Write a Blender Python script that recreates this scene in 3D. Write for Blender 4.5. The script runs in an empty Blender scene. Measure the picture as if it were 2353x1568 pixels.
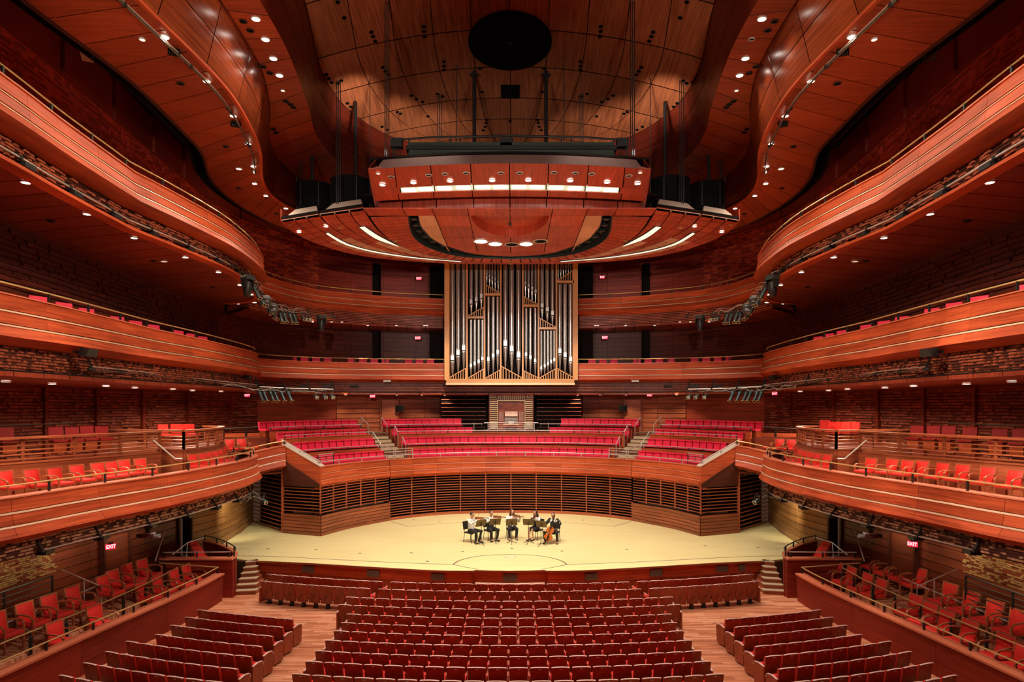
import bpy, math, random
from mathutils import Vector, Matrix
random.seed(7)
SC = bpy.context.scene
COL = SC.collection
# ---------------------------------------------------------------- camera: 24 mm shift lens, level, horizon at pixel row 932
F, CX, HY, CZ, X0 = 1568.67, 1179.0, 932.0, 7.45, 0.125
cd = bpy.data.cameras.new('camera'); cd.lens = 24; cd.sensor_width = 36
cd.shift_y = (932 - 784) / 2353; cd.shift_x = -2.5 / 2353; cd.clip_end = 300
cam = bpy.data.objects.new('camera', cd); COL.objects.link(cam)
cam.location = (X0, 0, CZ); cam.rotation_euler = (math.pi / 2, 0, 0)
SC.camera = cam
W = bpy.data.worlds.new('World'); SC.world = W; W.use_nodes = True
W.node_tree.nodes['Background'].inputs[0].default_value = (1.0, 0.5, 0.3, 1)
W.node_tree.nodes['Background'].inputs[1].default_value = 0.035
SC.view_settings.view_transform = 'Standard'; SC.view_settings.look = 'None'
SC.view_settings.gamma = 1; SC.view_settings.use_curve_mapping = False
SC.view_settings.exposure = 0.5
SC.cycles.max_bounces = 6; SC.cycles.diffuse_bounces = 3; SC.cycles.glossy_bounces = 2
SC.cycles.sample_clamp_indirect = 4; SC.cycles.caustics_reflective = False; SC.cycles.caustics_refractive = False

def aim(o, t):
    o.rotation_euler = (Vector(t) - o.location).to_track_quat('-Z', 'Y').to_euler()
def spot(loc, tgt, power, ang=60, blend=0.6, col=(1, 0.82, 0.62), rad=0.08):
    l = bpy.data.lights.new('spot', 'SPOT'); l.energy = power; l.spot_size = math.radians(ang); l.spot_blend = blend
    l.color = col; l.shadow_soft_size = rad
    o = bpy.data.objects.new('spot', l); COL.objects.link(o); o.location = loc; aim(o, tgt); return o
def area(loc, tgt, power, sx, sy, col=(1, 0.85, 0.65)):
    l = bpy.data.lights.new('area', 'AREA'); l.energy = power; l.shape = 'RECTANGLE'; l.size = sx; l.size_y = sy; l.color = col
    o = bpy.data.objects.new('area', l); COL.objects.link(o); o.location = loc; aim(o, tgt); return o
# ---------------------------------------------------------------- the hall's lamps, some of them added
WARM, STG = (1, 0.88, 0.76), (1, 0.94, 0.84)
for sx in (-1, 1):
    for i, x in enumerate((0.7, 2.2, 3.6)):      # stage lamps in the slot of the front reflector
        spot((sx * x, 26.2, 15.7), (sx * x * 1.9, 31.5 + i, 1.0), 1280, 85, 0.7, STG, 0.15)
    spot((sx * 6.4, 32.5, 15.4), (sx * 6.5, 33, 1.0), 1000, 100, 0.7, STG, 0.15)
    spot((sx * 3.5, 36.5, 15.3), (sx * 3.5, 41.5, 4.5), 1500, 80, 0.8, WARM, 0.15)      # choir
    spot((sx * 1.5, 29.5, 15.2), (sx * 1.5, 43.6, 9.0), 2300, 36, 0.8, STG, 0.15)      # added lamp to brighten the organ case
    for y in (13, 18, 22.5):                     # house lamps straight over the seat rows
        spot((sx * 3.2, y, 20.8), (sx * 3.0, y + 1, 0), 2300, 48, 0.8, WARM, 0.2)
    # front lamps on the balcony fronts, from the opposite ceiling
    spot((sx * 7, 6, 20), (-sx * 11, 18, 13.5), 9000, 38, 0.4, (1, 0.80, 0.50), 0.12)
    spot((sx * 7, 6, 18), (-sx * 12.5, 20, 9.0), 4200, 34, 0.4, WARM, 0.12)
    spot((sx * 5, 9, 20), (-sx * 11.5, 23, 4.0), 2300, 44, 0.5, WARM, 0.12)
    for y in (17, 22.5): spot((sx * 6.5, y, 18.8), (sx * 13.1, y + 1.5, 1.0), 3600, 28, 0.7, WARM, 0.12)   # parterre chairs
    # added lamps out of view, brightening ceiling strips, canopy, far balcony fronts
    spot((sx * 6, 4, 14.5), (sx * 8.2, 20, 19), 3000, 40, 0.8, WARM, 0.3)
    spot((sx * 5, 3, 11), (sx * 1.5, 31, 15.5), 3800, 34, 0.7, WARM, 0.2)
    spot((sx * 3, 4, 13), (sx * 9.5, 43, 12), 9000, 18, 0.8, WARM, 0.2)
    # lamps on the bridge washing the dome
    for tx, ty in ((6.9, 30.3), (5.6, 33.0), (3.4, 35.0)): spot((sx * 4.6, 25.3, 16.75), (sx * tx, ty, 21.0), 2600, 26, 1.0, WARM, 0.2)
    spot((sx * 2, 10, 19), (sx * 8, 28.4, 15.9), 2600, 9, 0.8, WARM, 0.2)             # added lamp, brightens the canopy edge
    for y in (17, 19.5, 22, 24.5): spot((sx * 13.2, y, 3.35), (sx * 15, y + .6, 2.7), 65, 120, 0.8, (1, 0.9, 0.62), 0.1)
    spot((sx * 12.2, 31.5, 3.4), (sx * 13.8, 33, 2.2), 120, 110, 0.8, (1, 0.9, 0.62), 0.1)
spot((-6, 5, 19), (12.6, 13.5, 9.3), 6000, 26, 0.04, WARM, 0.05)       # crisp-edged lamp on the near right middle balcony

# ---------------------------------------------------------------- measuring: a pixel of the photograph to a point of the hall
def U(px, py, z):
    y = F * (z - CZ) / (HY - py); return ((px - CX) * y / F + X0, y)
def UD(px, py, y):
    return ((px - CX) * y / F + X0, y, CZ + (HY - py) * y / F)
def nw(pts):
    """plan points measured from the left half, centred on the hall's axis"""
    return [(p[0] + max(0, 0.125 - 0.0016 * p[1]) * (1 if p[0] < -1 else 0),) + tuple(p[1:]) for p in pts]
def UX(py, z):
    return F * (z - CZ) / (HY - py)

# ---------------------------------------------------------------- curves in plan
def cr(pts, step=0.35):
    """Catmull-Rom through pts, resampled to about step."""
    P = [Vector(p) for p in pts]
    if len(P) == 2:
        L = (P[1] - P[0]).length; n = max(1, int(L / step)); return [tuple(P[0].lerp(P[1], i / n)) for i in range(n + 1)]
    P = [P[0] * 2 - P[1]] + P + [P[-1] * 2 - P[-2]]
    out = []
    for i in range(1, len(P) - 2):
        a, b, c, d = P[i - 1:i + 3]; n = max(2, int((c - b).length / step))
        for k in range(n):
            t = k / n
            out.append(tuple(0.5 * ((2 * b) + (c - a) * t + (2 * a - 5 * b + 4 * c - d) * t * t + (3 * b - a - 3 * c + d) * t ** 3)))
    out.append(tuple(P[-2])); return out
def smooth(pts, k=3):
    for _ in range(k):
        pts = [pts[0]] + [tuple((pts[i - 1][j] + 2 * pts[i][j] + pts[i + 1][j]) / 4 for j in range(len(pts[i]))) for i in range(1, len(pts) - 1)] + [pts[-1]]
    return pts
def plen(pts):
    s = [0]
    for a, b in zip(pts, pts[1:]): s.append(s[-1] + math.dist(a, b))
    return s
def at(pts, s, d):
    s = min(max(s, 0), d[-1])
    lo, hi = 0, len(d) - 1
    while hi - lo > 1:
        m = (lo + hi) // 2
        if d[m] <= s: lo = m
        else: hi = m
    t = 0 if d[hi] == d[lo] else (s - d[lo]) / (d[hi] - d[lo])
    return tuple(p + (q - p) * t for p, q in zip(pts[lo], pts[hi]))
def cut(pts, s0, s1):
    d = plen(pts); s0 = max(0, s0); s1 = min(d[-1], s1)
    return [at(pts, s0, d)] + [p for p, s in zip(pts, d) if s0 + 1e-4 < s < s1 - 1e-4] + [at(pts, s1, d)]
def resamp(pts, n):
    d = plen(pts); return [at(pts, d[-1] * i / n, d) for i in range(n + 1)]
def normals(pts):
    """unit normals to the right of travel, with mitre scale"""
    n = len(pts); seg = []
    for a, b in zip(pts, pts[1:]):
        dx, dy = b[0] - a[0], b[1] - a[1]; l = math.hypot(dx, dy) or 1; seg.append((dy / l, -dx / l))
    out = []
    for i in range(n):
        a = seg[max(0, i - 1)]; b = seg[min(n - 2, i)]
        x, y = a[0] + b[0], a[1] + b[1]; l = math.hypot(x, y) or 1; x /= l; y /= l
        c = max(0.5, x * a[0] + y * a[1]); out.append((x / c, y / c))
    return out
def off(pts, o):
    return [(p[0] + n[0] * o, p[1] + n[1] * o) + tuple(p[2:]) for p, n in zip(pts, normals(pts))]
def byy(pts, y):
    """x on a curve at depth y"""
    for a, b in zip(pts, pts[1:]):
        if min(a[1], b[1]) <= y <= max(a[1], b[1]) and a[1] != b[1]:
            return a[0] + (b[0] - a[0]) * (y - a[1]) / (b[1] - a[1])
    return pts[0][0] if y < pts[0][1] else pts[-1][0]

# ---------------------------------------------------------------- mesh building
class MB:
    def __init__(s, m=1): s.v = []; s.f = []; s.m = m
    def add(s, vs, fs):
        b = len(s.v); m = s.m
        s.v += [(m * x, y, z) for x, y, z in vs]
        s.f += [tuple(b + i for i in (f if m > 0 else f[::-1])) for f in fs]
        return s
    def addM(s, M, vs, fs):
        return s.add([tuple(M @ Vector(v)) for v in vs], fs)
    def box(s, c, d, rz=0, rx=0, ry=0, M=None):
        x, y, z = d[0] / 2, d[1] / 2, d[2] / 2
        vs = [(-x, -y, -z), (x, -y, -z), (x, y, -z), (-x, y, -z), (-x, -y, z), (x, -y, z), (x, y, z), (-x, y, z)]
        R = Matrix.Translation(c) @ Matrix.Rotation(rz, 4, 'Z') @ Matrix.Rotation(ry, 4, 'Y') @ Matrix.Rotation(rx, 4, 'X')
        if M: R = M @ R
        return s.addM(R, vs, [(0, 3, 2, 1), (4, 5, 6, 7), (0, 1, 5, 4), (1, 2, 6, 5), (2, 3, 7, 6), (3, 0, 4, 7)])
    def hexa(s, b, t):
        """b: four bottom corners ccw, t: four top corners"""
        return s.add(list(b) + list(t), [(0, 3, 2, 1), (4, 5, 6, 7), (0, 1, 5, 4), (1, 2, 6, 5), (2, 3, 7, 6), (3, 0, 4, 7)])
    def bar(s, p, q, w, h):
        p = Vector(p); q = Vector(q); d = (q - p); L = d.length; d.normalize()
        up = Vector((0, 0, 1)) if abs(d.z) < 0.95 else Vector((0, 1, 0))
        a = d.cross(up).normalized(); u = a.cross(d)
        vs = [];
        for e in (p, q):
            for i, j in ((-1, -1), (1, -1), (1, 1), (-1, 1)): vs.append(tuple(e + a * i * w / 2 + u * j * h / 2))
        return s.add(vs, [(0, 3, 2, 1)[::-1], (4, 5, 6, 7)[::-1], (0, 1, 5, 4)[::-1], (1, 2, 6, 5)[::-1], (2, 3, 7, 6)[::-1], (3, 0, 4, 7)[::-1]])
    def tube(s, pts, r, n=8, cap=True):
        P = [Vector(p) for p in pts]; k = len(P); R = r if isinstance(r, (list, tuple)) else [r] * k
        vs = []; prev = None
        for i in range(k):
            t = (P[min(i + 1, k - 1)] - P[max(i - 1, 0)]).normalized()
            if prev is None:
                u = Vector((0, 0, 1)) if abs(t.z) < 0.9 else Vector((1, 0, 0)); a = t.cross(u).normalized()
            else:
                a = (prev - t * prev.dot(t)).normalized()
            prev = a; b = t.cross(a)
            for j in range(n):
                th = 2 * math.pi * j / n; vs.append(tuple(P[i] + (a * math.cos(th) + b * math.sin(th)) * R[i]))
        fs = [(i * n + j, i * n + (j + 1) % n, (i + 1) * n + (j + 1) % n, (i + 1) * n + j) for i in range(k - 1) for j in range(n)]
        if cap: fs += [tuple(range(n))[::-1], tuple((k - 1) * n + j for j in range(n))]
        return s.add(vs, fs)
    def lathe(s, prof, n=16, M=None, c=(0, 0, 0)):
        M = M or Matrix.Translation(c); vs = []
        for r, z in prof:
            for j in range(n):
                th = 2 * math.pi * j / n; vs.append((r * math.cos(th), r * math.sin(th), z))
        k = len(prof)
        fs = [(i * n + j, i * n + (j + 1) % n, (i + 1) * n + (j + 1) % n, (i + 1) * n + j) for i in range(k - 1) for j in range(n)]
        if prof[0][0] > 1e-6: fs.append(tuple(range(n))[::-1])
        if prof[-1][0] > 1e-6: fs.append(tuple((k - 1) * n + j for j in range(n)))
        return s.addM(M, vs, fs)
    def ball(s, c, r, n=10, m=6, M=None):
        rx, ry, rz = r if isinstance(r, (list, tuple)) else (r, r, r)
        T = (M or Matrix.Identity(4)) @ Matrix.Translation(c) @ Matrix.Diagonal((rx, ry, rz, 1))
        return s.lathe([(max(1e-7, math.sin(math.pi * i / m)) if 0 < i < m else 1e-7, -math.cos(math.pi * i / m)) for i in range(m + 1)], n, T)
    def prism(s, poly, z0, z1):
        n = len(poly)
        a = sum(poly[i][0] * poly[(i + 1) % n][1] - poly[(i + 1) % n][0] * poly[i][1] for i in range(n))
        if a < 0: poly = poly[::-1]
        vs = [(p[0], p[1], z0) for p in poly] + [(p[0], p[1], z1) for p in poly]
        return s.add(vs, [tuple(range(n))[::-1], tuple(range(n, 2 * n))] + [(i, (i + 1) % n, n + (i + 1) % n, n + i) for i in range(n)])
    def sweep(s, plan, prof, z=0, closed=True):
        """prof: (offset to the right, dz) loop; plan (x,y[,z])"""
        N = normals(plan); k = len(prof); vs = []
        for p, n in zip(plan, N):
            pz = p[2] if len(p) > 2 else 0
            for o, dz in prof: vs.append((p[0] + n[0] * o, p[1] + n[1] * o, z + pz + dz))
        fs = []; kk = k if closed else k - 1
        for i in range(len(plan) - 1):
            for j in range(kk):
                j2 = (j + 1) % k; fs.append((i * k + j, i * k + j2, (i + 1) * k + j2, (i + 1) * k + j))
        if closed:
            fs += [tuple(range(k))[::-1], tuple((len(plan) - 1) * k + j for j in range(k))]
        return s.add(vs, fs)
    def strip(s, A, B, th):
        """slab between 3D polylines A and B, thickened upward by th"""
        n = len(A); vs = [tuple(p) for p in A] + [tuple(p) for p in B] + [(p[0], p[1], p[2] + th) for p in A] + [(p[0], p[1], p[2] + th) for p in B]
        fs = []
        for i in range(n - 1):
            fs += [(i, i + 1, n + i + 1, n + i), (2 * n + i, 3 * n + i, 3 * n + i + 1, 2 * n + i + 1), (i, 2 * n + i, 2 * n + i + 1, i + 1), (n + i, n + i + 1, 3 * n + i + 1, 3 * n + i)]
        fs += [(0, n, 3 * n, 2 * n), (n - 1, 3 * n - 1, 4 * n - 1, 2 * n - 1)]
        return s.add(vs, fs)
def mesh(name, mb, mat, sharp=40):
    assert mb.f and max(max(f) for f in mb.f) < len(mb.v), name
    for f in mb.f: assert len(set(f)) == len(f) and len(f) > 2, name
    me = bpy.data.meshes.new(name); me.from_pydata(mb.v, [], mb.f)
    if mat: me.materials.append(mat)
    me.polygons.foreach_set('use_smooth', [True] * len(me.polygons))
    me.set_sharp_from_angle(angle=math.radians(sharp)); me.update()
    return me
def tag(o, label=None, cat=None, group=None, kind=None):
    if label: o['label'] = label
    if cat: o['category'] = cat
    if group: o['group'] = group
    if kind: o['kind'] = kind
    return o
def obj(name, mb, mat, parent=None, sharp=40, label=None, kind=None):
    me = mb if isinstance(mb, bpy.types.Mesh) else mesh(name, mb, mat, sharp)
    o = bpy.data.objects.new(name, me); COL.objects.link(o)
    if parent is not None:
        o.parent = parent
        if parent.get('_w'): o.location = -Vector(parent['_w'])
    if label: o['label'] = label
    if kind: o['kind'] = kind
    return o
def thing(name, label, cat, loc=(0, 0, 0), rz=0, group=None, kind=None):
    o = bpy.data.objects.new(name, None); COL.objects.link(o); o.location = loc; o.rotation_euler = (0, 0, rz)
    o.empty_display_size = 0.1
    return tag(o, label, cat, group, kind)
def wthing(name, label, cat, loc, group=None, kind=None):
    """an Empty at its base whose parts are built in hall coordinates"""
    o = thing(name, label, cat, loc, 0, group, kind); o['_w'] = loc; return o
def wsub(name, mb, mat, parent, **k):
    return obj(name, mb, mat, parent, **k)
def sub(name, mb, mat, part, **k):
    """sub-part: its parent is a part already moved to hall coordinates"""
    return obj(name, mb, mat, part, **k)
def dup(root, loc, rz=0, label=None, scale=None):
    r = root.copy(); COL.objects.link(r); r.location = loc; r.rotation_euler = (0, 0, rz)
    if label: r['label'] = label
    if scale: r.scale = scale
    for ch in KIDS[root.name]:
        c = ch[0].copy(); COL.objects.link(c); c.parent = r
        for g in ch[1]:
            d = g.copy(); COL.objects.link(d); d.parent = c
    return r
KIDS = {}
def remember(root):
    KIDS[root.name] = [(c, list(c.children)) for c in root.children]; return root
_o = 'zeroth first second third fourth fifth sixth seventh eighth ninth tenth eleventh twelfth thirteenth fourteenth fifteenth sixteenth seventeenth eighteenth nineteenth twentieth'.split()
def nth(i):
    if i <= 20: return _o[i]
    t, u = divmod(i, 10); T = ['', '', 'twenty', 'thirty', 'forty']
    return (T[t] + '-' + _o[u]) if u else {30: 'thirtieth', 40: 'fortieth'}[i]

# ---------------------------------------------------------------- materials
def _mat(name):
    m = bpy.data.materials.new(name); m.use_nodes = True; nt = m.node_tree; b = nt.nodes['Principled BSDF']; return m, nt, b
def wood(name, c1, c2, sc=(0.5, 0.5, 14), rough=0.42, detail=6, spec=0.4, bump=0.0):
    m, nt, b = _mat(name); N = nt.nodes; L = nt.links
    tc = N.new('ShaderNodeTexCoord'); mp = N.new('ShaderNodeMapping'); mp.inputs['Scale'].default_value = sc
    L.new(tc.outputs['Object'], mp.inputs['Vector'])
    n1 = N.new('ShaderNodeTexNoise'); n1.inputs['Scale'].default_value = 1.0; n1.inputs['Detail'].default_value = detail; n1.inputs['Roughness'].default_value = 0.65
    n1.inputs['Distortion'].default_value = 0.4; L.new(mp.outputs[0], n1.inputs['Vector'])
    n2 = N.new('ShaderNodeTexNoise'); n2.inputs['Scale'].default_value = 0.35; n2.inputs['Detail'].default_value = 2; L.new(tc.outputs['Object'], n2.inputs['Vector'])
    ad = N.new('ShaderNodeMath'); ad.operation = 'MULTIPLY_ADD'; L.new(n2.outputs[0], ad.inputs[0]); ad.inputs[1].default_value = 0.45; L.new(n1.outputs[0], ad.inputs[2])
    cr_ = N.new('ShaderNodeValToRGB'); cr_.color_ramp.elements[0].position = 0.5; cr_.color_ramp.elements[1].position = 0.92
    cr_.color_ramp.elements[0].color = (*c1, 1); cr_.color_ramp.elements[1].color = (*c2, 1)
    L.new(ad.outputs[0], cr_.inputs[0])
    oi = N.new('ShaderNodeObjectInfo'); mr = N.new('ShaderNodeMapRange'); mr.inputs['To Min'].default_value = 0.86; mr.inputs['To Max'].default_value = 1.14
    L.new(oi.outputs['Random'], mr.inputs['Value'])
    vm = N.new('ShaderNodeVectorMath'); vm.operation = 'SCALE'; L.new(cr_.outputs[0], vm.inputs[0]); L.new(mr.outputs[0], vm.inputs['Scale'])
    L.new(vm.outputs[0], b.inputs['Base Color'])
    b.inputs['Roughness'].default_value = rough; b.inputs['Specular IOR Level'].default_value = spec
    return m
def plain(name, c, rough=0.5, metal=0.0, spec=0.5, noise=0.12, nscale=6):
    m, nt, b = _mat(name); N = nt.nodes; L = nt.links
    tc = N.new('ShaderNodeTexCoord'); n1 = N.new('ShaderNodeTexNoise'); n1.inputs['Scale'].default_value = nscale; n1.inputs['Detail'].default_value = 3
    L.new(tc.outputs['Object'], n1.inputs['Vector'])
    mr = N.new('ShaderNodeMapRange'); mr.inputs['To Min'].default_value = 1 - noise; mr.inputs['To Max'].default_value = 1 + noise; L.new(n1.outputs[0], mr.inputs['Value'])
    vm = N.new('ShaderNodeVectorMath'); vm.operation = 'SCALE'; vm.inputs[0].default_value = c; L.new(mr.outputs[0], vm.inputs['Scale'])
    L.new(vm.outputs[0], b.inputs['Base Color'])
    b.inputs['Roughness'].default_value = rough; b.inputs['Metallic'].default_value = metal; b.inputs['Specular IOR Level'].default_value = spec
    return m
def glow(name, c, s):
    m, nt, b = _mat(name); b.inputs['Base Color'].default_value = (*c, 1); b.inputs['Emission Color'].default_value = (*c, 1); b.inputs['Emission Strength'].default_value = s
    return m
def planks(name, cols, width, length, rot=0, rough=0.35, gap=0.02, spec=0.4):
    """strip flooring: a brick texture in plan gives each board its tone"""
    m, nt, b = _mat(name); N = nt.nodes; L = nt.links
    tc = N.new('ShaderNodeTexCoord'); mp = N.new('ShaderNodeMapping'); mp.inputs['Rotation'].default_value = (0, 0, rot); L.new(tc.outputs['Object'], mp.inputs['Vector'])
    br = N.new('ShaderNodeTexBrick'); br.inputs['Scale'].default_value = 1; br.inputs['Brick Width'].default_value = length; br.inputs['Row Height'].default_value = width
    br.inputs['Mortar Size'].default_value = width * gap; br.inputs['Mortar Smooth'].default_value = 0.1; br.offset = 0.37; br.offset_frequency = 3; br.squash = 0.7; br.squash_frequency = 2
    br.inputs['Color1'].default_value = (0, 0, 0, 1); br.inputs['Color2'].default_value = (1, 1, 1, 1); br.inputs['Mortar'].default_value = (0.0, 0, 0, 1); br.inputs['Bias'].default_value = 0
    L.new(mp.outputs[0], br.inputs['Vector'])
    mp2 = N.new('ShaderNodeMapping'); mp2.inputs['Scale'].default_value = (0.8, 22, 1); L.new(mp.outputs[0], mp2.inputs['Vector'])
    nz = N.new('ShaderNodeTexNoise'); nz.inputs['Scale'].default_value = 1; nz.inputs['Detail'].default_value = 4; L.new(mp2.outputs[0], nz.inputs['Vector'])
    mx = N.new('ShaderNodeMix'); mx.data_type = 'FLOAT'; mx.inputs[0].default_value = 0.35; L.new(br.outputs['Color'], mx.inputs[2]); L.new(nz.outputs[0], mx.inputs[3])
    cr_ = N.new('ShaderNodeValToRGB'); e = cr_.color_ramp.elements
    e[0].color = (*cols[0], 1); e[1].color = (*cols[-1], 1); e[0].position = 0.1; e[1].position = 0.9
    for i, c in enumerate(cols[1:-1]):
        el = e.new(0.1 + 0.8 * (i + 1) / (len(cols) - 1)); el.color = (*c, 1)
    L.new(mx.outputs[0], cr_.inputs[0]); L.new(cr_.outputs[0], b.inputs['Base Color'])
    b.inputs['Roughness'].default_value = rough; b.inputs['Specular IOR Level'].default_value = spec
    return m
M = {}
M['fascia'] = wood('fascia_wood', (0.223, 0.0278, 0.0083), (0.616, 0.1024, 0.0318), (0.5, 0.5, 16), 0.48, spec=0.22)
M['strip'] = wood('pale_edge_wood', (0.66, 0.36, 0.22), (0.74, 0.45, 0.30), (0.5, 0.5, 16), 0.3)
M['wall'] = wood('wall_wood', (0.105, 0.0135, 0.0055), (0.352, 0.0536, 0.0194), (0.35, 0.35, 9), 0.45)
M['rib'] = wood('wall_rib_wood', (0.14, 0.018, 0.009), (0.52, 0.13, 0.06), (3, 3, 6), 0.45)
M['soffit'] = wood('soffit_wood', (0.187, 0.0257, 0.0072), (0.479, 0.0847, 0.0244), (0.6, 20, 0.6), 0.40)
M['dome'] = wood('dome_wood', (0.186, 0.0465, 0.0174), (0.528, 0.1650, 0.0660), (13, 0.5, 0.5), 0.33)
M['canopy'] = wood('canopy_wood', (0.285, 0.0365, 0.0152), (0.660, 0.1054, 0.0466), (11, 0.5, 0.5), 0.36)
M['canopy_pale'] = wood('pale_canopy_wood', (0.66, 0.31, 0.18), (0.84, 0.46, 0.29), (5, 0.5, 0.5), 0.4)
M['dark'] = plain('dark_void', (0.010, 0.006, 0.005), 0.9, 0, 0.1)
M['darkwood'] = wood('dark_wood', (0.05, 0.010, 0.006), (0.09, 0.02, 0.01), (0.4, 0.4, 9), 0.5)
M['louver'] = wood('louver_wood', (0.215, 0.0441, 0.0170), (0.491, 0.1255, 0.0515), (0.5, 0.5, 16), 0.4)
M['base'] = wood('stage_wall_wood', (0.167, 0.0427, 0.0161), (0.436, 0.1178, 0.0491), (0.6, 0.6, 14), 0.4)
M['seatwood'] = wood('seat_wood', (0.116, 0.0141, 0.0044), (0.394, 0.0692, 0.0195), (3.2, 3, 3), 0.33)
M['armwood'] = wood('chair_wood', (0.30, 0.07, 0.028), (0.52, 0.15, 0.06), (6, 6, 6), 0.35)
M['red'] = plain('red_leather', (0.72, 0.032, 0.024), 0.45, 0, 0.35, 0.1)
M['crimson'] = plain('crimson_velvet', (0.80, 0.026, 0.075), 0.6, 0, 0.4, 0.12, 9)
M['floor'] = planks('oak_strip_floor', [(0.36, 0.11, 0.05), (0.58, 0.20, 0.095), (0.70, 0.28, 0.15), (0.84, 0.44, 0.25)], 0.085, 1.1, 0, 0.32)
M['maple'] = planks('maple_stage', [(0.78, 0.64, 0.28), (0.82, 0.69, 0.32), (0.85, 0.73, 0.37)], 0.09, 1.6, 0, 0.38)
M['brass'] = plain('brass', (0.72, 0.50, 0.20), 0.34, 0.55, 0.6, 0.06)
M['steel'] = plain('steel', (0.66, 0.62, 0.56), 0.32, 0.55, 0.6, 0.05)
M['black'] = plain('black_metal', (0.012, 0.012, 0.012), 0.45, 0, 0.5)
M['grey'] = plain('grey_mesh', (0.13, 0.115, 0.085), 0.6, 0.2, 0.4)
M['spotbody'] = plain('spotlight_grey', (0.07, 0.10, 0.10), 0.35, 0.6, 0.5)
M['white'] = plain('white_paint', (0.72, 0.68, 0.6), 0.4, 0, 0.5)
M['cream'] = plain('cream_edge', (0.62, 0.50, 0.40), 0.5, 0, 0.4)
M['lamp'] = glow('lamp_glow', (1.0, 0.93, 0.82), 14)
M['lampdim'] = glow('dim_lamp_glow', (1.0, 0.9, 0.75), 1.6)
M['slotlamp'] = glow('slot_lamp_glow', (0.95, 1.0, 0.86), 6)
M['exit'] = glow('exit_red', (1.0, 0.03, 0.07), 0.75)
M['exitw'] = glow('exit_white', (1.0, 0.62, 0.66), 1.0)
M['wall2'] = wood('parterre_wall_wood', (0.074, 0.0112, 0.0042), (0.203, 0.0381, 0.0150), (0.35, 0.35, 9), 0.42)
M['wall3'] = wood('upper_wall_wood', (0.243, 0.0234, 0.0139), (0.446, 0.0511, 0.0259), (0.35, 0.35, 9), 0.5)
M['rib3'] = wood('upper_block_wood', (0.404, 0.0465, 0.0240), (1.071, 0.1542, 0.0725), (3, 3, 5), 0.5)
M['block'] = wood('block_wood', (0.10, 0.016, 0.008), (0.66, 0.32, 0.17), (5, 5, 9), 0.4)
M['wallolive'] = wood('stage_side_wood', (0.186, 0.0806, 0.0248), (0.440, 0.2090, 0.0715), (0.35, 0.35, 9), 0.42)
M['ledge'] = wood('ledge_wood', (0.550, 0.1272, 0.0584), (0.660, 0.1870, 0.0960), (0.5, 0.5, 16), 0.3)
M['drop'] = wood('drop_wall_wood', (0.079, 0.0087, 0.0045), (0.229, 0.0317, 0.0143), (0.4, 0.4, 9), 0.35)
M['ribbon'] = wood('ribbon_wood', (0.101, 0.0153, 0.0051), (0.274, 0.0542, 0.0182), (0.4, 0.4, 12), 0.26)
M['void'] = plain('black_opening', (0.004, 0.003, 0.003), 0.8, 0, 0.1)
M['darktrim'] = plain('dark_trim', (0.03, 0.012, 0.008), 0.6)
M['greendark'] = plain('green_black_steel', (0.02, 0.03, 0.02), 0.5)
M['choirfront'] = wood('choir_front_wood', (0.308, 0.0467, 0.0146), (0.689, 0.1309, 0.0432), (0.5, 0.5, 14), 0.48, spec=0.22)
M['steppale'] = plain('pale_stair', (0.55, 0.40, 0.25), 0.5)
M['stripe'] = wood('pale_stripe_wood', (0.74, 0.50, 0.25), (0.82, 0.60, 0.34), (1, 1, 8), 0.35)
M['organcase'] = wood('organ_case_wood', (0.66, 0.28, 0.085), (0.74, 0.36, 0.13), (4, 4, .5), 0.32)
M['organpale'] = plain('organ_lip', (0.8, 0.62, 0.36), 0.35)
M['tin'] = plain('polished_tin', (0.72, 0.68, 0.63), 0.24, 0.85, 0.6, 0.03)
M['tinface'] = plain('tin_face', (0.62, 0.58, 0.54), 0.25, 0.7, 0.5, 0.03)
M['tinbright'] = plain('tin_lip', (0.85, 0.83, 0.8), 0.35, 0.3, 0.5, 0.03)
M['tealknob'] = plain('pale_stop_knob', (0.42, 0.56, 0.56), 0.3)
M['ivory'] = plain('ivory_keys', (0.78, 0.72, 0.6), 0.35)
M['polished'] = wood('polished_canopy_wood', (0.248, 0.0316, 0.0158), (0.594, 0.0949, 0.0514), (11, 0.5, 0.5), 0.16, spec=0.6)
M['rimgrey'] = plain('grey_rim', (0.10, 0.045, 0.035), 0.6)
M['trough'] = glow('trough_painted_glow', (0.66, 0.74, 0.54), 0.42)  # trough is no lamp; its lit look is painted in as glow
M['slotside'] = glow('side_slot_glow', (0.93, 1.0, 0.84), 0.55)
M['greensteel'] = plain('green_grey_steel', (0.10, 0.14, 0.11), 0.3, 0.7, 0.5, 0.2, 2)
M['edgelit'] = plain('lit_edge_paint', (0.78, 0.52, 0.46), 0.3, 0, 0.6)  # light catching the seat tops, painted into the colour
M['armpale'] = plain('arm_front', (0.62, 0.20, 0.15), 0.4)
M['endpanel'] = wood('end_panel_wood', (0.270, 0.0468, 0.0162), (0.396, 0.0864, 0.0324), (3, 3, 3), 0.35)
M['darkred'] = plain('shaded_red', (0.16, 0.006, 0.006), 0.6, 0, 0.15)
M['boxfront'] = wood('box_front_wood', (0.17, 0.014, 0.006), (0.30, 0.032, 0.013), (0.5, 0.5, 14), 0.5, spec=0.2)
M['wall2b'] = wood('loge_base_wood', (0.179, 0.0343, 0.0132), (0.430, 0.1028, 0.0421), (0.5, 0.5, 12), 0.38)
M['blacksteel'] = plain('dark_steel', (0.13, 0.12, 0.10), 0.35, 0.6)
M['skin'] = plain('skin', (0.62, 0.30, 0.18), 0.5)
M['lips'] = plain('lips', (0.45, 0.12, 0.09), 0.5)
M['hairdark'] = plain('dark_hair', (0.02, 0.010, 0.008), 0.5)
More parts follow.
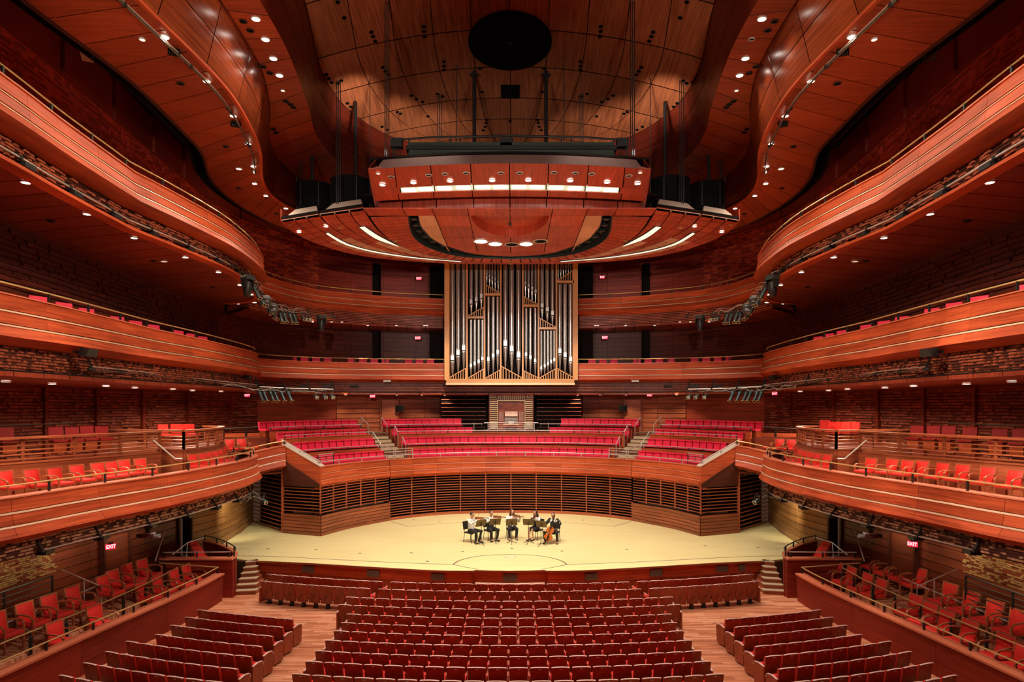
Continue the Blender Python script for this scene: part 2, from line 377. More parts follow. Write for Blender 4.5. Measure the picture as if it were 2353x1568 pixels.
M['hairbrown'] = plain('brown_hair', (0.09, 0.035, 0.016), 0.5)
M['whitecloth'] = plain('white_cloth', (0.76, 0.73, 0.68), 0.8)
M['blackcloth'] = plain('black_cloth', (0.018, 0.013, 0.012), 0.8)
M['violinwood'] = wood('violin_varnish', (0.20, 0.055, 0.015), (0.34, 0.10, 0.03), (8, 8, 8), 0.2)
M['cellowood'] = wood('cello_varnish', (0.60, 0.13, 0.02), (0.70, 0.20, 0.035), (6, 6, 6), 0.2)
M['bronze'] = plain('bronze_brown', (0.13, 0.075, 0.02), 0.45, 0.2)
M['palecable'] = plain('pale_cable', (0.42, 0.40, 0.36), 0.5)
M['redbox'] = plain('red_black_body', (0.12, 0.03, 0.03), 0.5)
M['palegrey'] = plain('pale_grey_plastic', (0.45, 0.50, 0.50), 0.4)
M['smallblock'] = wood('small_block_wood', (0.10, 0.03, 0.010), (0.44, 0.24, 0.09), (6, 6, 12), 0.4)
M['shroud'] = plain('black_cloth_shroud', (0.007, 0.007, 0.007), 0.9, 0, 0.1)
M['blockred'] = wood('red_block_wood', (0.10, 0.014, 0.007), (0.50, 0.12, 0.055), (6, 6, 10), 0.4)
M['slatwood'] = wood('loge_slat_wood', (0.22, 0.046, 0.016), (0.36, 0.095, 0.036), (0.5, 0.5, 16), 0.4)
M['soffitlow'] = wood('balcony_soffit_wood', (0.130, 0.0151, 0.0065), (0.292, 0.0447, 0.0178), (0.6, 20, 0.6), 0.40)  # darker copy of the soffit wood, shade put into its colour
M['wallmid'] = wood('middle_tier_wall_wood', (0.05, 0.006, 0.003), (0.13, 0.018, 0.008), (0.35, 0.35, 9), 0.5)  # darker copy of the upper wall wood, shade painted in

# ================================================================ SHELL
SIDE = ((1, 'left'), (-1, 'right'))      # m=1: the left half as drawn, m=-1: its mirror image
def mloc(m, p): return (m * p[0], p[1], p[2])
# ---- floor
f = MB(); f.prism([(-20, 2), (20, 2), (20, 34), (-20, 34)], -0.3, 0)
tag(obj('floor', f, M['floor']), 'warm oak strip floor of the main hall under the seat rows', kind='structure')

# ---- wall plans (left half, from near to far centre)
W1 = smooth(cr([(-19, 6), (-19, 16), (-19, 24), (-18.6, 30), (-17.4, 35.5), (-15.0, 40.3), (-11.5, 44.6), (-7.5, 46.9), (-3.5, 47.9), (0, 48.1)], 0.8), 2)
W2 = smooth(cr([(-14.3, 6), (-14.4, 14), (-14.4, 19), (-14.8, 24), (-15.5, 31.6), (-15.9, 36.3), (-15.2, 40.6), (-12.6, 44.6), (-9, 46.9), (-4.5, 48.0), (0, 48.2)], 0.8), 2)
LW = smooth(cr([(-15.3, 6), (-15.2, 14), (-15.0, 18), (-14.4, 24), (-13.75, 29), (-13.35, 31.6), (-13.7, 35), (-14.1, 37.4)], 0.6), 1)

def ribs(mb, plan, z0, z1, pitch, h, out, zskip=None):
    z = z0
    while z < z1 - h:
        mb.sweep(plan, [(0, 0), (out, 0.01), (out, h - 0.01), (0, h)], z); z += pitch
def blocks(mb, plan, z0, z1, pitch, h, out, lmin, lmax, fill=0.55, gap=0.012, keep=None, clump=True):
    """a wall of small proud wooden blocks, in courses; returns the box list (for single pieces)"""
    d = plen(plan); L = d[-1]; z = z0; out_list = []
    Nn = normals(plan)
    while z < z1 - h * 0.5:
        s = random.uniform(0, lmax)
        while s < L - lmax:
            l = random.uniform(lmin, lmax)
            if random.random() < fill:
                a = at(plan, s, d); b = at(plan, s + l - gap, d)
                dx, dy = b[0] - a[0], b[1] - a[1]; q = math.hypot(dx, dy) or 1; nx, ny = dy / q, -dx / q
                e = out * random.uniform(0.6, 1.25)
                B = [(a[0], a[1], z), (b[0], b[1], z), (b[0] + nx * e, b[1] + ny * e, z), (a[0] + nx * e, a[1] + ny * e, z)]
                T = [(p[0], p[1], z + h) for p in B]
                if keep and keep(a, z, l): out_list.append((B, T))
                else: mb.hexa(B[::-1] if 0 else [B[0], B[3], B[2], B[1]], [T[0], T[3], T[2], T[1]])
            s += l
        z += pitch
    return out_list
def hx(B, T, m):
    k = MB(m); k.hexa([B[0], B[3], B[2], B[1]], [T[0], T[3], T[2], T[1]]); return k

# ---- side and back walls, level by level
for m, sd in SIDE:
    wl = wthing('wall_' + sd, None, None, (0, 0, 0), kind='structure')
    wl['label'] = 'dark red wooden wall of ribs and small blocks along the %s side' % sd
    # lower wall beside the parterre (z 0..4.2) with a dark doorway at its stage end
    dl = plen(LW)
    sdoor = min(range(len(LW)), key=lambda i: abs(LW[i][1] - 28.6)); s1 = dl[sdoor]; s2 = s1 + 0.75
    for a, b, z0 in ((0, s1, 0), (s2, dl[-1], 1.05)):
        pl = cut(LW, a, b)
        bk = MB(m); bk.sweep(pl, [(-0.35, 0), (-0.06, 0), (-0.06, 4.2 - z0), (-0.35, 4.2 - z0)], z0); obj('backing', bk, M['darkwood'], wl)
        z = z0
        while z < 4.1:                      # wide boards
            L0 = b - a; n = max(1, round(L0 / 2.6))
            for i in range(n):
                if b - a > 12 and a + (i + 1) * L0 / n < 5: continue
                bd = MB(m); bd.sweep(cut(pl, i * L0 / n + 0.006, (i + 1) * L0 / n - 0.006), [(-0.06, 0.010), (0, 0.010), (0, 0.286), (-0.06, 0.286)], z)
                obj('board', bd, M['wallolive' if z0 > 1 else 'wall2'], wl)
            z += 0.3
    jb = MB(m)
    for s in (s1 - 0.05, s2 + 0.05):
        p = at(LW, s, dl); jb.box((p[0] + .02, p[1], 2.6), (0.12, 0.14, 3.2))
    obj('door_jamb', jb, M['darkwood'], wl)
    dk = MB(m); dk.sweep(cut(off(LW, -1.2), s1 - 1, s2 + 1), [(-.1, 0), (0, 0), (0, 4.2), (-.1, 4.2)], 0); obj('doorway_void', dk, M['dark'], wl)
    # fine blocks on the upper part of the lower wall
    bm = MB(m); pl = cut(LW, 9.5, s1 - 6.4)
    sing = blocks(bm, pl, 2.1, 3.2, 0.062, 0.045, 0.03, 0.07, 0.26, 0.62, keep=None)
    obj('small_blocks', bm, M['smallblock'], wl, kind='stuff')
    # loge-level wall
    bk = MB(m); bk.sweep(W1, [(-0.4, 0), (0, 0), (0, 4.6), (-0.4, 4.6)], 3.7); obj('backing', bk, M['wall'], wl)
    near = [p for p in W1 if p[1] < 41]
    bm = MB(m); blocks(bm, near, 5.4, 8.1, 0.13, 0.085, 0.045, 0.12, 0.5, 0.6); obj('wooden_blocks', bm, M['rib'], wl, kind='stuff')
    rb = MB(m); ribs(rb, near, 5.47, 8.1, 0.13, 0.035, 0.05); obj('ribs', rb, M['darkwood'], wl, kind='stuff')
    for i in range(0, 11):                      # pilasters
        p = at(W1, 10 + i * 2.9, plen(W1))
        if p[1] < 40: 
            c = MB(m); c.box((p[0] + 0.05, p[1], 6.3), (0.16, 0.22, 3.8)); obj('pilaster', c, M['wall'], wl)
    # second and third level
    for z0, z1 in ((8.3, 12.7), (12.7, 20.4)):
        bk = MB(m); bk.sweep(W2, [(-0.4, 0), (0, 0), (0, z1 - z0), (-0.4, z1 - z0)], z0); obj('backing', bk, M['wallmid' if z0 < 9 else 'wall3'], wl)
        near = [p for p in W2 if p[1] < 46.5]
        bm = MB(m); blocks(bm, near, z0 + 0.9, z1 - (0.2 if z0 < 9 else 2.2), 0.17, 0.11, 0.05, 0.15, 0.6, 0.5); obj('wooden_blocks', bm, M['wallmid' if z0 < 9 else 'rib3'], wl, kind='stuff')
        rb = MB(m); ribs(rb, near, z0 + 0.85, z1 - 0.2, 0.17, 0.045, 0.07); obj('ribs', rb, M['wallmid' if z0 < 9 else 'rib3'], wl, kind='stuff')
    ups = [(i, at(W2, 6 + i * 3.4, plen(W2))) for i in range(9)]
    for i, p in ups:                            # overlapping tall wall bays that step along the wall
        c = MB(m); q = at(W2, 6 + i * 3.4 + 3.3, plen(W2))
        c.bar((p[0] + .12, p[1], 19.3), (q[0] + .02, q[1], 19.3), 0.14, 2.2); obj('wall_bay', c, M['wall3'], wl)

# ---- back wall: boards with joints, black recess columns, doors
wb = wthing('wall_back', None, None, (0, 0, 0), kind='structure'); wb['label'] = 'dark wooden board wall behind the choir seats and organ'
full2 = W2[:-1] + [(-x, y) for x, y in W2[::-1]]
full1 = W1[:-1] + [(-x, y) for x, y in W1[::-1]]
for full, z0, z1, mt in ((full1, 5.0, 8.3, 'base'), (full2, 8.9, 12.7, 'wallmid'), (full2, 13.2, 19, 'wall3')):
    arc = [p for p in full if p[1] > 44.4]; L = plen(arc)[-1]; n = 12
    z = z0
    while z < min(z1, z0 + 4.2):
        for i in range(n):
            if z0 < 6 and 3.9 < i < 7.1: continue
            bd = MB(); bd.sweep(cut(off(arc, 0.05), i * L / n + 0.01, (i + 1) * L / n - 0.01), [(-0.05, 0.015), (0.05, 0.015), (0.05, 0.295), (-0.05, 0.295)], z)
            obj('board', bd, M[mt], wb)
        z += 0.32
for x in (-5.0, 5.0):
    k = MB(); k.box((x, 46.6, 12.9), (1.1, 0.5, 8.0)); obj('dark_reveal', k, M['dark'], wb)
for x in (-9.1, 9.1):
    for z0, z1 in ((8.4, 12.6), (12.9, 17)):
        k = MB(); y = byy([p[::-1] for p in W2 if p[1] > 43], -abs(x)) if 0 else 46.3
        k.box((x, y - 0.15, (z0 + z1) / 2), (0.42, 0.7, z1 - z0)); obj('black_recess', k, M['dark'], wb)

# ---- stage walls: curved louvered surround
SWB = smooth(cr([(-9.29, 33.39), (-8.48, 35.35), (-7.45, 36.91), (-6.73, 37.9)], 0.35), 1)
SWC = smooth(cr([(-6.73, 37.9), (-5.6, 39.0), (-3.6, 40.1), (-1.07, 40.6), (0, 40.65)], 0.35), 1)
SWCf = SWC[:-1] + [(-x, y) for x, y in SWC[::-1]]
SWA = [(-11.39, 34.26), (-9.29, 33.39)]
SWD = [(-14.1, 37.3), (-11.5, 34.5)]
sw = wthing('wall_stage', None, None, (0, 38, 1.05), kind='structure'); sw['label'] = 'curved wall of horizontal wooden louvers around the back of the stage'
def louvers(plan, z0, z1, n, m, nb, mull=True, th=0.042):
    bk = MB(m); bk.sweep(plan, [(-0.55, 0), (-0.42, 0), (-0.42, z1 - z0), (-0.55, z1 - z0)], z0); obj('dark_backing', bk, M['dark'], sw)
    p = (z1 - z0) / n
    for i in range(n):
        k = MB(m); k.sweep(plan, [(-0.035, 0.0), (0.02, 0.0), (0.02, th), (-0.035, th)], z0 + (i + .35) * p); obj('slat', k, M['louver'], sw)
    if mull:
        L = plen(plan)[-1]
        for i in range(nb + 1):
            a = at(plan, L * i / nb, plen(plan)); k = MB(m); k.box((a[0], a[1] - 0.02, (z0 + z1) / 2), (0.055, 0.10, z1 - z0)); obj('mullion', k, M['louver'], sw)
def kick(plan, m):
    L = plen(plan)[-1]; n = 6
    for i in range(n):
        k = MB(m); k.sweep(plan, [(-0.2, 0.012), (0.05, 0.012), (0.05, 1.0 / n - 0.012), (-0.2, 1.0 / n - 0.012)], 1.05 + i / n); obj('base_board', k, M['base'], sw)
    k = MB(m); k.sweep(plan, [(-0.25, 0), (0.02, 0), (0.02, 1.0), (-0.25, 1.0)], 1.05); obj('dark_backing', k, M['darkwood'], sw)
for m, sd in SIDE:
    kick(SWB, m); kick(SWA, m)
    louvers(SWB, 2.12, 3.55, 10, m, 5); louvers(SWA, 2.12, 3.42, 8, m, 1, False)
    louvers(SWD, 1.05, 4.6, 17, m, 2, False)
    k = MB(m); k.box((-11.45, 34.35, 2.8), (0.14, 0.14, 3.5)); obj('corner_post', k, M['louver'], sw)
    k = MB(m); k.add([(-11.39, 34.2, 3.42), (-9.29, 33.35, 3.42), (-9.35, 33.3, 3.62), (-11.45, 34.22, 4.75), (-11.39, 34.4, 3.42), (-9.29, 33.55, 3.42), (-9.35, 33.6, 3.62), (-11.45, 34.5, 4.75)],
          [(0, 1, 2, 3), (5, 4, 7, 6), (0, 3, 7, 4), (1, 5, 6, 2), (3, 2, 6, 7), (0, 4, 5, 1)]); obj('triangular_panel', k, M['darkwood'], sw)
louvers(SWCf, 1.12, 3.6, 17, 1, 10)
k = MB(); k.sweep(SWCf, [(-0.15, 0), (0.04, 0), (0.04, 0.12), (-0.15, 0.12)], 1.05); obj('base_board', k, M['louver'], sw)

# ---- stage platform
FE = [(-10.81, 28.2), (-8.25, 27.73), (-5.46, 27.06), (-2.83, 26.49), (-1.42, 26.42)]
FEl = cr(FE, 0.4)
front = FEl + [(-1.36, 26.55), (-0.7, 26.45), (0, 26.41), (0.7, 26.45), (1.36, 26.55)] + [(-x, y) for x, y in FEl[::-1]]
edgeL = [(-14.1, 37.4), (-13.6, 34.5), (-13.3, 31.6), (-12.4, 29.9), (-11.45, 28.44)]
back = [(14.1, 37.4)] + [(14.1, 41), (-14.1, 41)]
st = wthing('stage', None, None, (0, 33, 0), kind='structure'); st['label'] = 'pale maple stage floor raised above the front seat row'
st['category'] = 'stage'
k = MB(); k.prism(edgeL + front + [(-x, y) for x, y in edgeL[::-1]] + [(14.1, 41), (-14.1, 41)], 0.98, 1.05)
obj('deck', k, M['maple'], st)
ap = off(front, 0.0)
for i in range(14):
    L = plen(front)[-1]; a, b = L * i / 14, L * (i + 1) / 14
    seg = cut(front, a + 0.004, b - 0.004)
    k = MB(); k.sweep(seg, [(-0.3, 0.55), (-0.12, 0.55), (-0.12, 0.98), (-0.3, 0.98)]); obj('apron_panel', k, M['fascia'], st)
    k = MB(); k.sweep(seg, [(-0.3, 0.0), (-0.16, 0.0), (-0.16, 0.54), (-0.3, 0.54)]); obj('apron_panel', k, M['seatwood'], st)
k = MB(); k.sweep(front, [(-0.4, 0.975), (0.02, 0.975), (0.02, 1.045), (-0.4, 1.045)]); obj('nosing', k, M['base'], st)
k = MB(); k.sweep([(-1.36, 26.5), (-0.7, 26.36), (0, 26.32), (0.7, 26.36), (1.36, 26.5)], [(-0.25, 0.50), (0.02, 0.50), (0.02, 0.56), (-0.25, 0.56)]); obj('front_ledge', k, M['strip'], st)
for px, py in ((688, 1305), (846, 1317), (1010, 1325), (1176, 1328), (1347, 1322), (1520, 1311), (1669, 1299), (1728, 1294)):
    x = (px - CX) * 27 / F + X0; yy = byy([(q[0], q[1]) for q in []] , 0) if 0 else None
    best = min(front, key=lambda q: abs(q[0] - x)); i = front.index(best); n = normals(front)[i]
    k = MB(); k.box((best[0] + n[0] * -0.10, best[1] + n[1] * -0.10, 0.76), (0.52 if abs(x) < 9 else .3, 0.06, 0.27), math.atan2(n[1], n[0]) + math.pi / 2); v = obj('vent_grille', k, M['grey'], st, label='grey mesh air grille')
# joints and inlaid lines of the deck, as thin dark strips let into it
def inlay(pts, w=0.02):
    k = MB(); k.sweep(pts, [(-w, 0.0), (w, 0.0), (w, 0.004), (-w, 0.004)], 1.05); obj('deck_joint', k, M['darkwood'], st)
lift = [U(px, py, 1.05) for px, py in ((545, 1278), (640, 1280), (760, 1286), (900, 1293), (1041, 1298))]
inlay(cr(lift)); inlay([(-x, y) for x, y in cr(lift)[::-1]])
arc = [U(px, py, 1.05) for px, py in ((1041, 1298), (1055, 1289), (1090, 1280), (1130, 1276), (1177, 1275))]
a2 = cr(arc)[:-1] + [(-x, y) for x, y in cr(arc)[::-1]]; inlay(a2, 0.025)
lo = [U(px, py, 1.05) for px, py in ((1041, 1298), (1070, 1304), (1100, 1309))]
inlay(cr(lo)); inlay([(-x, y) for x, y in cr(lo)[::-1]])
bl = [U(px, py, 1.05) for px, py in ((897, 1199), (936, 1210), (1030, 1203), (1120, 1199), (1177, 1198))]
b2 = cr([bl[1], bl[2], bl[3], bl[4]])[:-1]; inlay([bl[0], bl[1]]); inlay([(-bl[1][0], bl[1][1]), (-bl[0][0], bl[0][1])]); inlay(b2 + [(-x, y) for x, y in b2[::-1]], 0.012)
for px, py in ((615, 1262), (726, 1264), (827, 1272), (945, 1271), (982, 1291), (1063, 1268), (1291, 1267), (1176, 1261), (1440, 1263), (1620, 1255), (1742, 1259), (950, 1195), (1010, 1199), (1340, 1196), (1400, 1195)):
    x, y = U(px, py, 1.05); k = MB(); k.box((x, y, 1.052), (0.12, 0.12, 0.006)); obj('floor_socket', k, M['grey'], st)
for dx in (-0.21, 0.21): k = MB(); k.box((dx + .0, U(1176, 1281, 1.05)[1], 1.052), (0.03, 0.22, 0.006)); obj('floor_mark', k, M['grey'], st)
k = MB(); k.box((0, U(1176, 1281, 1.05)[1], 1.052), (0.34, 0.2, 0.006)); obj('floor_plate', k, M['white'], st)

# ================================================================ BALCONIES
def fascia(par, plan, zt, H, m, pan=3.0, rail=True, tilt=0.05, post=1.9, railh=0.27, mat='fascia', lip='strip'):
    """three lapped bands of panels with a pale lip between them, a ledge and a brass rail on black posts"""
    L = plen(plan)[-1]; n = max(1, round(L / pan))
    ts = tilt / 0.05; bands = ((0.03, 0.365, 0.0, 0.03 * ts), (0.435, 0.70, 0.035 * ts, 0.09 * ts), (0.77, 1.0, 0.10 * ts, 0.23 * ts))
    for a, b, o, o2 in bands:
        for i in range(n):
            seg = cut(plan, L * i / n + 0.006, L * (i + 1) / n - 0.006)
            k = MB(m); k.sweep(seg, [(o, -a * H), (o - 0.12, -a * H), (o - 0.12, -b * H), (o2, -b * H)]); 
            for q in range(len(k.v)): pass
            k.v = [(x, y, z + zt) if len(plan[0]) < 3 else (x, y, z + zt) for x, y, z in k.v]
            obj('fascia_panel', k, M[mat], par)
    for a, o in ((0.382, 0.03 * ts), (0.717, 0.09 * ts)):
        k = MB(m); k.sweep(plan, [(o - 0.1, -a * H), (o - 0.012, -a * H), (o + 0.022, -a * H - 0.042), (o + 0.022, -a * H - 0.048), (o - 0.1, -a * H - 0.048)], zt); obj('pale_lip', k, M[lip], par)
    k = MB(m); k.sweep(plan, [(-0.32, 0.0), (0.035, 0.0), (0.035, -0.035), (-0.32, -0.035)], zt); obj('ledge', k, M['ledge'], par)
    k = MB(m); k.sweep(plan, [(-0.2, -0.03), (-0.10, -0.03), (-0.10, -H + .02), (-0.2, -H + .02)], zt); obj('core', k, M['darkwood'], par)
    k = MB(m); k.sweep(plan, [(0.23 * ts, -H), (-0.10, -H - 0.17), (-0.35, -H - 0.17), (-0.2, -H)], zt); obj('curved_underside', k, M['fascia'], par)
    if rail: handrail(par, off(plan, -0.12), zt, railh, m, post)
def handrail(par, plan, zt, h, m, post=1.9, mat='brass', r=0.023, pm='black'):
    pl3 = [(p[0], p[1], zt + h + (p[2] if len(p) > 2 else 0)) for p in plan]
    k = MB(m); k.tube(pl3, r, 6); hr = obj('handrail', k, M[mat], par)
    L = plen(pl3)[-1]; n = max(1, round(L / post)); d = plen(pl3)
    for i in range(n + 1):
        p = at(pl3, min(L - 0.05, max(0.05, L * i / n)), d); k = MB(m); k.box((p[0], p[1], p[2] - h / 2 - 0.01), (0.05, 0.05, h)); o = obj('rail_post', k, M[pm], hr); o.location = (0, 0, 0)
def frieze(par, plan, z0, z1, m, pitch=0.11, keepy=None, lmin=0.1, lmax=0.42, nmax=150, mat='blockred'):
    """courses of small proud blocks between dark reveals, under a balcony lip"""
    k = MB(m); k.sweep(plan, [(-0.3, z0), (0, z0), (0, z1), (-0.3, z1)]); obj('frieze_backing', k, M['darkwood'], par)
    k = MB(m); keep = (lambda a, z, l: a[1] < keepy and l > lmax * 0.6 and a[1] > 12.5) if keepy else None
    sing = blocks(k, plan, z0 + 0.02, z1, pitch, pitch * 0.62, 0.05, lmin, lmax, 0.56, keep=keep)
    for i, (B, T) in enumerate(sing):
        if i % max(1, math.ceil(len(sing) / nmax)) == 0: obj('block', hx(B, T, m), M[mat], par)
        else: k.hexa([B[0], B[3], B[2], B[1]], [T[0], T[3], T[2], T[1]])
    obj('small_blocks', k, M[mat], par, kind='stuff')
    k = MB(m); z = z0
    while z < z1: k.sweep(plan, [(0, 0), (0.03, 0), (0.03, 0.012), (0, 0.012)], z); z += pitch
    obj('frieze_ribs', k, M['darkwood'], par, kind='stuff')
def ribband(par, plan, z0, z1, m, pitch):
    k = MB(m); k.sweep(plan, [(-0.3, z0), (-0.05, z0), (-0.05, z1), (-0.3, z1)]); obj('frieze_backing', k, M['darkwood'], par)
    z = z0 + 0.03
    while z < z1:
        k = MB(m); k.sweep(plan, [(-0.06, 0), (0.02, 0.005), (0.02, 0.05), (-0.06, 0.055)], z); obj('frieze_rib', k, M['rib'], par); z += pitch
def slab(par, name, A, B, z, m, n, th=0.12, mat='soffit', gap=0.022):
    """soffit panels between two curves in plan, n pieces along, joints left open over a dark board"""
    ns = n * 3; a = resamp(A, ns); b = resamp(B, ns)
    for i in range(n):
        pa = [(*p[:2], z) for p in a[i * 3:i * 3 + 4]]; pb = [(*p[:2], z) for p in b[i * 3:i * 3 + 4]]
        def sh(P):
            d = Vector(P[-1]) - Vector(P[0]); l = d.length or 1; u = d / l * gap
            return [tuple(Vector(P[0]) + u)] + P[1:-1] + [tuple(Vector(P[-1]) - u)]
        k = MB(m); k.strip(sh(pa), sh(pb), th); obj('soffit_panel', k, M[mat], par)
    k = MB(m); k.strip([(*p[:2], z + th + .003) for p in a], [(*p[:2], z + th + .003) for p in b], 0.04); obj('dark_board', k, M['dark'], par)

# plans from near to far, as measured
T3 = cr([(-10.3, 9), (-10.67, 14.23), (-10.94, 16.8), (-11.2, 20.2)]) [:-1] + smooth(cr([(-11.2, 20.2), (-10.98, 22.5), (-10.82, 25.77), (-11.05, 28.77), (-11.4, 30.9), (-12.0, 32.9), (-13.0, 34.4), (-14.6, 35.2)]), 2)
T3b = smooth(cr([(-13.35, 35.4), (-13.1, 37.1), (-12.6, 39.2), (-11.6, 41.0), (-10.1, 42.2), (-7.4, 43.7), (-4.42, 44.5)]), 2)
T2 = cr([(-12.2, 9), (-12.35, 16.47), (-12.5, 20.16), (-12.83, 24.65)])[:-1] + smooth(cr([(-12.83, 24.65), (-12.82, 27), (-12.87, 29.55), (-13.1, 33.2), (-13.5, 36.2), (-14.2, 37.6), (-15.6, 38.4)]), 2)
T2b = smooth(cr([(-14.9, 38.6), (-14.6, 40.3), (-13.3, 42.1), (-10.6, 43.6), (-7.5, 44.3), (-4.42, 44.5)]), 2)
T1 = cr([(-15.4, 9), (-13.6, 13.6), (-12.53, 16.71), (-12.1, 19.13), (-11.38, 22.64)])[:-1] + smooth(cr([(-11.38, 22.64), (-11.14, 25.3), (-11.1, 27.6), (-11.25, 29.6), (-11.75, 31.5), (-12.5, 32.6), (-13.4, 33.0)]), 2)
T1b = [(-12.75, 32.75, -0.33), (-12.3, 33.5, -0.2), (-11.8, 34.0, -0.08), (-11.35, 34.22, 0)]
T3, T3b, T2, T2b, T1, T1b = nw(T3), nw(T3b), nw(T2), nw(T2b), nw(T1), nw(T1b)
BAL = {}
for m, sd in SIDE:
    # upper
    b = wthing('balcony', 'long curved upper balcony with brightly lit bands along the %s wall, highest tier' % sd, 'balcony', (m * -11, 14, 12.7)); BAL[3, sd] = b
    fascia(b, T3, 14.4, 0.92, m)
    ip = off(T3, -0.3); frieze(b, ip, 12.72, 13.42, m, 0.08, 21, 0.06, 0.26, nmax=150)
    soff = [p for p in W2 if 9 <= p[1] <= 38.5]
    k = MB(m); k.sweep(off(T3, -0.05), [(-0.35, 0), (0.03, 0), (0.03, 0.08), (-0.35, 0.08)], 12.64); obj('soffit_edge', k, M['fascia'], b)
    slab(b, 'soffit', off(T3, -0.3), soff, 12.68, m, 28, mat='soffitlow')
    k = MB(m); k.strip([(*p[:2], 13.5) for p in resamp(off(T3, -0.2), 40)], [(*p[:2], 13.5) for p in resamp(soff, 40)], 0.1); obj('tier_floor', k, M['darkwood'], b)
    b = wthing('balcony', 'curved upper balcony front between the %s side and the organ, highest tier' % sd, 'balcony', (m * -9, 42, 12.7)); BAL['3b', sd] = b
    fascia(b, T3b, 14.4, 0.92, m, mat='fascia')
    wp = [p for p in W2 if p[1] > 37.5 and p[0] < -4.2]
    ribband(b, off(T3b, -0.3), 12.55, 13.42, m, 0.1)
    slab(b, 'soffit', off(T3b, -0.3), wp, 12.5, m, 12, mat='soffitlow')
    # middle
    b = wthing('balcony', 'long curved middle balcony with brass rail along the %s wall, red seats behind it' % sd, 'balcony', (m * -12.5, 14, 8.3)); BAL[2, sd] = b
    fascia(b, T2, 10.2, 1.08, m)
    frieze(b, off(T2, -0.3), 8.3, 9.05, m, 0.08, 26, 0.05, 0.20, nmax=180)
    s1 = [p for p in W1 if 9 <= p[1] <= 39.5]
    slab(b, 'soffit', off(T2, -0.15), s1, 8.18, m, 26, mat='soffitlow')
    k = MB(m); k.strip([(*p[:2], 9.35) for p in resamp(off(T2, -0.2), 40)], [(*p[:2], 9.35) for p in resamp([p for p in W2 if 9 <= p[1] <= 38.5], 40)], 0.1); obj('tier_floor', k, M['darkwood'], b)
    b = wthing('balcony', 'curved middle balcony front between the %s side and the organ' % sd, 'balcony', (m * -9, 43, 8.3)); BAL['2b', sd] = b
    fascia(b, T2b, 10.2, 1.08, m)
    wp = [p for p in W1 if p[1] > 38.8]
    ribband(b, off(T2b + [(0, 44.6)], -0.3), 8.25, 9.02, m, 0.105)
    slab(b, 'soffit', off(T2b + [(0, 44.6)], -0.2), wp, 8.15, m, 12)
    k = MB(m); k.strip([(*p[:2], 9.35) for p in resamp(off(T2b, -0.2), 30)], [(*p[:2], 9.35) for p in resamp([p for p in W2 if p[1] > 38.5 and p[0] < -4], 30)], 0.1); obj('tier_floor', k, M['darkwood'], b)
    # loge
    b = wthing('balcony', 'lower balcony of boxes with a brass rail and red armchairs on the %s side' % sd, 'balcony', (m * -12, 20, 3.6)); BAL[1, sd] = b
    fascia(b, T1, 5.17, 1.0, m)
    frieze(b, off(T1, -0.3), 3.56, 4.08, m, 0.085, 25, 0.05, 0.24, nmax=180, mat='block')
    k = MB(m); k.strip([(*p[:2], 3.5) for p in resamp(off(T1, -0.42), 40)], [(*p[:2], 3.5) for p in resamp([p for p in W1 if 9 <= p[1] <= 36], 40)], 0.1); obj('soffit', k, M['darkwood'], b)
    k = MB(m); k.strip([(*p[:2], 4.5) for p in resamp(off(T1, -0.15), 40)], [(*p[:2], 4.5) for p in resamp([p for p in W1 if 9 <= p[1] <= 38.5], 40)], 0.12); obj('box_floor', k, M['wall2'], b)
    fascia(b, T1b, 5.45, 1.0, m, rail=True, railh=0.22)
    frieze(b, off([p[:2] for p in T1b], -0.3), 4.0, 4.38, m, 0.1)

# ================================================================ CEILING
def zdome(x, y): return 22.3 - 0.02 * x * x + 0.16 * (29 - y)
RIM = smooth(cr(nw([(-7.0, 14), (-7.1, 19), (-7.2, 22), (-7.55, 25.5), (-7.85, 28), (-7.6, 30.5), (-6.7, 32.8), (-5.4, 34.6), (-3, 36), (0, 36.5)]), 0.5), 2)
LRIM = smooth(cr(nw([(-7.3, 14), (-7.2, 17), (-7.2, 19.5), (-7.3, 22.2), (-7.9, 26.6), (-8.3, 28.6), (-8.35, 31.3), (-7.8, 33.9), (-6.6, 36.2), (-4, 38.0), (0, 38.8)]), 0.5), 2)
SOUT = smooth(cr(nw([(-8.25, 12), (-8.25, 16), (-8.3, 19.5), (-8.5, 22.9), (-8.85, 24.6), (-9.5, 26.9), (-10.4, 29.2), (-10.95, 32), (-10.8, 35), (-9.5, 38.5), (-6.5, 41.5), (0, 43)]), 0.5), 2)
RLOW = smooth(cr(nw([(-8.9, 12), (-8.8, 16.1), (-8.6, 19.4), (-8.7, 21.7), (-9.25, 24.8), (-9.7, 26.4), (-10.55, 28.8), (-10.9, 30.6), (-10.85, 32.4), (-10.5, 33.8), (-9, 37), (-6, 40), (0, 42)]), 0.5), 2)
LOUT = smooth(cr(nw([(-11.5, 12), (-11.5, 16.1), (-11.35, 18), (-11.2, 20.3), (-11.45, 23.6), (-11.7, 25.8), (-12.6, 28.4), (-13.0, 31.0), (-12.9, 33.9), (-12.2, 37), (-10, 41), (-6, 44.5), (0, 46)]), 0.5), 2)
ce = wthing('ceiling', None, None, (0, 28, 17), kind='structure'); ce['label'] = 'tiered ceiling of curved wooden panels with a dome above the stage'
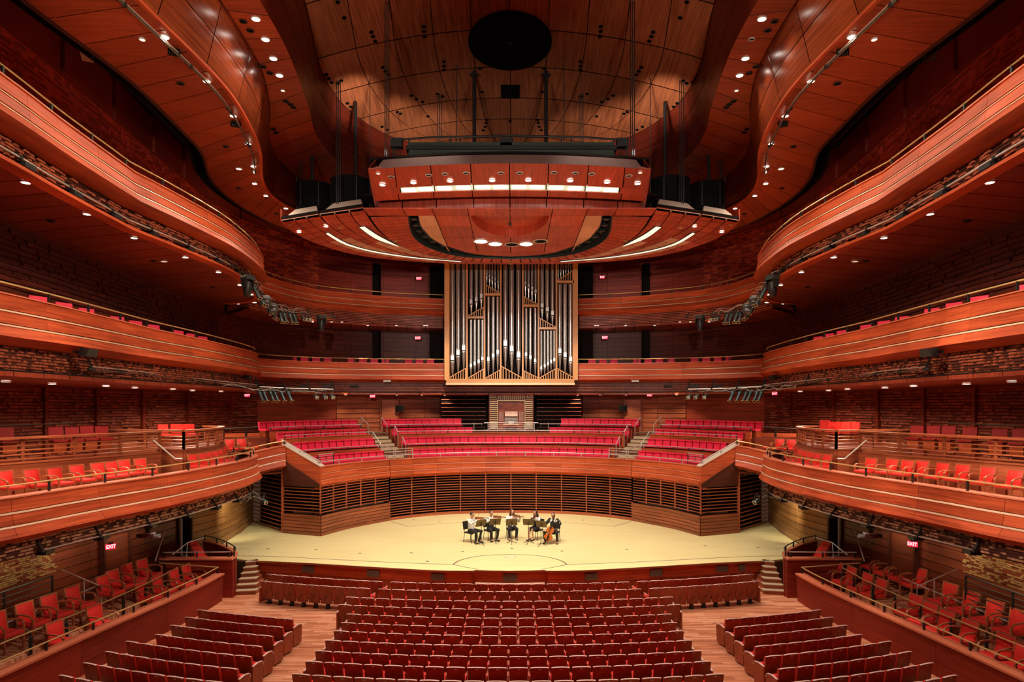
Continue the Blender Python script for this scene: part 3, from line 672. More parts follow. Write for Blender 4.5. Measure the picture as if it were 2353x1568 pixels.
# dome: panels between arcs across the hall, each bent to the vault
ys = [14, 18.2, 21.4, 24.6, 27.4, 29.7, 31.9, 33.6, 35.2, 36.5]
xs = 10
ocy, ocr = 27.95, 1.68
for i in range(len(ys) - 1):
    y0, y1 = ys[i] + 0.025, ys[i + 1] - 0.025
    for j in range(xs):
        k = MB(); nx_, ny_ = 5, 4; A = []
        for q in range(ny_ + 1):
            y = y0 + (y1 - y0) * q / ny_; xm = min(-0.02, byy(RIM, y)) if y < 36.4 else -0.05
            row = []
            for p in range(nx_ + 1):
                t = (j + (p / nx_)) / xs; x = xm + (-2 * xm) * t
                e = 0.016 if p == 0 else (-0.016 if p == nx_ else 0)
                bow = 0.0
                row.append((x + e, y, zdome(x, y)))
            A.append(row)
        vs = [v for r in A for v in r]; w = nx_ + 1
        fs = []
        for q in range(ny_):
            for p in range(nx_):
                cx_ = sum(A[q + a][p + b][0] for a in (0, 1) for b in (0, 1)) / 4; cy_ = sum(A[q + a][p + b][1] for a in (0, 1) for b in (0, 1)) / 4
                fs.append((q * w + p, q * w + p + 1, (q + 1) * w + p + 1, (q + 1) * w + p))
        k.add(vs, fs); obj('dome_panel', k, M['dome'], ce)
for m, sd in SIDE:
    n = 60
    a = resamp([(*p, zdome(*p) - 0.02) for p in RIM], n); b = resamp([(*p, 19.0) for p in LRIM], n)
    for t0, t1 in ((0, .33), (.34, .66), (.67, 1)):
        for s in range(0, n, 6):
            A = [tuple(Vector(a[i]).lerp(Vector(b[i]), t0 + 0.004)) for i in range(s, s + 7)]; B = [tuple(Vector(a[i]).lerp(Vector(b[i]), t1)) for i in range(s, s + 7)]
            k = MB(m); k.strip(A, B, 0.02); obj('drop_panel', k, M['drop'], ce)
    # lit soffit strip
    a = resamp(LRIM, 48); b = resamp(SOUT, 48)
    for s in range(0, 48, 2):
        k = MB(m); k.strip([(*p, 19.0) for p in a[s:s + 3]], [(*p, 19.0) for p in b[s:s + 3]], 0.1)
        mid = k.v; obj('soffit_panel', k, M['soffit'], ce)
    # joints between the strip panels
    for s in range(2, 48, 2):
        k = MB(m); k.bar((*a[s], 18.998), (*b[s], 18.998), 0.03, 0.012); obj('joint', k, M['darkwood'], ce)
    # ribbon wall, two courses of panels
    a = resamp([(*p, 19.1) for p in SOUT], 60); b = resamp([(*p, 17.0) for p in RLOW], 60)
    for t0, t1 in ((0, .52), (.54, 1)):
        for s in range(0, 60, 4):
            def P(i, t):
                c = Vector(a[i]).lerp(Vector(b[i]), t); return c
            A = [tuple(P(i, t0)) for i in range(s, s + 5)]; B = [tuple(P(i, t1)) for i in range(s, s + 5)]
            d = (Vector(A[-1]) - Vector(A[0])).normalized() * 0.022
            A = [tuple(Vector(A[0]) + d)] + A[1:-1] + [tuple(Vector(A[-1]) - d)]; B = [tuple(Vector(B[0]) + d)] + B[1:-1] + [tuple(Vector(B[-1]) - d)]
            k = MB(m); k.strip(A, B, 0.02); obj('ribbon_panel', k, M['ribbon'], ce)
    k = MB(m); k.sweep(RLOW, [(-0.06, -0.05), (0.05, -0.05), (0.05, 0.03), (-0.06, 0.03)], 17.0); obj('ribbon_edge', k, M['fascia'], ce)
    # lower ceiling with skewed panel joints
    a = resamp(RLOW, 66); b = resamp(LOUT, 66)
    slab(ce, 's', RLOW, LOUT, 17.0, m, 34, 0.1, 'soffit')
    k = MB(m); k.sweep(LOUT, [(-0.05, -0.05), (0.03, -0.05), (0.03, 0.12), (-0.05, 0.12)], 17.0); obj('ceiling_edge', k, M['darkwood'], ce)
    # dark space above the gap at the wall
    k = MB(m); k.strip([(*p, 19.7) for p in resamp(LOUT, 40)], [(*p, 19.7) for p in resamp(off(W2, -0.5), 40)], 0.1); obj('attic_void', k, M['dark'], ce)
    k = MB(m); k.sweep(off(LOUT, -0.5), [(-.05, 17.15), (0, 17.15), (0, 19.8), (-.05, 19.8)]); obj('attic_edge', k, M['dark'], ce)
    # a pale duct end glimpsed in the gap
    k = MB(m); k.bar((-12.0, 19.2, 17.9), (-12.7, 20.6, 18.0), 0.3, 0.35); obj('duct', k, M['cream' if m > 0 else 'greendark'], ce)
# oculus, hatch and openings of the dome
def nrm_dome(x, y): return Vector((0.04 * x, 0.16, 1)).normalized()
def on_dome(x, y, r, name, mat, par=None, n=20, lift=0.03, label=None):
    nz = nrm_dome(x, y); R = Vector((0, 0, -1)).rotation_difference(-nz).to_matrix().to_4x4()
    Mx = Matrix.Translation((x, y, zdome(x, y) - lift)) @ R
    return Mx
Mx = on_dome(0, ocy, ocr, "oculus", "dark", lift=0.16)
k = MB(); k.lathe([(0.0001, 0.02), (ocr, 0.02), (ocr, -0.03), (ocr + 0.03, -0.03), (ocr + 0.03, 0.05)], 48, Mx); obj('oculus', k, M['void'], ce, label='round black opening in the dome')
k = MB(); k.box((0, 0, 0), (0.28, 0.05, 0.05), 0, M=Mx); k.box((0.05, 0.05, -0.04), (0.05, 0.05, 0.05), M=Mx); obj('oculus_gear', k, M['spotbody'], ce)
hx_, hy_ = 0, 31.35
Mx = on_dome(hx_, hy_, 1, '', ''); k = MB(); k.box((0, 0, -.03), (0.86, 0.95, 0.06), M=Mx); obj('hatch', k, M['void'], ce, label='square black hatch')
def dome_xy(px, py):
    y = 28.0
    for _ in range(30):
        x = (px - CX) * y / F + X0; y = 0.5 * y + 0.5 * F * (zdome(x, y) - CZ) / (HY - py)
    return (px - CX) * y / F + X0, y
holes = [(776, 3), (791, 39), (853, 72), (857, 82), (862, 93), (974, 59), (974, 70), (976, 82), (880, 153), (886, 162), (892, 170), (1020, 140), (1020, 150), (1020, 159), (750, 170), (755, 179), (762, 188), (784, 184), (776, 190), (945, 218), (957, 226), (971, 233), (1005, 214), (1017, 220), (1108, 210), (1103, 156), (798, 236), (806, 244), (913, 256), (920, 260), (983, 266), (878, 290), (890, 297), (1119, 274), (1117, 281), (1115, 290), (1110, 298), (1172, 277)]
for px, py in holes:
    for q in ((px, py), (2 * CX - px - 4, py)):
        if q[0] > 1160 and px == 1172 and q[0] != px: continue
        x, y = dome_xy(*q)
        if y > 36.3: continue
        k = MB(); k.lathe([(0.0001, 0), (0.085, 0), (0.085, -0.01), (0.0001, -0.01)], 14, on_dome(x, y, .1, '', '')); obj('ceiling_port', k, M['void'], ce)
# attic slab above everything, closes the room
k = MB(); k.prism([(-20, 2), (20, 2), (20, 50), (-20, 50)], 24.6, 24.8); obj('roof', k, M['dark'], ce)

# ================================================================ DOWNLIGHTS
def lamp_proto(name, label, r, mat, lens='lamp'):
    t = thing(name, label, 'ceiling light')
    k = MB(); k.lathe([(r * 1.25, 0.0), (r * 1.3, -0.02), (r * 1.02, -0.035), (r, -0.005)], 16); obj('trim_ring', k, M[mat], t)
    k = MB(); k.lathe([(0.0001, -0.012), (r, -0.012), (r, 0.0), (0.0001, 0.0)], 16); obj('lens', k, M[lens], t)
    return remember(t)
L_ON = lamp_proto('ceiling_light', 'x', 0.085, 'white')
L_OFF = lamp_proto('ceiling_light', 'x', 0.085, 'cream', 'void')
L_WIDE = lamp_proto('ceiling_light', 'x', 0.14, 'cream', 'lampdim')
L_BLACK = lamp_proto('ceiling_speaker', 'x', 0.15, 'darktrim', 'void')
FIRST = {}
def place(proto, loc, label, group, scale=None, rz=0):
    if proto.name not in FIRST:
        FIRST[proto.name] = 1; proto.location = loc; proto['label'] = label; proto['group'] = group; proto.rotation_euler = (0, 0, rz)
        if scale: proto.scale = scale
        if 'speaker' in proto.name: proto['category'] = 'speaker'
        return proto
    o = dup(proto, loc, rz, label, scale); o['group'] = group
    if 'speaker' in proto.name: o['category'] = 'speaker'
    return o
def LM(px, py, z, m): x, y = U(px, py, z); return (m * x, y, z - 0.004)
LAMPS = []
# lit strip soffit (z 19)
strip = [(588, 42), (610, 89), (628, 133), (642, 172)]
for m, sd in SIDE:
    for i, (px, py) in enumerate(strip):
        if m == -1 and i == 1:
            place(L_OFF, LM(px + 3, py, 19, m), 'unlit recessed fitting second from the top in the pale strip by the dome, right side', 'strip fittings'); continue
        p = LM(px, py, 19, m); LAMPS.append((p, 'strip'))
        place(L_ON, p, 'bright round ceiling light, %s from the top of the pale strip left of the dome' % nth(i + 1) if m > 0 else 'bright round ceiling light, %s from the top of the pale strip right of the dome' % nth(i + 1), 'lights in the strip beside the dome', (1.35, 1.35, 1))
    for i, (px, py) in enumerate([(559, 48), (575, 69), (604, 152), (620, 167), (657, 232), (667, 239), (674, 246), (628, 296), (634, 304)]):
        place(L_BLACK, LM(px, py, 19, m), 'small black ceiling port, %s from the top of the strip beside the dome, %s side' % (nth(i + 1), sd), 'black ports in the strip', (0.62, 0.62, 1))
    place(L_WIDE, LM(650, 207, 19, m), 'small dim fitting below the lit ones in the strip beside the dome, %s side' % sd, 'dim fittings', (0.5, 0.5, 1))
# lower ceiling (z 17)
low = [(379, 83), (475, 185), (536, 265), (570, 329), (582, 381), (585, 421), (611, 449), (657, 478)]
for m, sd in SIDE:
    for i, (px, py) in enumerate(low):
        p = LM(px, py, 17, m); LAMPS.append((p, 'low'))
        place(L_ON, p, 'bright round light in the lower curved ceiling, %s from the top, %s side' % (nth(i + 1), sd), 'lights along the lower ceiling edge', (1.15, 1.15, 1))
    for i, (px, py) in enumerate([(415, 191), (519, 336), (548, 432), (636, 491)]):
        place(L_BLACK, LM(px, py, 17, m), 'dark oval ceiling speaker in the lower curved ceiling, %s from the top, %s side' % (nth(i + 1), sd), 'ceiling speakers')
    place(L_WIDE, LM(327, 89, 17, m), 'wide pale fitting beside the black lighting pipe, upper %s ceiling' % sd, 'wide pale fittings')
    place(L_WIDE, LM(549, 387, 17, m), 'small wide pale fitting near the foot of the %s curved ceiling' % sd, 'wide pale fittings', (0.8, 0.8, 1))
# soffit of the upper balcony (z 12.68)
s3 = [(59, 417), (200, 490), (308, 545), (426, 590), (502, 624), (551, 654), (578, 676), (546, 697), (585, 694)]
s3b = [(719, 735), (762, 745), (786, 739), (845, 743), (911, 745), (981, 747), (975, 755)]
for m, sd in SIDE:
    for i, (px, py) in enumerate(s3):
        p = LM(px, py, 12.68, m); LAMPS.append((p, 's3'))
        place(L_ON, p, 'bright light under the upper balcony, %s from the near end, %s side' % (nth(i + 1), sd), 'lights under the upper balcony', (1.1, 1.1, 1))
    for i, (px, py) in enumerate([(116, 507), (353, 599), (488, 659), (535, 698)]):
        place(L_BLACK, LM(px, py, 12.68, m), 'dark ceiling speaker under the upper balcony, %s from the near end, %s side' % (nth(i + 1), sd), 'ceiling speakers')
    place(L_WIDE, LM(377, 598, 12.68, m), 'pale smoke detector under the upper %s balcony' % sd, 'smoke detectors', (0.75, 0.75, 1.6))
    for i, (px, py) in enumerate(s3b):
        y = 42.8 if px > 800 else 41.0
        p = (m * ((px - CX) * y / F + X0), y, 12.49); LAMPS.append((p, 's3b'))
        place(L_ON, p, 'small light under the upper balcony, %s on the way to the organ, %s side' % (nth(i + 1), sd), 'lights under the upper balcony by the organ', (0.85, 0.85, 1))
s2 = [(146, 860), (262, 869), (348, 878), (445, 887), (510, 893), (548, 897), (571, 902), (583, 904)]
for m, sd in SIDE:
    for i, (px, py) in enumerate(s2):
        x, y = -15.0 + 0.3 * (i % 2), 17.5 + i * 2.45
        p = (m * x, y, 8.17); LAMPS.append((p, 's2'))
        place(L_ON, p, 'thin lit downlight under the middle balcony, %s from the near end, %s side' % (nth(i + 1), sd), 'lights under the middle balcony')
    for i, x in enumerate((-10.6, -9.1, -7.6, -6.0, -4.5)):
        p = (m * x, byy([(q[1], q[0]) for q in W1 if q[1] > 40], x) - 1.5, 8.14); LAMPS.append((p, 's2b'))
        place(L_ON, p, 'small downlight above the choir back wall, %s from the %s side' % (nth(i + 1), sd), 'lights above the choir wall', (0.9, 0.9, 1))

# ================================================================ CHOIR TERRACE
CC = (0, 31.0)
def arcp(r, t0, t1, step=0.4, z=None):
    n = max(1, int(abs(t1 - t0) * math.pi / 180 * r / step)); o = []
    for i in range(n + 1):
        t = math.radians(t0 + (t1 - t0) * i / n); p = (-r * math.sin(t), CC[1] + r * math.cos(t)); o.append(p if z is None else (*p, z))
    return o
ch = wthing('choir_terrace', 'stepped choir terrace behind the stage with orange wood front', 'terrace', (0, 40, 3.5))
L_, R_ = SIDE
front9 = arcp(9.6, 75.5, -75.5)
fascia(ch, arcp(9.6, 75.5, 44.5), 4.45, 0.92, 1, 1.6, rail=False, tilt=0.02, mat='choirfront', lip='ledge')
fascia(ch, arcp(9.6, 44.3, -44.3), 4.45, 0.92, 1, 1.55, rail=False, tilt=0.02, mat='choirfront', lip='ledge')
fascia(ch, arcp(9.6, -44.5, -75.5), 4.45, 0.92, 1, 1.6, rail=False, tilt=0.02, mat='choirfront', lip='ledge')
handrail(ch, arcp(9.75, 75, -75), 4.45, 0.2, 1, 1.7, 'steel', 0.03, 'steel')
TF = [(9.7, 11.1, 4.05), (11.1, 12.2, 4.7), (12.2, 13.35, 5.2), (13.35, 16.6, 5.75)]
for i, (r0, r1, z) in enumerate(TF):
    tm = (74.2, 73.4, 72.4, 71.2)[i]; a = arcp(r0, tm, -tm, 0.8, z - 0.6); b = arcp(r1, tm, -tm, 0.8, z - 0.6)
    n = min(len(a), len(b)) - 1
    k = MB(); k.strip(resamp(a, 40), resamp(b, 40), 0.6); obj('riser', k, M['wall2'], ch)
def desk(r, z0, z1, t0, t1, m, ledge=True, mat='choirfront'):
    L = abs(t1 - t0) * math.pi / 180 * r; n = max(1, round(L / 1.3))
    for i in range(n):
        a = t0 + (t1 - t0) * i / n; b = t0 + (t1 - t0) * (i + 1) / n; e = (t1 - t0) / n * 0.004
        k = MB(m); k.sweep(arcp(r, a + e, b - e), [(-0.03, z0), (0.03, z0), (0.03, z1), (-0.03, z1)]); obj('front_panel', k, M[mat], ch)
    if ledge:
        k = MB(m); k.sweep(arcp(r, t0, t1), [(-0.16, z1), (0.06, z1), (0.06, z1 + 0.04), (-0.16, z1 + 0.04)]); obj('ledge', k, M['ledge'], ch)
for m, sd in SIDE:
    desk(11.1, 4.05, 5.0, 72, 42.5, m, False); desk(12.2, 4.7, 5.72, 72.5, 42, m); desk(13.35, 5.2, 6.08, 70, 42, m, False)
    handrail(ch, arcp(11.1, 71, 42.5), 5.0, 0.16, m, 1.1, 'steel', 0.026, 'darktrim')
    handrail(ch, arcp(12.2, 71.5, 42), 5.76, 0.13, m, 1.5, 'steel', 0.026, 'darktrim')
    handrail(ch, arcp(13.35, 70, 42), 6.08, 0.22, m, 1.3, 'steel', 0.026, 'darktrim')
    desk(13.35, 5.2, 6.0, 34, 12, m, False); handrail(ch, arcp(13.35, 34, 8), 6.0, 0.25, m, 1.3, 'steel', 0.026, 'darktrim')
desk(11.1, 4.05, 5.0, 33.5, -33.5, 1, False); desk(12.2, 4.7, 5.70, 34, -34, 1)
handrail(ch, arcp(11.1, 33.5, -33.5), 5.0, 0.16, 1, 1.15, 'steel', 0.026, 'darktrim')
handrail(ch, arcp(12.2, 34, -34), 5.74, 0.13, 1, 1.7, 'steel', 0.028, 'darktrim')
# sloping end parapets
for m, sd in SIDE:
    sp = [(-11.45, 34.32, 1.02), (-9.29, 33.39, 0.0)]
    p = wthing('end_parapet', 'sloping wooden parapet with steel rail closing the %s end of the choir terrace' % sd, 'parapet', (m * -10.3, 33.8, 3.4))
    k = MB(m); k.sweep(sp, [(-0.12, -0.95), (0.02, -0.95), (0.02, 0), (-0.12, 0)], 4.45); obj('panel', k, M['choirfront'], p)
    k = MB(m); k.sweep(sp, [(-0.3, 0.0), (0.05, 0.0), (0.05, 0.05), (-0.3, 0.05)], 4.45); obj('ledge', k, M['cream'], p)
    handrail(p, [(-11.55, 34.45, 1.02), (-9.4, 33.52, 0.02)], 4.5, 0.2, m, 1.2, 'steel', 0.03, 'steel')
# aisle stairs
for m, sd in SIDE:
    s = wthing('aisle_stair', 'pale stair between the red choir seat rows, %s of the console' % sd, 'stairs', (m * -7, 39.6, 4.05))
    for i in range(9):
        r = 10.0 + i * 0.42; z = 4.05 + i * 0.2
        k = MB(m); k.sweep(arcp(r, 41.2, 35.2, 0.5), [(-0.45, -0.55), (0, -0.55), (0, 0.17), (-0.45, 0.17)], z); obj('step', k, M['steppale'], s)
        k = MB(m); k.sweep(arcp(r - 0.005, 41.2, 35.2, 0.5), [(-0.03, 0.15), (0.012, 0.15), (0.012, 0.18), (-0.03, 0.18)], z); obj('nosing', k, M['black'], s)
    for t, r0, r1, z0, z1 in ((41.8, 9.9, 11.0, 4.95, 5.15), (41.8, 11.2, 12.2, 5.15, 5.9), (34.4, 10.9, 11.4, 5.2, 5.6), (34.4, 12.0, 12.5, 5.85, 6.25), (35.5, 13.0, 13.8, 6.25, 6.7), (41, 13.0, 13.9, 6.3, 6.75)):
        a = arcp(r0, t, t)[0]; b = arcp(r1, t, t)[0]
        k = MB(m); k.tube([(*a, z0), (*b, z1)], 0.028, 6); k.tube([(*a, z0), (*a, z0 - 0.85)], 0.025, 6); k.tube([(*b, z1), (*b, z1 - 0.8)], 0.025, 6); obj('stair_rail', k, M['steel'], s)
    g = wthing('rail_gate', 'small steel barrier at the foot of the %s choir aisle' % sd, 'barrier', (m * -6.8, 39.2, 4.45))
    for zz in (4.72, 4.86, 5.0): k = MB(m); k.tube(arcp(9.8, 41.5, 35, 0.4, zz), 0.016, 5); obj('bar', k, M['steel'], g)
    for t in (41.5, 35): k = MB(m); q = arcp(9.8, t, t)[0]; k.box((q[0], q[1], 4.72), (0.04, 0.04, 0.56)); obj('post', k, M['steel'], g)
    g = wthing('low_barrier', 'small barred steel barrier at the stage corner of the %s choir row' % sd, 'barrier', (m * -9.3, 34.3, 4.45))
    a = arcp(9.95, 73.5, 66, 0.4)
    for zz in (4.6, 4.7, 4.8, 4.9, 5.0): k = MB(m); k.tube([(*q, zz) for q in a], 0.012 if zz < 5 else 0.025, 5); obj('bar', k, M['steel'], g)
    for q in (a[0], a[-1]): k = MB(m); k.box((q[0], q[1], 4.72), (0.04, 0.04, 0.56)); obj('post', k, M['black'], g)

# ================================================================ BACK WALL BEHIND THE CHOIR
for m, sd in SIDE:
    p = wthing('ribbed_panel', 'black panel with thin red ribs beside the organ console, %s side' % sd, 'wall panel', (m * -3, 46.4, 5.75))
    k = MB(m); k.box((-3.15, 46.55, 6.95), (3.25, 0.1, 2.5)); obj('black_board', k, M['dark'], p)
    for i in range(9): k = MB(m); k.box((-3.25, 46.46, 5.95 + i * 0.27), (3.0, 0.08, 0.035)); obj('rib', k, M['rib'], p)
    d = wthing('door_%d' % (1 if m > 0 else 2), None, None, (m * -8.1, 46.1, 5.75), kind='structure')
    k = MB(m); k.bar((-8.75, 46.15, 6.75), (-7.65, 46.5, 6.75), 0.06, 2.15); obj('leaf', k, M['base'], d)
    for a, b in (((-8.8, 46.1), (-8.74, 46.12)), ((-7.66, 46.46), (-7.6, 46.48))): k = MB(m); k.box((a[0], a[1], 6.8), (0.06, 0.12, 2.3)); obj('frame', k, M['wall'], d)
    s = thing('wall_monitor', 'small black screen on the wall beside the organ console, %s side' % sd, 'screen', (m * -7.55, 46.15, 7.25), -0.3 * m)
    k = MB(); k.box((0, 0, 0), (0.6, 0.08, 0.42)); obj('casing', k, M['black'], s); k = MB(); k.box((0, -0.045, 0), (0.52, 0.01, 0.34)); obj('display', k, M['void'], s)

# organ console niche: striped surround, key desk, stop jambs, bench and pedals
S = 45.2 / F
def ON(px, py, y=45.2): return UD(px, py, y)
ns = wthing('console_surround', 'pale striped wooden surround framing the organ console', 'surround', (0, 45.5, 5.75))
k = MB(); k.box((0, 45.62, 7.0), (2.98, 0.1, 2.75)); obj('backing', k, M['seatwood'], ns)
zt = ON(0, 902)[2]; zb = 5.75; zi = ON(0, 921)[2]
for i in range(14):
    x = -1.43 + 0.5 + (i + 0.5) * (1.86 / 14); k = MB(); k.box((x, 45.5, (zt + zi) / 2 + 0.0), (0.062, 0.1, zt - zi)); obj('slat', k, M['stripe'], ns)
n = int((zt - zb) / 0.135)
for m, sd in SIDE:
    for i in range(n):
        z = zt - 0.07 - i * 0.135; w = min(0.5, 0.12 + i * 0.135); k = MB(m); k.box((-1.43 + w / 2, 45.5, z), (w, 0.1, 0.06)); obj('slat', k, M['stripe'], ns)
        if i < 3: k = MB(m); k.box((-1.43 + w - 0.03, 45.5, (zt + z) / 2), (0.06, 0.1, zt - z)); obj('slat', k, M['stripe'], ns)
    k = MB(m); k.box((-0.91, 45.42, (zb + zi) / 2), (0.05, 0.2, zi - zb)); obj('frame_side', k, M['stripe'], ns)
k = MB(); k.box((0, 45.42, zi), (1.87, 0.2, 0.05)); obj('frame_top', k, M['stripe'], ns)
oc = wthing('organ_console', 'organ console with keyboards and two stop panels inside the striped surround', 'organ console', (0, 45.3, 5.75))
k = MB(); k.box((0, 45.5, 6.6), (1.7, 0.08, 1.6)); obj('cabinet_back', k, M['seatwood'], oc)
for m in (1, -1):
    k = MB(m); k.box((-0.66, 45.3, 6.72), (0.36, 0.3, 0.86)); j = obj('stop_jamb', k, M['louver'], oc)
    for a in range(4):
        for b in range(8):
            k2 = MB(m); 
            if a == 0 and b == 0: kk = MB(m)
            kk.ball((-0.77 + a * 0.075, 45.13, 6.44 + b * 0.072), 0.022, 6, 4)
    obj('stop_knobs', kk, M['tealknob'], j, kind='stuff')
k = MB(); k.box((0, 45.36, 6.88), (0.85, 0.06, 0.34), rx=-0.25); obj('music_desk', k, M['canopy_pale'], oc)
for i in range(4):
    k = MB(); k.box((0, 45.28 - i * 0.1, 6.62 - i * 0.075), (0.86, 0.13, 0.03)); kb = obj('keyboard', k, M['ivory'], oc)
    k = MB()
    for q in range(30):
        if q % 7 not in (2, 6): k.box((-0.41 + q * 0.0285, 45.31 - i * 0.1, 6.642 - i * 0.075), (0.012, 0.07, 0.014))
    obj('sharp_keys', k, M['black'], kb, kind='stuff')
k = MB(); k.box((0, 45.2, 6.1), (1.6, 0.3, 0.5)); obj('knee_panel', k, M['seatwood'], oc)
pb = wthing('organ_bench', 'wooden organ bench in front of the console', 'bench', (0, 44.65, 5.75))
k = MB(); k.box((0, 44.6, 6.22), (1.0, 0.3, 0.06)); obj('seat', k, M['canopy_pale'], pb)
for x in (-0.45, 0.45): k = MB(); k.box((x, 44.6, 5.97), (0.05, 0.28, 0.45)); obj('leg', k, M['louver'], pb)
k = MB(); k.box((0, 44.57, 6.32), (0.34, 0.2, 0.14)); tag(obj('score_stack', k, M['white']), 'white papers lying on the organ bench', 'paper')
r = wthing('console_rail', 'steel barrier of thin bars in front of the organ console', 'railing', (0, 43.6, 5.75))
for i, zz in enumerate((5.95, 6.07, 6.19, 6.32)): k = MB(); k.tube([(-1.5 if i < 3 else -1.75, 44.1, zz), (1.5 if i < 3 else 1.75, 44.1, zz)], 0.014 if i < 3 else 0.028, 6); obj('bar', k, M['steel'], r)
for x in (-1.5, 1.5, -2.4, 2.4): k = MB(); k.tube([(x, 44.1, 5.75), (x, 44.1, 6.34)], 0.022, 6); obj('post', k, M['steel'], r)

# ================================================================ PIPE ORGAN
OY = 43.6
def OX(px): return (px - CX) * OY / F + X0
def OZ(py): return CZ + (HY - py) * OY / F
og = wthing('pipe_organ', 'tall pipe organ with silver pipes in a pale wooden case above the console', 'pipe organ', (0, OY, OZ(885)))
k = MB(); k.box((0, OY + 1.0, (OZ(885) + 17.2) / 2), (8.3, 0.1, 17.2 - OZ(885))); obj('case_back', k, M['dark'], og)
for a, b, w, d in ((1021.5, 1033, 0, 1.0), (1316, 1327.5, 0, 1.0)):
    k = MB(); k.box(((OX(a) + OX(b)) / 2, OY + d / 2 - 0.1, (OZ(874) + 17.2) / 2), (OX(b) - OX(a), d, 17.2 - OZ(874))); obj('outer_post', k, M['organcase'], og)
posts = [1073, 1113.4, 1150.6, 1201.3, 1237.5, 1278.6]
for px in posts: k = MB(); k.box((OX(px), OY + 0.1, (OZ(874) + 17.2) / 2), (0.11, 0.3, 17.2 - OZ(874))); obj('post', k, M['organcase'], og)
k = MB(); k.box((0 - 0.05, OY + 0.35, (OZ(874) + OZ(885)) / 2), (OX(1323) - OX(1030), 1.1, OZ(874) - OZ(885))); obj('base_beam', k, M['organcase'], og)
k = MB(); k.box((-0.05, OY + 0.1, OZ(872.5)), (OX(1318) - OX(1030), 0.5, 0.06)); obj('sill', k, M['organcase'], og)
k = MB(); k.box((-0.05, OY - 0.21, OZ(883)), (OX(1324) - OX(1029), 0.06, 0.12)); obj('base_lip', k, M['organpale'], og)
def fan(x0, y0, x1, y1, yb):
    """triangle of upright slats under a slanting rail"""
    k = MB(); k.bar((OX(x0), OY - 0.02, OZ(y0)), (OX(x1), OY - 0.02, OZ(y1)), 0.07, 0.05); obj('slanting_rail', k, M['organcase'], og)
    n = 7
    for i in range(n):
        t = (i + 0.6) / n; x = x0 + (x1 - x0) * t; yt = y0 + (y1 - y0) * t
        h = OZ(yt) - OZ(yb)
        if h < 0.06: continue
        k = MB(); k.box((OX(x), OY + 0.02, OZ(yb) + h / 2), (0.055, 0.06, h)); obj('slat', k, M['organcase'], og)
def shelf(x0, x1, y): k = MB(); k.box(((OX(x0) + OX(x1)) / 2, OY + 0.08, OZ(y)), (OX(x1) - OX(x0), 0.36, 0.13)); obj('shelf', k, M['organcase'], og)
fan(1033, 868, 1072, 846, 871); fan(1076, 869, 1112, 848, 871); fan(1116, 869, 1150, 850, 871); fan(1152, 842, 1200, 869, 871); fan(1203, 852, 1237, 869, 871); fan(1240, 869, 1278, 847, 871); fan(1280, 847, 1319, 869, 871)
fan(1076, 726, 1112, 706, 728); shelf(1074, 1113, 730)
fan(1115, 654, 1149, 674, 675); shelf(1114, 1150, 677)
fan(1203, 682, 1236, 700, 701); shelf(1202, 1237, 703)
fan(1239, 731, 1277, 752, 753); shelf(1238, 1278, 755)
fan(1281, 645, 1318, 621, 646); shelf(1279, 1319, 648)
def pipe(px, ym, ytop, yfoot, r, yy=0.28):
    """foot cone, mouth with two lips, body"""
    zm, zt, zf = OZ(ym), OZ(ytop), OZ(yfoot); c = (OX(px), OY + yy)
    k = MB(); k.lathe([(r * 0.22, zf), (r * 0.95, zm - r * 1.3), (r, zm - r * 0.9), (r, zm - r * 0.6)], 14, c=(c[0], c[1], 0)); p = obj('pipe', k, M['tin'], og)
    k = MB(); k.lathe([(r, zm + r * 2.4), (r, zt), (r * 0.93, zt), (r * 0.93, zt - 0.2)], 14, c=(c[0], c[1], 0)); sub('pipe_body', k, M['tin'], p)
    k = MB(); k.lathe([(r * 0.98, zm - r * 0.45), (r * 0.98, zm + r * 2.4)], 14, c=(c[0], c[1], 0)); k.box((c[0], c[1] - r * 0.93, zm + r * 0.9), (r * 1.25, r * 0.2, r * 2.0)); sub('upper_lip', k, M['tinface'], p)
    k = MB(); k.ball((c[0], c[1] - r * 0.55, zm + r * 2.1), (r * 0.72, r * 0.6, r * 0.8), 10, 6); sub('lip_arch', k, M['tinbright'], p); k = MB(); k.ball((c[0], c[1] - r * 0.5, zm - r * 0.7), (r * 0.75, r * 0.6, r * 0.7), 10, 6); sub('lip_arch', k, M['tinbright'], p)
    k = MB(); k.box((c[0], c[1] - r * 0.96, zm - r * 0.25), (r * 1.3, r * 0.25, r * 0.35)); sub('mouth_slit', k, M['void'], p)
def row(xs, yms, ytop, diag, r):
    for x, ym in zip(xs, yms):
        yf = diag[1] + (diag[3] - diag[1]) * (x - diag[0]) / (diag[2] - diag[0]); pipe(x, ym, ytop, yf + 1, r)
row((1039, 1052, 1065), (827, 815, 804), 596, (1033, 868, 1072, 846), 0.155)
row((1082, 1094, 1105.5), (697, 691, 684), 596, (1076, 726, 1112, 706), 0.125)
row((1081.5, 1090.5, 1099.5, 1108), (843, 838, 833, 827), 734, (1076, 869, 1112, 848), 0.098)
row((1118, 1124.6, 1131, 1137.6, 1144.6), (632, 637, 641, 645, 650), 596, (1115, 654, 1149, 674), 0.072)
row((1122, 1133, 1143.5), (829, 821, 813), 681, (1116, 869, 1150, 850), 0.115)
row((1161, 1175.7, 1191.6), (794, 807, 821), 596, (1152, 842, 1200, 869), 0.165)
row((1207.5, 1215, 1223, 1231), (654, 659, 665, 671), 596, (1203, 682, 1236, 700), 0.088)
row((1209, 1219, 1230), (818, 824, 832), 707, (1203, 852, 1237, 869), 0.105)
row((1246, 1258, 1270), (706, 715, 723), 596, (1239, 731, 1277, 752), 0.135)
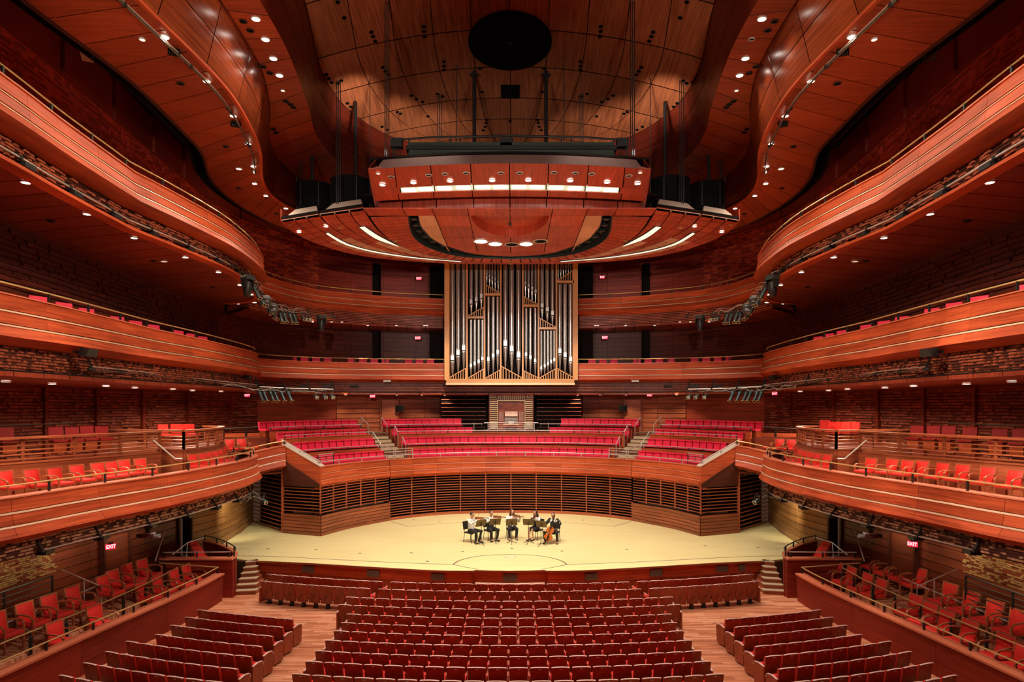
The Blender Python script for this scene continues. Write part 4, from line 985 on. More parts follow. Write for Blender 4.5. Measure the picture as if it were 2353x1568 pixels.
row((1244, 1252, 1259.5, 1266.7, 1274), (848, 843, 838, 833, 829), 759, (1240, 869, 1278, 847), 0.085)
row((1287, 1299, 1311.6), (811, 820, 830), 652, (1280, 847, 1319, 869), 0.14)
row((1283.5, 1289.5, 1295.2, 1301, 1306.5, 1312), (625, 621, 617, 613, 608, 603), 590, (1281, 645, 1318, 621), 0.06)

# ================================================================ ACOUSTIC CANOPY
Z0 = 15.5
O2 = smooth(cr([(-9.97, 29.71), (-10.12, 31.1), (-9.85, 33.2), (-9.32, 34.69), (-8.25, 36.5), (-6.3, 37.81), (-3.88, 38.62), (0, 38.9)], 0.4), 2)
B21 = smooth(cr([(-8.06, 28.76), (-8.16, 30.14), (-7.98, 31.73), (-7.6, 33.2), (-6.66, 35.3), (-4.61, 37.5), (-2.3, 38.45), (0, 38.82)], 0.4), 2)
B1C = smooth(cr([(-5.91, 27.81), (-6.02, 29.37), (-6.02, 31.89), (-5.62, 34.2), (-4.57, 36.4), (-2.4, 38.2), (0, 38.74)], 0.4), 2)
def zc(A): return [(*p[:2], Z0) for p in A]
def ruled(par, A, B, nu, nv, m, mats, z=Z0, gap=0.034, u1=1.0, th=0.05, sk=None):
    na = nu * 3; a = resamp(A, na); b = resamp(B, na)
    for i in range(nu):
        if (i + 1) / nu > u1: continue
        for j in range(nv):
            P = []; Q = []
            for q in range(4):
                pa, pb = a[i * 3 + q], b[i * 3 + q]
                def lp(t): return Vector((pa[0] + (pb[0] - pa[0]) * t, pa[1] + (pb[1] - pa[1]) * t, z))
                w = math.dist(pa[:2], pb[:2]) or 1; g = min(0.3 / nv, gap / w)
                P.append(lp(j / nv + g)); Q.append(lp((j + 1) / nv - g))
            for R in (P, Q):
                d = (R[-1] - R[0]); d = d.normalized() * gap; R[0] = R[0] + d; R[-1] = R[-1] - d
            k = MB(m); k.strip([tuple(p) for p in P], [tuple(p) for p in Q], th); obj('panel', k, M[mats(i, j)], par)
    k = MB(m); k.strip([(*p[:2], z + th + .002) for p in a], [(*p[:2], z + th + .002) for p in b], 0.12); obj('dark_board', k, M['dark'], par)
for m, sd in SIDE:
    w2 = wthing('canopy_wing', 'outer red crescent wing of the ceiling canopy, %s end' % sd, 'canopy', (m * -8, 32, Z0))
    ruled(w2, O2, B21, 18, 3, m, lambda i, j: 'canopy_pale' if 5 <= i <= 12 and j > 0 else 'canopy')
    w1 = wthing('canopy_wing', 'inner red crescent wing of the ceiling canopy, %s of centre' % sd, 'canopy', (m * -6, 32, Z0))
    ruled(w1, off(B21, 0.03), off(B1C, -0.05), 16, 3, m, lambda i, j: 'canopy_pale' if 6 <= i <= 11 and j > 0 else 'canopy')
    for par, a, b, ins in ((w2, O2[0], B21[0], 0.25), (w1, B21[0], B1C[0], 0.25)):
        va, vb = Vector((*a, Z0)), Vector((*b, Z0)); t = (vb - va); u = t.normalized() * 0.55
        k = MB(m); up = Vector((0, 0.65, 0.6))
        k.hexa([tuple(va + t * .01), tuple(vb - t * .03), tuple(vb - t * .03 + Vector((0, .3, 0))), tuple(va + Vector((0, .3, 0)))], [tuple(va + u + up), tuple(vb - u * .7 + up), tuple(vb - u * .7 + up + Vector((0, .2, 0))), tuple(va + u + up + Vector((0, .2, 0)))]); obj('front_face', k, M['cream'], par)
    k = MB(m); k.sweep(zc(O2), [(-0.03, 0), (0.02, 0), (0.02, 0.5), (-0.03, 0.5)]); obj('rim', k, M['canopy'], w2)
    # glowing slots
    s1a = [U(*p, Z0) for p in ((840, 519), (865, 536), (890, 550), (915, 564))]; s1b = [U(*p, Z0) for p in ((824, 521.5), (846.6, 539), (869.5, 551.5), (914, 565))]
    s2a = [U(*p, Z0) for p in ((755, 533), (787, 552.5), (814, 564), (869.5, 577.7), (961, 591), (1060, 599.5))]; s2b = [U(*p, Z0) for p in ((748, 536), (778, 555), (810, 567), (869.5, 581), (961, 593.4), (1059, 600.8))]
    for par, a, b in ((w1, s1a, s1b), (w2, s2a, s2b)):
        a = resamp(cr(a, .3), 12); b = resamp(cr(b, .3), 12)
        k = MB(m); k.strip([(*p, Z0 - 0.03) for p in b], [(*p, Z0 - 0.03) for p in a], 0.04); fr = obj('slot_frame', k, M['darktrim'], par)
        def inn(A, B, t): return [(p[0] + (q[0] - p[0]) * t, p[1] + (q[1] - p[1]) * t, Z0 - 0.04) for p, q in zip(A, B)]
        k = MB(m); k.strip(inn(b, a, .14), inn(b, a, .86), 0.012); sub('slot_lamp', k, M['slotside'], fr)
    for i, (px, py) in enumerate(((749, 518.5), (687, 531.5))):
        x, y = U(px, py, Z0); place(L_ON, (m * x, y, Z0 - 0.02), 'small bright lamp on the outer canopy wing, %s of two, %s end' % (('upper', 'lower')[i], sd), 'lamps in the canopy wings', (1.1, 1.1, 1))
    for i, (px, py) in enumerate(((665.5, 516), (781.5, 523.5), (908.5, 553))):
        x, y = U(px, py, Z0); k = MB(); k.box((m * x, y, Z0 - 0.03), (0.16, 0.16, 0.04), 0.78); tag(obj('sprinkler', k, M['brass']), 'tiny brass sprinkler under the canopy, %s from the %s tip' % (nth(i + 1), sd), 'sprinkler', 'canopy sprinklers')
for i, py in enumerate((602, 607)):
    x, y = U(1174, py, Z0); k = MB(); k.box((x, y - .2, Z0 - 0.03), (0.16, 0.16, 0.04), 0.78); tag(obj('sprinkler', k, M['brass']), 'tiny brass sprinkler at the rear centre of the canopy, %s one' % ('upper', 'lower')[i], 'sprinkler', 'canopy sprinklers')
# centre disc
cd_ = wthing('canopy_centre', 'central round red canopy panel with a black crescent slot, over the stage', 'canopy', (0, 33, Z0))
G1 = smooth(cr([U(*p, Z0) for p in ((939, 498), (941, 520), (948, 541), (965, 558), (990, 571), (1030, 584), (1090, 592.5), (1176, 595))], 0.35), 1); G1[-1] = (0, G1[-1][1])
G2 = smooth(cr([U(*p, Z0) for p in ((962, 498), (963.5, 512), (972, 528), (990, 547), (1020, 565), (1060, 578), (1110, 586.5), (1176, 589.5))], 0.35), 1); G2[-1] = (0, G2[-1][1])
ny = 29.0
for m, sd in SIDE:
    ruled(cd_, [p for p in B1C if p[1] > ny - 0.05], G1, 22, 1, m, lambda i, j: 'canopy')
    a, b = resamp(G1, 30), resamp(G2, 30)
    k = MB(m); k.strip([(*p, Z0 + 0.45) for p in a], [(*p, Z0 + 0.45) for p in b], 0.05); obj('crescent_void', k, M['void'], cd_)
    for A in (a, b):
        k = MB(m); k.sweep(A, [(-0.02, Z0 - 0.02), (0.02, Z0 - 0.02), (0.02, Z0 + 0.5), (-0.02, Z0 + 0.5)]); obj('slot_edge', k, M['spotbody'], cd_)
    for i in range(3, 28, 3):
        q = Vector((*a[i], Z0 + 0.25)).lerp(Vector((*b[i], Z0 + .25)), 0.5); k = MB(m); k.box(tuple(q), (0.25, 0.3, 0.2), i); k.tube([tuple(q + Vector((-.3, 0, .1))), tuple(q + Vector((.3, .1, 0)))], 0.03, 5); obj('slot_rigging', k, M['spotbody'], cd_)
# front strip and inner panels
xb = [-6.0, -4.4, -3.2, -1.75, 0, 1.75, 3.2, 4.4, 6.0]
for x0, x1 in zip(xb, xb[1:]):
    k = MB(); k.prism([(x0 + 0.018, 27.95), (x1 - 0.018, 27.95), (x1 - 0.018, ny - 0.03), (x0 + 0.018, ny - 0.03)], Z0, Z0 + 0.05); obj('panel', k, M['canopy'], cd_)
g2x = lambda y: byy([p for p in G2], y)
rows_ = [29.0, 30.75, 32.85, 34.5, 35.9]
for r0, r1 in zip(rows_, rows_[1:]):
    for x0, x1, mt in ((-9, -3.2, 'canopy_pale'), (-3.2, -1.75, 'canopy'), (-1.75, 0, 'canopy'), (0, 1.75, 'canopy'), (1.75, 3.2, 'canopy'), (3.2, 9, 'canopy_pale')):
        if r1 <= 33 and abs(x0 + x1) < 2: continue
        if x0 < -5: 
            poly = [(g2x(r0), r0 + .012), (x1 - .02, r0 + .02), (x1 - .02, r1 - .02), (min(x1 - .02, g2x(r1)), r1 - .012)]
        elif x1 > 5: poly = [(-g2x(r0), r0 + .012), (x0 + .02, r0 + .02), (x0 + .02, r1 - .02), (max(x0 + .02, -g2x(r1)), r1 - .012)]
        else:
            e0 = abs(g2x(r1)); poly = [(max(x0, -abs(g2x(r0))) + .02, r0 + .02), (min(x1, abs(g2x(r0))) - .02, r0 + .02), (min(x1, e0) - .02, r1 - .02), (max(x0, -e0) + .02, r1 - .02)]
        if abs(poly[0][0] - poly[1][0]) < .05: continue
        k = MB(); k.prism(poly, Z0, Z0 + 0.05); obj('panel', k, M[mt], cd_)
yy = [p for p in G2 if p[1] > 35.88]
k = MB(); k.prism([(p[0], p[1]) for p in yy] + [(-p[0], p[1]) for p in yy[::-1]], Z0, Z0 + 0.05); obj('panel', k, M['canopy'], cd_)
ell = [(-1.7 * math.cos(t), 29.15 + 3.35 * math.sin(t)) for t in [math.pi / 2 * i / 14 for i in range(15)]]
for m, sd in SIDE:
    k = MB(m); k.prism([(-1.74, 29.0), (-1.7, 29.0)] + ell + [(-0.01, 32.84), (-1.74, 32.84)], Z0, Z0 + 0.05); obj('panel', k, M['canopy'], cd_)
    k = MB(m); k.sweep([(-1.7, 28.95)] + ell, [(0, Z0 - 0.0), (0.03, Z0), (0.03, Z0 + 0.36), (0, Z0 + 0.36)]); obj('recess_rim', k, M['canopy'], cd_)
    k = MB(m); k.prism([(-1.75, 28.9), (-0.01, 28.9), (-0.01, 30.7), (-1.75, 30.7)], Z0 + 0.34, Z0 + 0.4); obj('panel', k, M['canopy'], cd_)
    k = MB(m); k.prism([(-1.75, 30.72), (-0.01, 30.72), (-0.01, 32.6), (-1.75, 32.6)], Z0 + 0.34, Z0 + 0.4); obj('panel', k, M['canopy'], cd_)
k = MB(); k.box((-0.02, 30.4, Z0 + 0.32), (0.03, 2.2, 0.03)); k.box((-.02, 29.4, Z0 + .3), (.16, .16, .06)); k.box((-.02, 31.5, Z0 + .3), (.16, .16, .06)); obj('hanging_track', k, M['black'], cd_)
k = MB(); k.prism([(-6, 27.9), (6, 27.9), (5.8, 33), (4, 36), (0, 37.4), (-4, 36), (-5.8, 33)], Z0 + 0.52, Z0 + 0.62); obj('dark_board', k, M['dark'], cd_)
for i, (px, on) in enumerate(((1105, 1), (1138, 1), (1176, 0), (1209, 1), (1242, 0))):
    py = (553.5, 559.5, 561, 559.5, 553.5)[i]; x, y = U(px, py, Z0); place(L_ON if on else L_OFF, (x, y, Z0 - 0.01), ('wide %s round lamp in the canopy centre, %s of five from the left' % (('unlit', 'lit')[on], nth(i + 1))), 'five lamps in the canopy centre', (3.6, 4.2, 1.2))
# front reflector with its lamp slot
Z1 = 15.8
rf = wthing('front_reflector', 'curved red front reflector with bright lamp slot, nearest part of the canopy', 'canopy', (0, 25, Z1))
NE = lambda x: 23.55 + 0.62 * (x / 5) ** 2
xs9 = [-5.0, -4.05, -2.75, -1.35, 0, 1.35, 2.75, 4.05, 5.0]
def rrow(y0, y1, z0_, z1_, mat, name='panel', x=xs9, fl=1.0, fl2=1.0):
    for a, b in zip(x, x[1:]):
        A = []; B = []
        for q in range(4):
            t = a + 0.018 + (b - a - 0.036) * q / 3
            A.append((t * fl, NE(t) + y0, z0_)); B.append((t * fl2, NE(t) + y1, z1_))
        k = MB(); k.strip(A, B, 0.05); obj(name, k, M[mat], rf)
rrow(0, 2.25, Z1, Z1, 'canopy', fl2=1.07); rrow(2.98, 3.75, Z1, Z1, 'canopy', fl=1.09, fl2=1.11); rrow(4.52, 4.60, 16.1, 15.53, 'polished', 'upright_panel', fl=1.11, fl2=1.11); rrow(4.4, 4.9, 16.1, 16.1, 'darkwood', 'cove_top', fl=1.11, fl2=1.11)
rrow(2.26, 2.97, Z1, Z1, 'canopy', x=[-5.0, -3.95], fl=1.07, fl2=1.09); rrow(2.26, 2.97, Z1, Z1, 'canopy', x=[3.95, 5.0], fl=1.07, fl2=1.09)
k = MB(); A = [(x * 1.0, NE(x) - 0.01, Z1) for x in [i * .5 - 5 for i in range(21)]]; B = [(p[0] * (0.99 if abs(p[0]) < 4.6 else .93), p[1] + 0.02, Z1 + (0.30 if abs(p[0]) < 4.6 else .12)) for p in A]
k.strip(A, B, 0.01); obj('front_rim', k, M['rimgrey'], rf)
for m in (1, -1):
    k = MB(m); k.strip([(-5.02, NE(5), Z1), (-5.7, NE(5) + 4.9, Z1 - .2)], [(-4.75, NE(5) + .1, Z1 + .4), (-5.4, NE(5) + 4.9, Z1 + .4)], .02); obj('side_rim', k, M['canopy'], rf)
k = MB(); k.prism([(-5, 24.4), (-2.5, 23.9), (0, 23.75), (2.5, 23.9), (5, 24.4), (5.4, 28), (-5.4, 28)], Z1 + 0.42, Z1 + 0.5); obj('dark_board', k, M['dark'], rf)
for a, b in ((-4.2, -2.9), (-2.86, -1.4), (-1.36, -0.02), (0.02, 1.36), (1.4, 2.86), (2.9, 4.2)):
    A = [(a + (b - a) * q / 3, NE(a + (b - a) * q / 3) + 2.26, Z1 + 0.03) for q in range(4)]; B = [(p[0] * 1.02, p[1] + 0.72, Z1 + 0.03) for p in A]
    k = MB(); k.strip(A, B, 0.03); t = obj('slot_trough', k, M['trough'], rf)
    n = 2
    for i in range(n):
        x = a + (b - a) * (i + 0.5) / n; k = MB(); k.box((x * 1.01, NE(x) + 2.62, Z1 + 0.02), (0.50, 0.30, 0.03)); sub('flood_lamp', k, M['slotlamp'], t)
for i, px in enumerate((879, 950, 1034, 1131, 1214, 1310, 1395, 1465)):
    py = (423, 418, 414, 413, 412.5, 413.5, 417, 420)[i]; x, y = U(px, py, Z1); place(L_ON, (x, y, Z1 - 0.015), 'bright lamp on the front reflector, %s of eight from the left' % nth(i + 1), 'lamps on the front reflector', (1.25, 1.25, 1)); 
for i, px in enumerate((899, 985, 1022, 1071, 1151, 1194, 1273, 1322, 1360, 1445)):
    py = (405, 401, 398, 396, 396, 396, 395, 396, 398, 402.5)[i]; x, y = U(px, py, Z1); place(L_OFF, (x, y, Z1 - 0.015), 'unlit round fitting on the front reflector, %s of ten from the left' % nth(i + 1), 'unlit fittings on the front reflector', (1.25, 1.25, 1))
for i, (px, py) in enumerate(((869, 397), (1471, 395))):
    x, y = U(px, py, Z1); place(L_WIDE, (x, y, Z1 - 0.015), 'small pale detector at the %s corner of the front reflector' % ('left', 'right')[i], 'reflector detectors', (0.5, 0.5, 1))
# lighting bridge above the reflector
br_ = wthing('lighting_bridge', 'black lighting bridge with guard rails above the front reflector', 'lighting bridge', (0, 25, 16.3))
by = 24.9
def BP(px, py): return UD(px, py, by)
k = MB(); k.bar(BP(943, 358), BP(1408, 358), 0.5, 0.30); obj('trough', k, M['greensteel'], br_)
for i, (a, b) in enumerate(((945, 1055), (1060, 1170), (1180, 1290), (1295, 1405))): k = MB(); k.bar(UD(a, 357, by - .28), UD(b, 357, by - .28), 0.04, 0.24); obj('trough_panel', k, M['greensteel'], br_)
k = MB(); k.bar(BP(935, 345), BP(1415, 345), 0.5, 0.16); obj('black_beam', k, M['black'], br_)
k = MB(); k.bar(BP(940, 334), BP(1410, 334), 0.3, 0.10); obj('upper_tube', k, M['greensteel'], br_)
k = MB(); k.tube([BP(905, 322), BP(1000, 315), BP(1176, 312), BP(1340, 315), BP(1445, 323)], 0.035, 6); obj('guard_rail', k, M['black'], br_)
for px in (905, 940, 1035, 1057, 1150, 1178, 1290, 1312, 1410, 1440): k = MB(); k.bar(BP(px, 318), BP(px, 362), 0.05, 0.05); obj('guard_post', k, M['black'], br_)
for px in (912, 1163, 1430): 
    k = MB(); k.box(BP(px, 330), (0.42, 0.3, 0.32)); rk = obj('dimmer_box', k, M['black'], br_)
    for q in range(5): k = MB(); a = BP(px - 8 + q * 4, 338); k.tube([a, (a[0], a[1] - .05, a[2] - 0.55)], 0.012, 4); sub('cable', k, M['spotbody'], rk)
# round black speaker shrouds behind the wings, on masts
for m, sd in SIDE:
    for i, (px, py, y, r) in enumerate(((806, 478, 30.5, 0.85), (722, 487, 31.5, 0.80))):
        x, _, z = UD(px, py, y)
        s = wthing('speaker_shroud', 'black round shroud above the canopy, %s one, %s side' % (('larger', 'outer')[i], sd), 'shroud', (m * x, y, z))
        k = MB(m); k.lathe([(r * .9, z), (r, z + .2), (r, z + 1.1), (r * 1.04, z + 1.15), (r * 1.04, z + 1.2), (r * .9, z + 1.2), (r * .9, z + .4), (0.001, z + .4)], 28, c=(x, y, 0)); obj('drum', k, M['shroud'], s)
        for q in range(6): k = MB(m); t = q * math.pi / 3; k.bar((x + r * 1.01 * math.cos(t), y + r * 1.01 * math.sin(t), z + .1), (x + r * 1.01 * math.cos(t), y + r * 1.01 * math.sin(t), z + 1.15), .05, .05); obj('strut', k, M['black'], s)
    for i, (px, yt, yb, y) in enumerate(((817, 125, 425, 30.5), (717, 320, 445, 31.5))):
        x, _, z = UD(px, yb, y); zt_ = min(UD(px, yt, y)[2], zdome(x, y) - 0.12 if i == 0 else 18.97)
        k = MB(m); k.tube([(x, y, z), (x, y, zt_)], 0.075, 8); tag(obj('hoist_mast', k, M['black']), 'black mast rising from the %s shroud to the ceiling, %s side' % (('larger', 'outer')[i], sd), 'mast')
    x, y = dome_xy(1090, 160); k = MB(m); k.tube([(x, y, 16.2), (x, y, zdome(x, y) - .06)], 0.085, 8); k.box((x, y, zdome(x, y) - .22), (.4, .12, .08)); tag(obj('hoist_mast', k, M['black']), 'thick black mast dropping from the dome to the bridge, %s of centre' % sd, 'mast')
    ci = 0
    for px, pt, nn in ((889, 2, 3), (1010, 215, 3), (850, 180, 1), (778, 185, 3), (1049, 150, 1), (690, 335, 3)):
        for q in range(nn):
            ppx = px + (q - (nn - 1) / 2) * 4.5
            if px == 690: x, y, zt_ = UD(ppx, pt, 32.0); 
            else: x, y = dome_xy(ppx, pt); zt_ = zdome(x, y)
            ci += 1; k = MB(m); k.tube([(x, y, 16.0), (x, y, zt_)], 0.018, 5); tag(obj('hoist_cable', k, M['black']), 'thin black hoist cable, %s from the outside, hanging %s of the dome' % (nth(ci), sd), 'cable', 'hoist cables on the %s side' % sd)

# ================================================================ SEATS
# folding auditorium seat, its wooden back to the camera (local: faces +y)
def seat_proto(name, cat, panel=0):
    t = thing(name, 'x', cat)
    R = Matrix.Translation((0, -0.02, 0.33)) @ Matrix.Rotation(math.radians(9), 4, 'X')
    k = MB(); w = 0.233
    prof = [(-w * .96, -0.13), (w * .96, -0.13), (w, 0.542), (w * 0.6, 0.553), (0, 0.556), (-w * 0.6, 0.553), (-w, 0.542)]
    n = len(prof)
    k.addM(R, [(x, -0.03 - 0.008 * (1 - (x / w) ** 2), z) for x, z in prof] + [(x, 0.0, z) for x, z in prof], [tuple(range(n)), tuple(range(n, 2 * n))[::-1]] + [(i, n + i, n + (i + 1) % n, (i + 1) % n) for i in range(n)])
    bs = obj('back_shell', k, M['seatwood'], t, 30)
    k = MB(); pts = [(x, -0.022, z + 0.004) for x, z in ((-w, 0.542), (-w * 0.6, 0.553), (0, 0.556), (w * 0.6, 0.553), (w, 0.542))]
    for a, b in zip(pts, pts[1:]): k.bar(tuple(R @ Vector(a)), tuple(R @ Vector(b)), 0.055, 0.012)
    sub('top_edge', k, M['edgelit'], bs, label='top edge with painted light')
    k = MB(); k.box((0, -0.054, 0.52), (0.07, 0.006, 0.018), M=R); sub('number_plate', k, M['cream'], bs, label='small pale number plate')
    k = MB(); k.box((0, 0.035, 0.27), (0.44, 0.07, 0.48), M=R); obj('back_cushion', k, M['red'], t)
    k = MB(); k.box((0, 0.26, 0.44), (0.44, 0.42, 0.09), rx=0.10); k.box((0, .26, .39), (.42, .4, .03), rx=.1); obj('seat_cushion', k, M['red'], t)
    for s in (-1, 1):
        if panel == s: continue
        k = MB(); k.box((s * 0.262, 0.17, 0.595), (0.05, 0.30, 0.03)); k.box((s * 0.262, 0.05, 0.47), (0.03, 0.05, 0.24)); obj('armrest', k, M['armpale'], t)
    if panel:
        s = panel
        k = MB(); P = [(-0.14, 0.06), (0.30, 0.06), (0.34, 0.50), (0.30, 0.60), (0.10, 0.63), (-0.12, 0.60)]
        k.add([(s * 0.255, y, z) for y, z in P] + [(s * 0.30, y, z) for y, z in P], [tuple(range(6))[::s], tuple(range(6, 12))[::-s]] + [(i, (i + 1) % 6, 6 + (i + 1) % 6, 6 + i)[::-s] for i in range(6)]); e = obj('end_panel', k, M['endpanel'], t)
        k = MB(); 
        for a, b in zip(P[2:], P[3:]): k.bar((s * 0.278, a[0], a[1] + .008), (s * 0.278, b[0], b[1] + .008), 0.055, 0.02)
        sub('arm_cap', k, M['edgelit'], e)
    k = MB(); k.lathe([(0.10, 0.0), (0.10, 0.02), (0.075, 0.03), (0.085, 0.28), (0.11, 0.30)], 12, c=(0, 0.08, 0)); obj('pedestal', k, M['black'], t)
    return remember(t)
SP = {0: seat_proto('theatre_chair', 'seat'), 1: seat_proto('aisle_chair', 'seat', 1), -1: seat_proto('aisle_chair', 'seat', -1)}
def pseat(p, x, y, rz, label, group, z=0.0):
    if id(p) not in FIRST:
        FIRST[id(p)] = 1; p.location = (x, y, z); p.rotation_euler = (0, 0, rz); p['label'] = label; p['group'] = group; return p
    o = dup(p, (x, y, z), rz, label); o['group'] = group; return o
RC = 30.0
rowsY = [25.21, 24.2, 23.02, 22.12, 21.2, 20.36, 19.6, 18.8, 17.97, 17.22, 16.38, 15.55]
def rowpt(yc, x): return yc + RC - math.sqrt(RC * RC - x * x), math.asin(x / RC)
def put_row(yc, x0, x1, n, lab, group, ends=(0, 0), skip=None):
    a0, a1 = math.asin(x0 / RC), math.asin(x1 / RC)
    for i in range(n):
        a = a0 + (a1 - a0) * (i + 0.5) / n; x = RC * math.sin(a); y = yc + RC - RC * math.cos(a)
        if skip and skip(x, y): continue
        p = SP[-1] if (i == 0 and ends[0]) else SP[1] if (i == n - 1 and ends[1]) else SP[0]
        pseat(p, x, y, a, lab(i, n), group)
def lab_c(r):
    return lambda i, n: 'wooden theatre seat, %s from the left, %s row from the stage, middle block' % (nth(i + 1), nth(r))
ctr = [None, None, (-5.62, 21), (-5.66, 21), (-5.13, 19), (-5.10, 19), (-5.12, 19), (-5.14, 20), (-5.18, 20), (-5.22, 20), (-5.30, 20)]
row_seats = 0
for r, yc in enumerate(rowsY[:11]):
    if r < 2:
        xs_ = ((-9.45, -4.72, 10), (-4.45, 4.45, 17), (4.72, 9.45, 10)) if r == 0 else ((-9.3, -4.98, 9), (-4.72, 4.72, 18), (4.98, 9.3, 9))
        for b, (x0, x1, n) in enumerate(xs_):
            w = ('left', 'middle', 'right')[b]
            put_row(yc, x0, x1, n, lambda i, n, w=w, r=r: 'wooden theatre seat, %s from the left of the %s front row, %s group' % (nth(i + 1), ('very', 'second')[r], w), 'seats in the two front rows', (b == 0 and 1, b == 2 and 1))
    else:
        x0, n = ctr[r]; put_row(yc, x0, -x0, n, lab_c(r + 1), 'seats of the middle block', (1, 1))
sider = [(5, -6.62, -10.0, 7), (6, -6.66, -10.05, 7), (7, -6.68, -10.1, 7), (8, -6.68, -10.12, 7), (9, -6.68, -10.65, 8), (10, -6.7, -10.75, 8), (11, -6.7, -10.85, 8)]
for j, (r, xa, xb_, n) in enumerate(sider):
    yc = rowsY[r]
    for m, sd in SIDE:
        x0, x1 = (xb_, xa) if m > 0 else (-xa, -xb_)
        put_row(yc, x0, x1, n, lambda i, n, sd=sd, j=j: 'wooden theatre seat, %s from the left, %s row of the %s side block' % (nth(i + 1), nth(j + 1), sd), 'seats of the %s block' % sd, (m < 0 and 1, m > 0 and 1),
                skip=lambda x, y: abs((x) * F / y) > 1176 + 60 or HY + (CZ - .8) * F / y > 1600)
# last visible seat tops at the lower corners
for m, sd in SIDE:
    put_row(14.72, -10.95 if m > 0 else 8.8, -8.8 if m > 0 else 10.95, 4, lambda i, n, sd=sd: 'wooden theatre seat cut by the lower picture edge, %s from left, %s block' % (nth(i + 1), sd), 'seats of the %s block' % sd)

# ================================================================ CHOIR SEATS (red, facing the stage and the camera)
def choir_proto():
    t = thing('choir_chair', 'x', 'seat')
    k = MB(); k.box((0, 0.02, 0.62), (0.50, 0.08, 0.44), rx=-0.14); k.box((0, 0.0, 0.80), (0.49, 0.09, 0.06), rx=-0.14); obj('backrest', k, M['crimson'], t)
    k = MB(); k.box((0, -0.24, 0.42), (0.48, 0.42, 0.10)); obj('seat_cushion', k, M['crimson'], t)
    k = MB(); k.box((0, -0.2, 0.2), (0.46, 0.34, 0.36)); obj('base', k, M['seatwood'], t)
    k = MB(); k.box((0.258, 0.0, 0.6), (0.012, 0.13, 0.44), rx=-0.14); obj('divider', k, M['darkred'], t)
    return remember(t)
CS = choir_proto()
def pchoir(r, z, t0, t1, n, lab, group):
    for i in range(n):
        t = t0 + (t1 - t0) * (i + 0.5) / n; x, y = arcp(r, t, t)[0]; rz = math.radians(t)
        if 'choir' not in FIRST:
            FIRST['choir'] = 1; CS.location = (x, y, z); CS.rotation_euler = (0, 0, rz); CS['label'] = lab(i); CS['group'] = group; continue
        o = dup(CS, (x, y, z), rz, lab(i)); o['group'] = group
CR = [(10.6, 4.05, 33.3, 23, 70.5, 43, 9), (11.75, 4.7, 34, 26, 70.5, 42.5, 10), (12.8, 5.2, 34.5, 14, 70.5, 42, 11), (13.95, 5.75, 35, 10, 70.5, 42, 13)]
CRN = ['front', 'second', 'third', 'rearmost']
for q, (r, z, tc, nc, ta, tb, n_) in enumerate(CR):
    if q < 2: pchoir(r, z, tc, -tc, nc, lambda i, q=q: 'red choir seat, %s from the left in the %s row of the middle choir section' % (nth(i + 1), CRN[q]), 'red choir seats')
    else:
        ti = 11 if q == 2 else 13.5
        n2 = round((tc - ti) * math.pi / 180 * r / 0.53)
        pchoir(r, z, tc, ti, n2, lambda i, q=q: 'red choir seat, %s from the aisle in the %s row left of the organ console' % (nth(i + 1), CRN[q]), 'red choir seats')
        pchoir(r, z, -tc, -ti, n2, lambda i, q=q: 'red choir seat, %s from the aisle in the %s row right of the organ console' % (nth(i + 1), CRN[q]), 'red choir seats')
    n3 = round((ta - tb) * math.pi / 180 * r / 0.53)
    pchoir(r, z, ta, tb, n3, lambda i, q=q: 'red choir seat, %s from the outer end of the %s row, left choir wing' % (nth(i + 1), CRN[q]), 'red choir seats')
    pchoir(r, z, -ta, -tb, n3, lambda i, q=q: 'red choir seat, %s from the outer end of the %s row, right choir wing' % (nth(i + 1), CRN[q]), 'red choir seats')

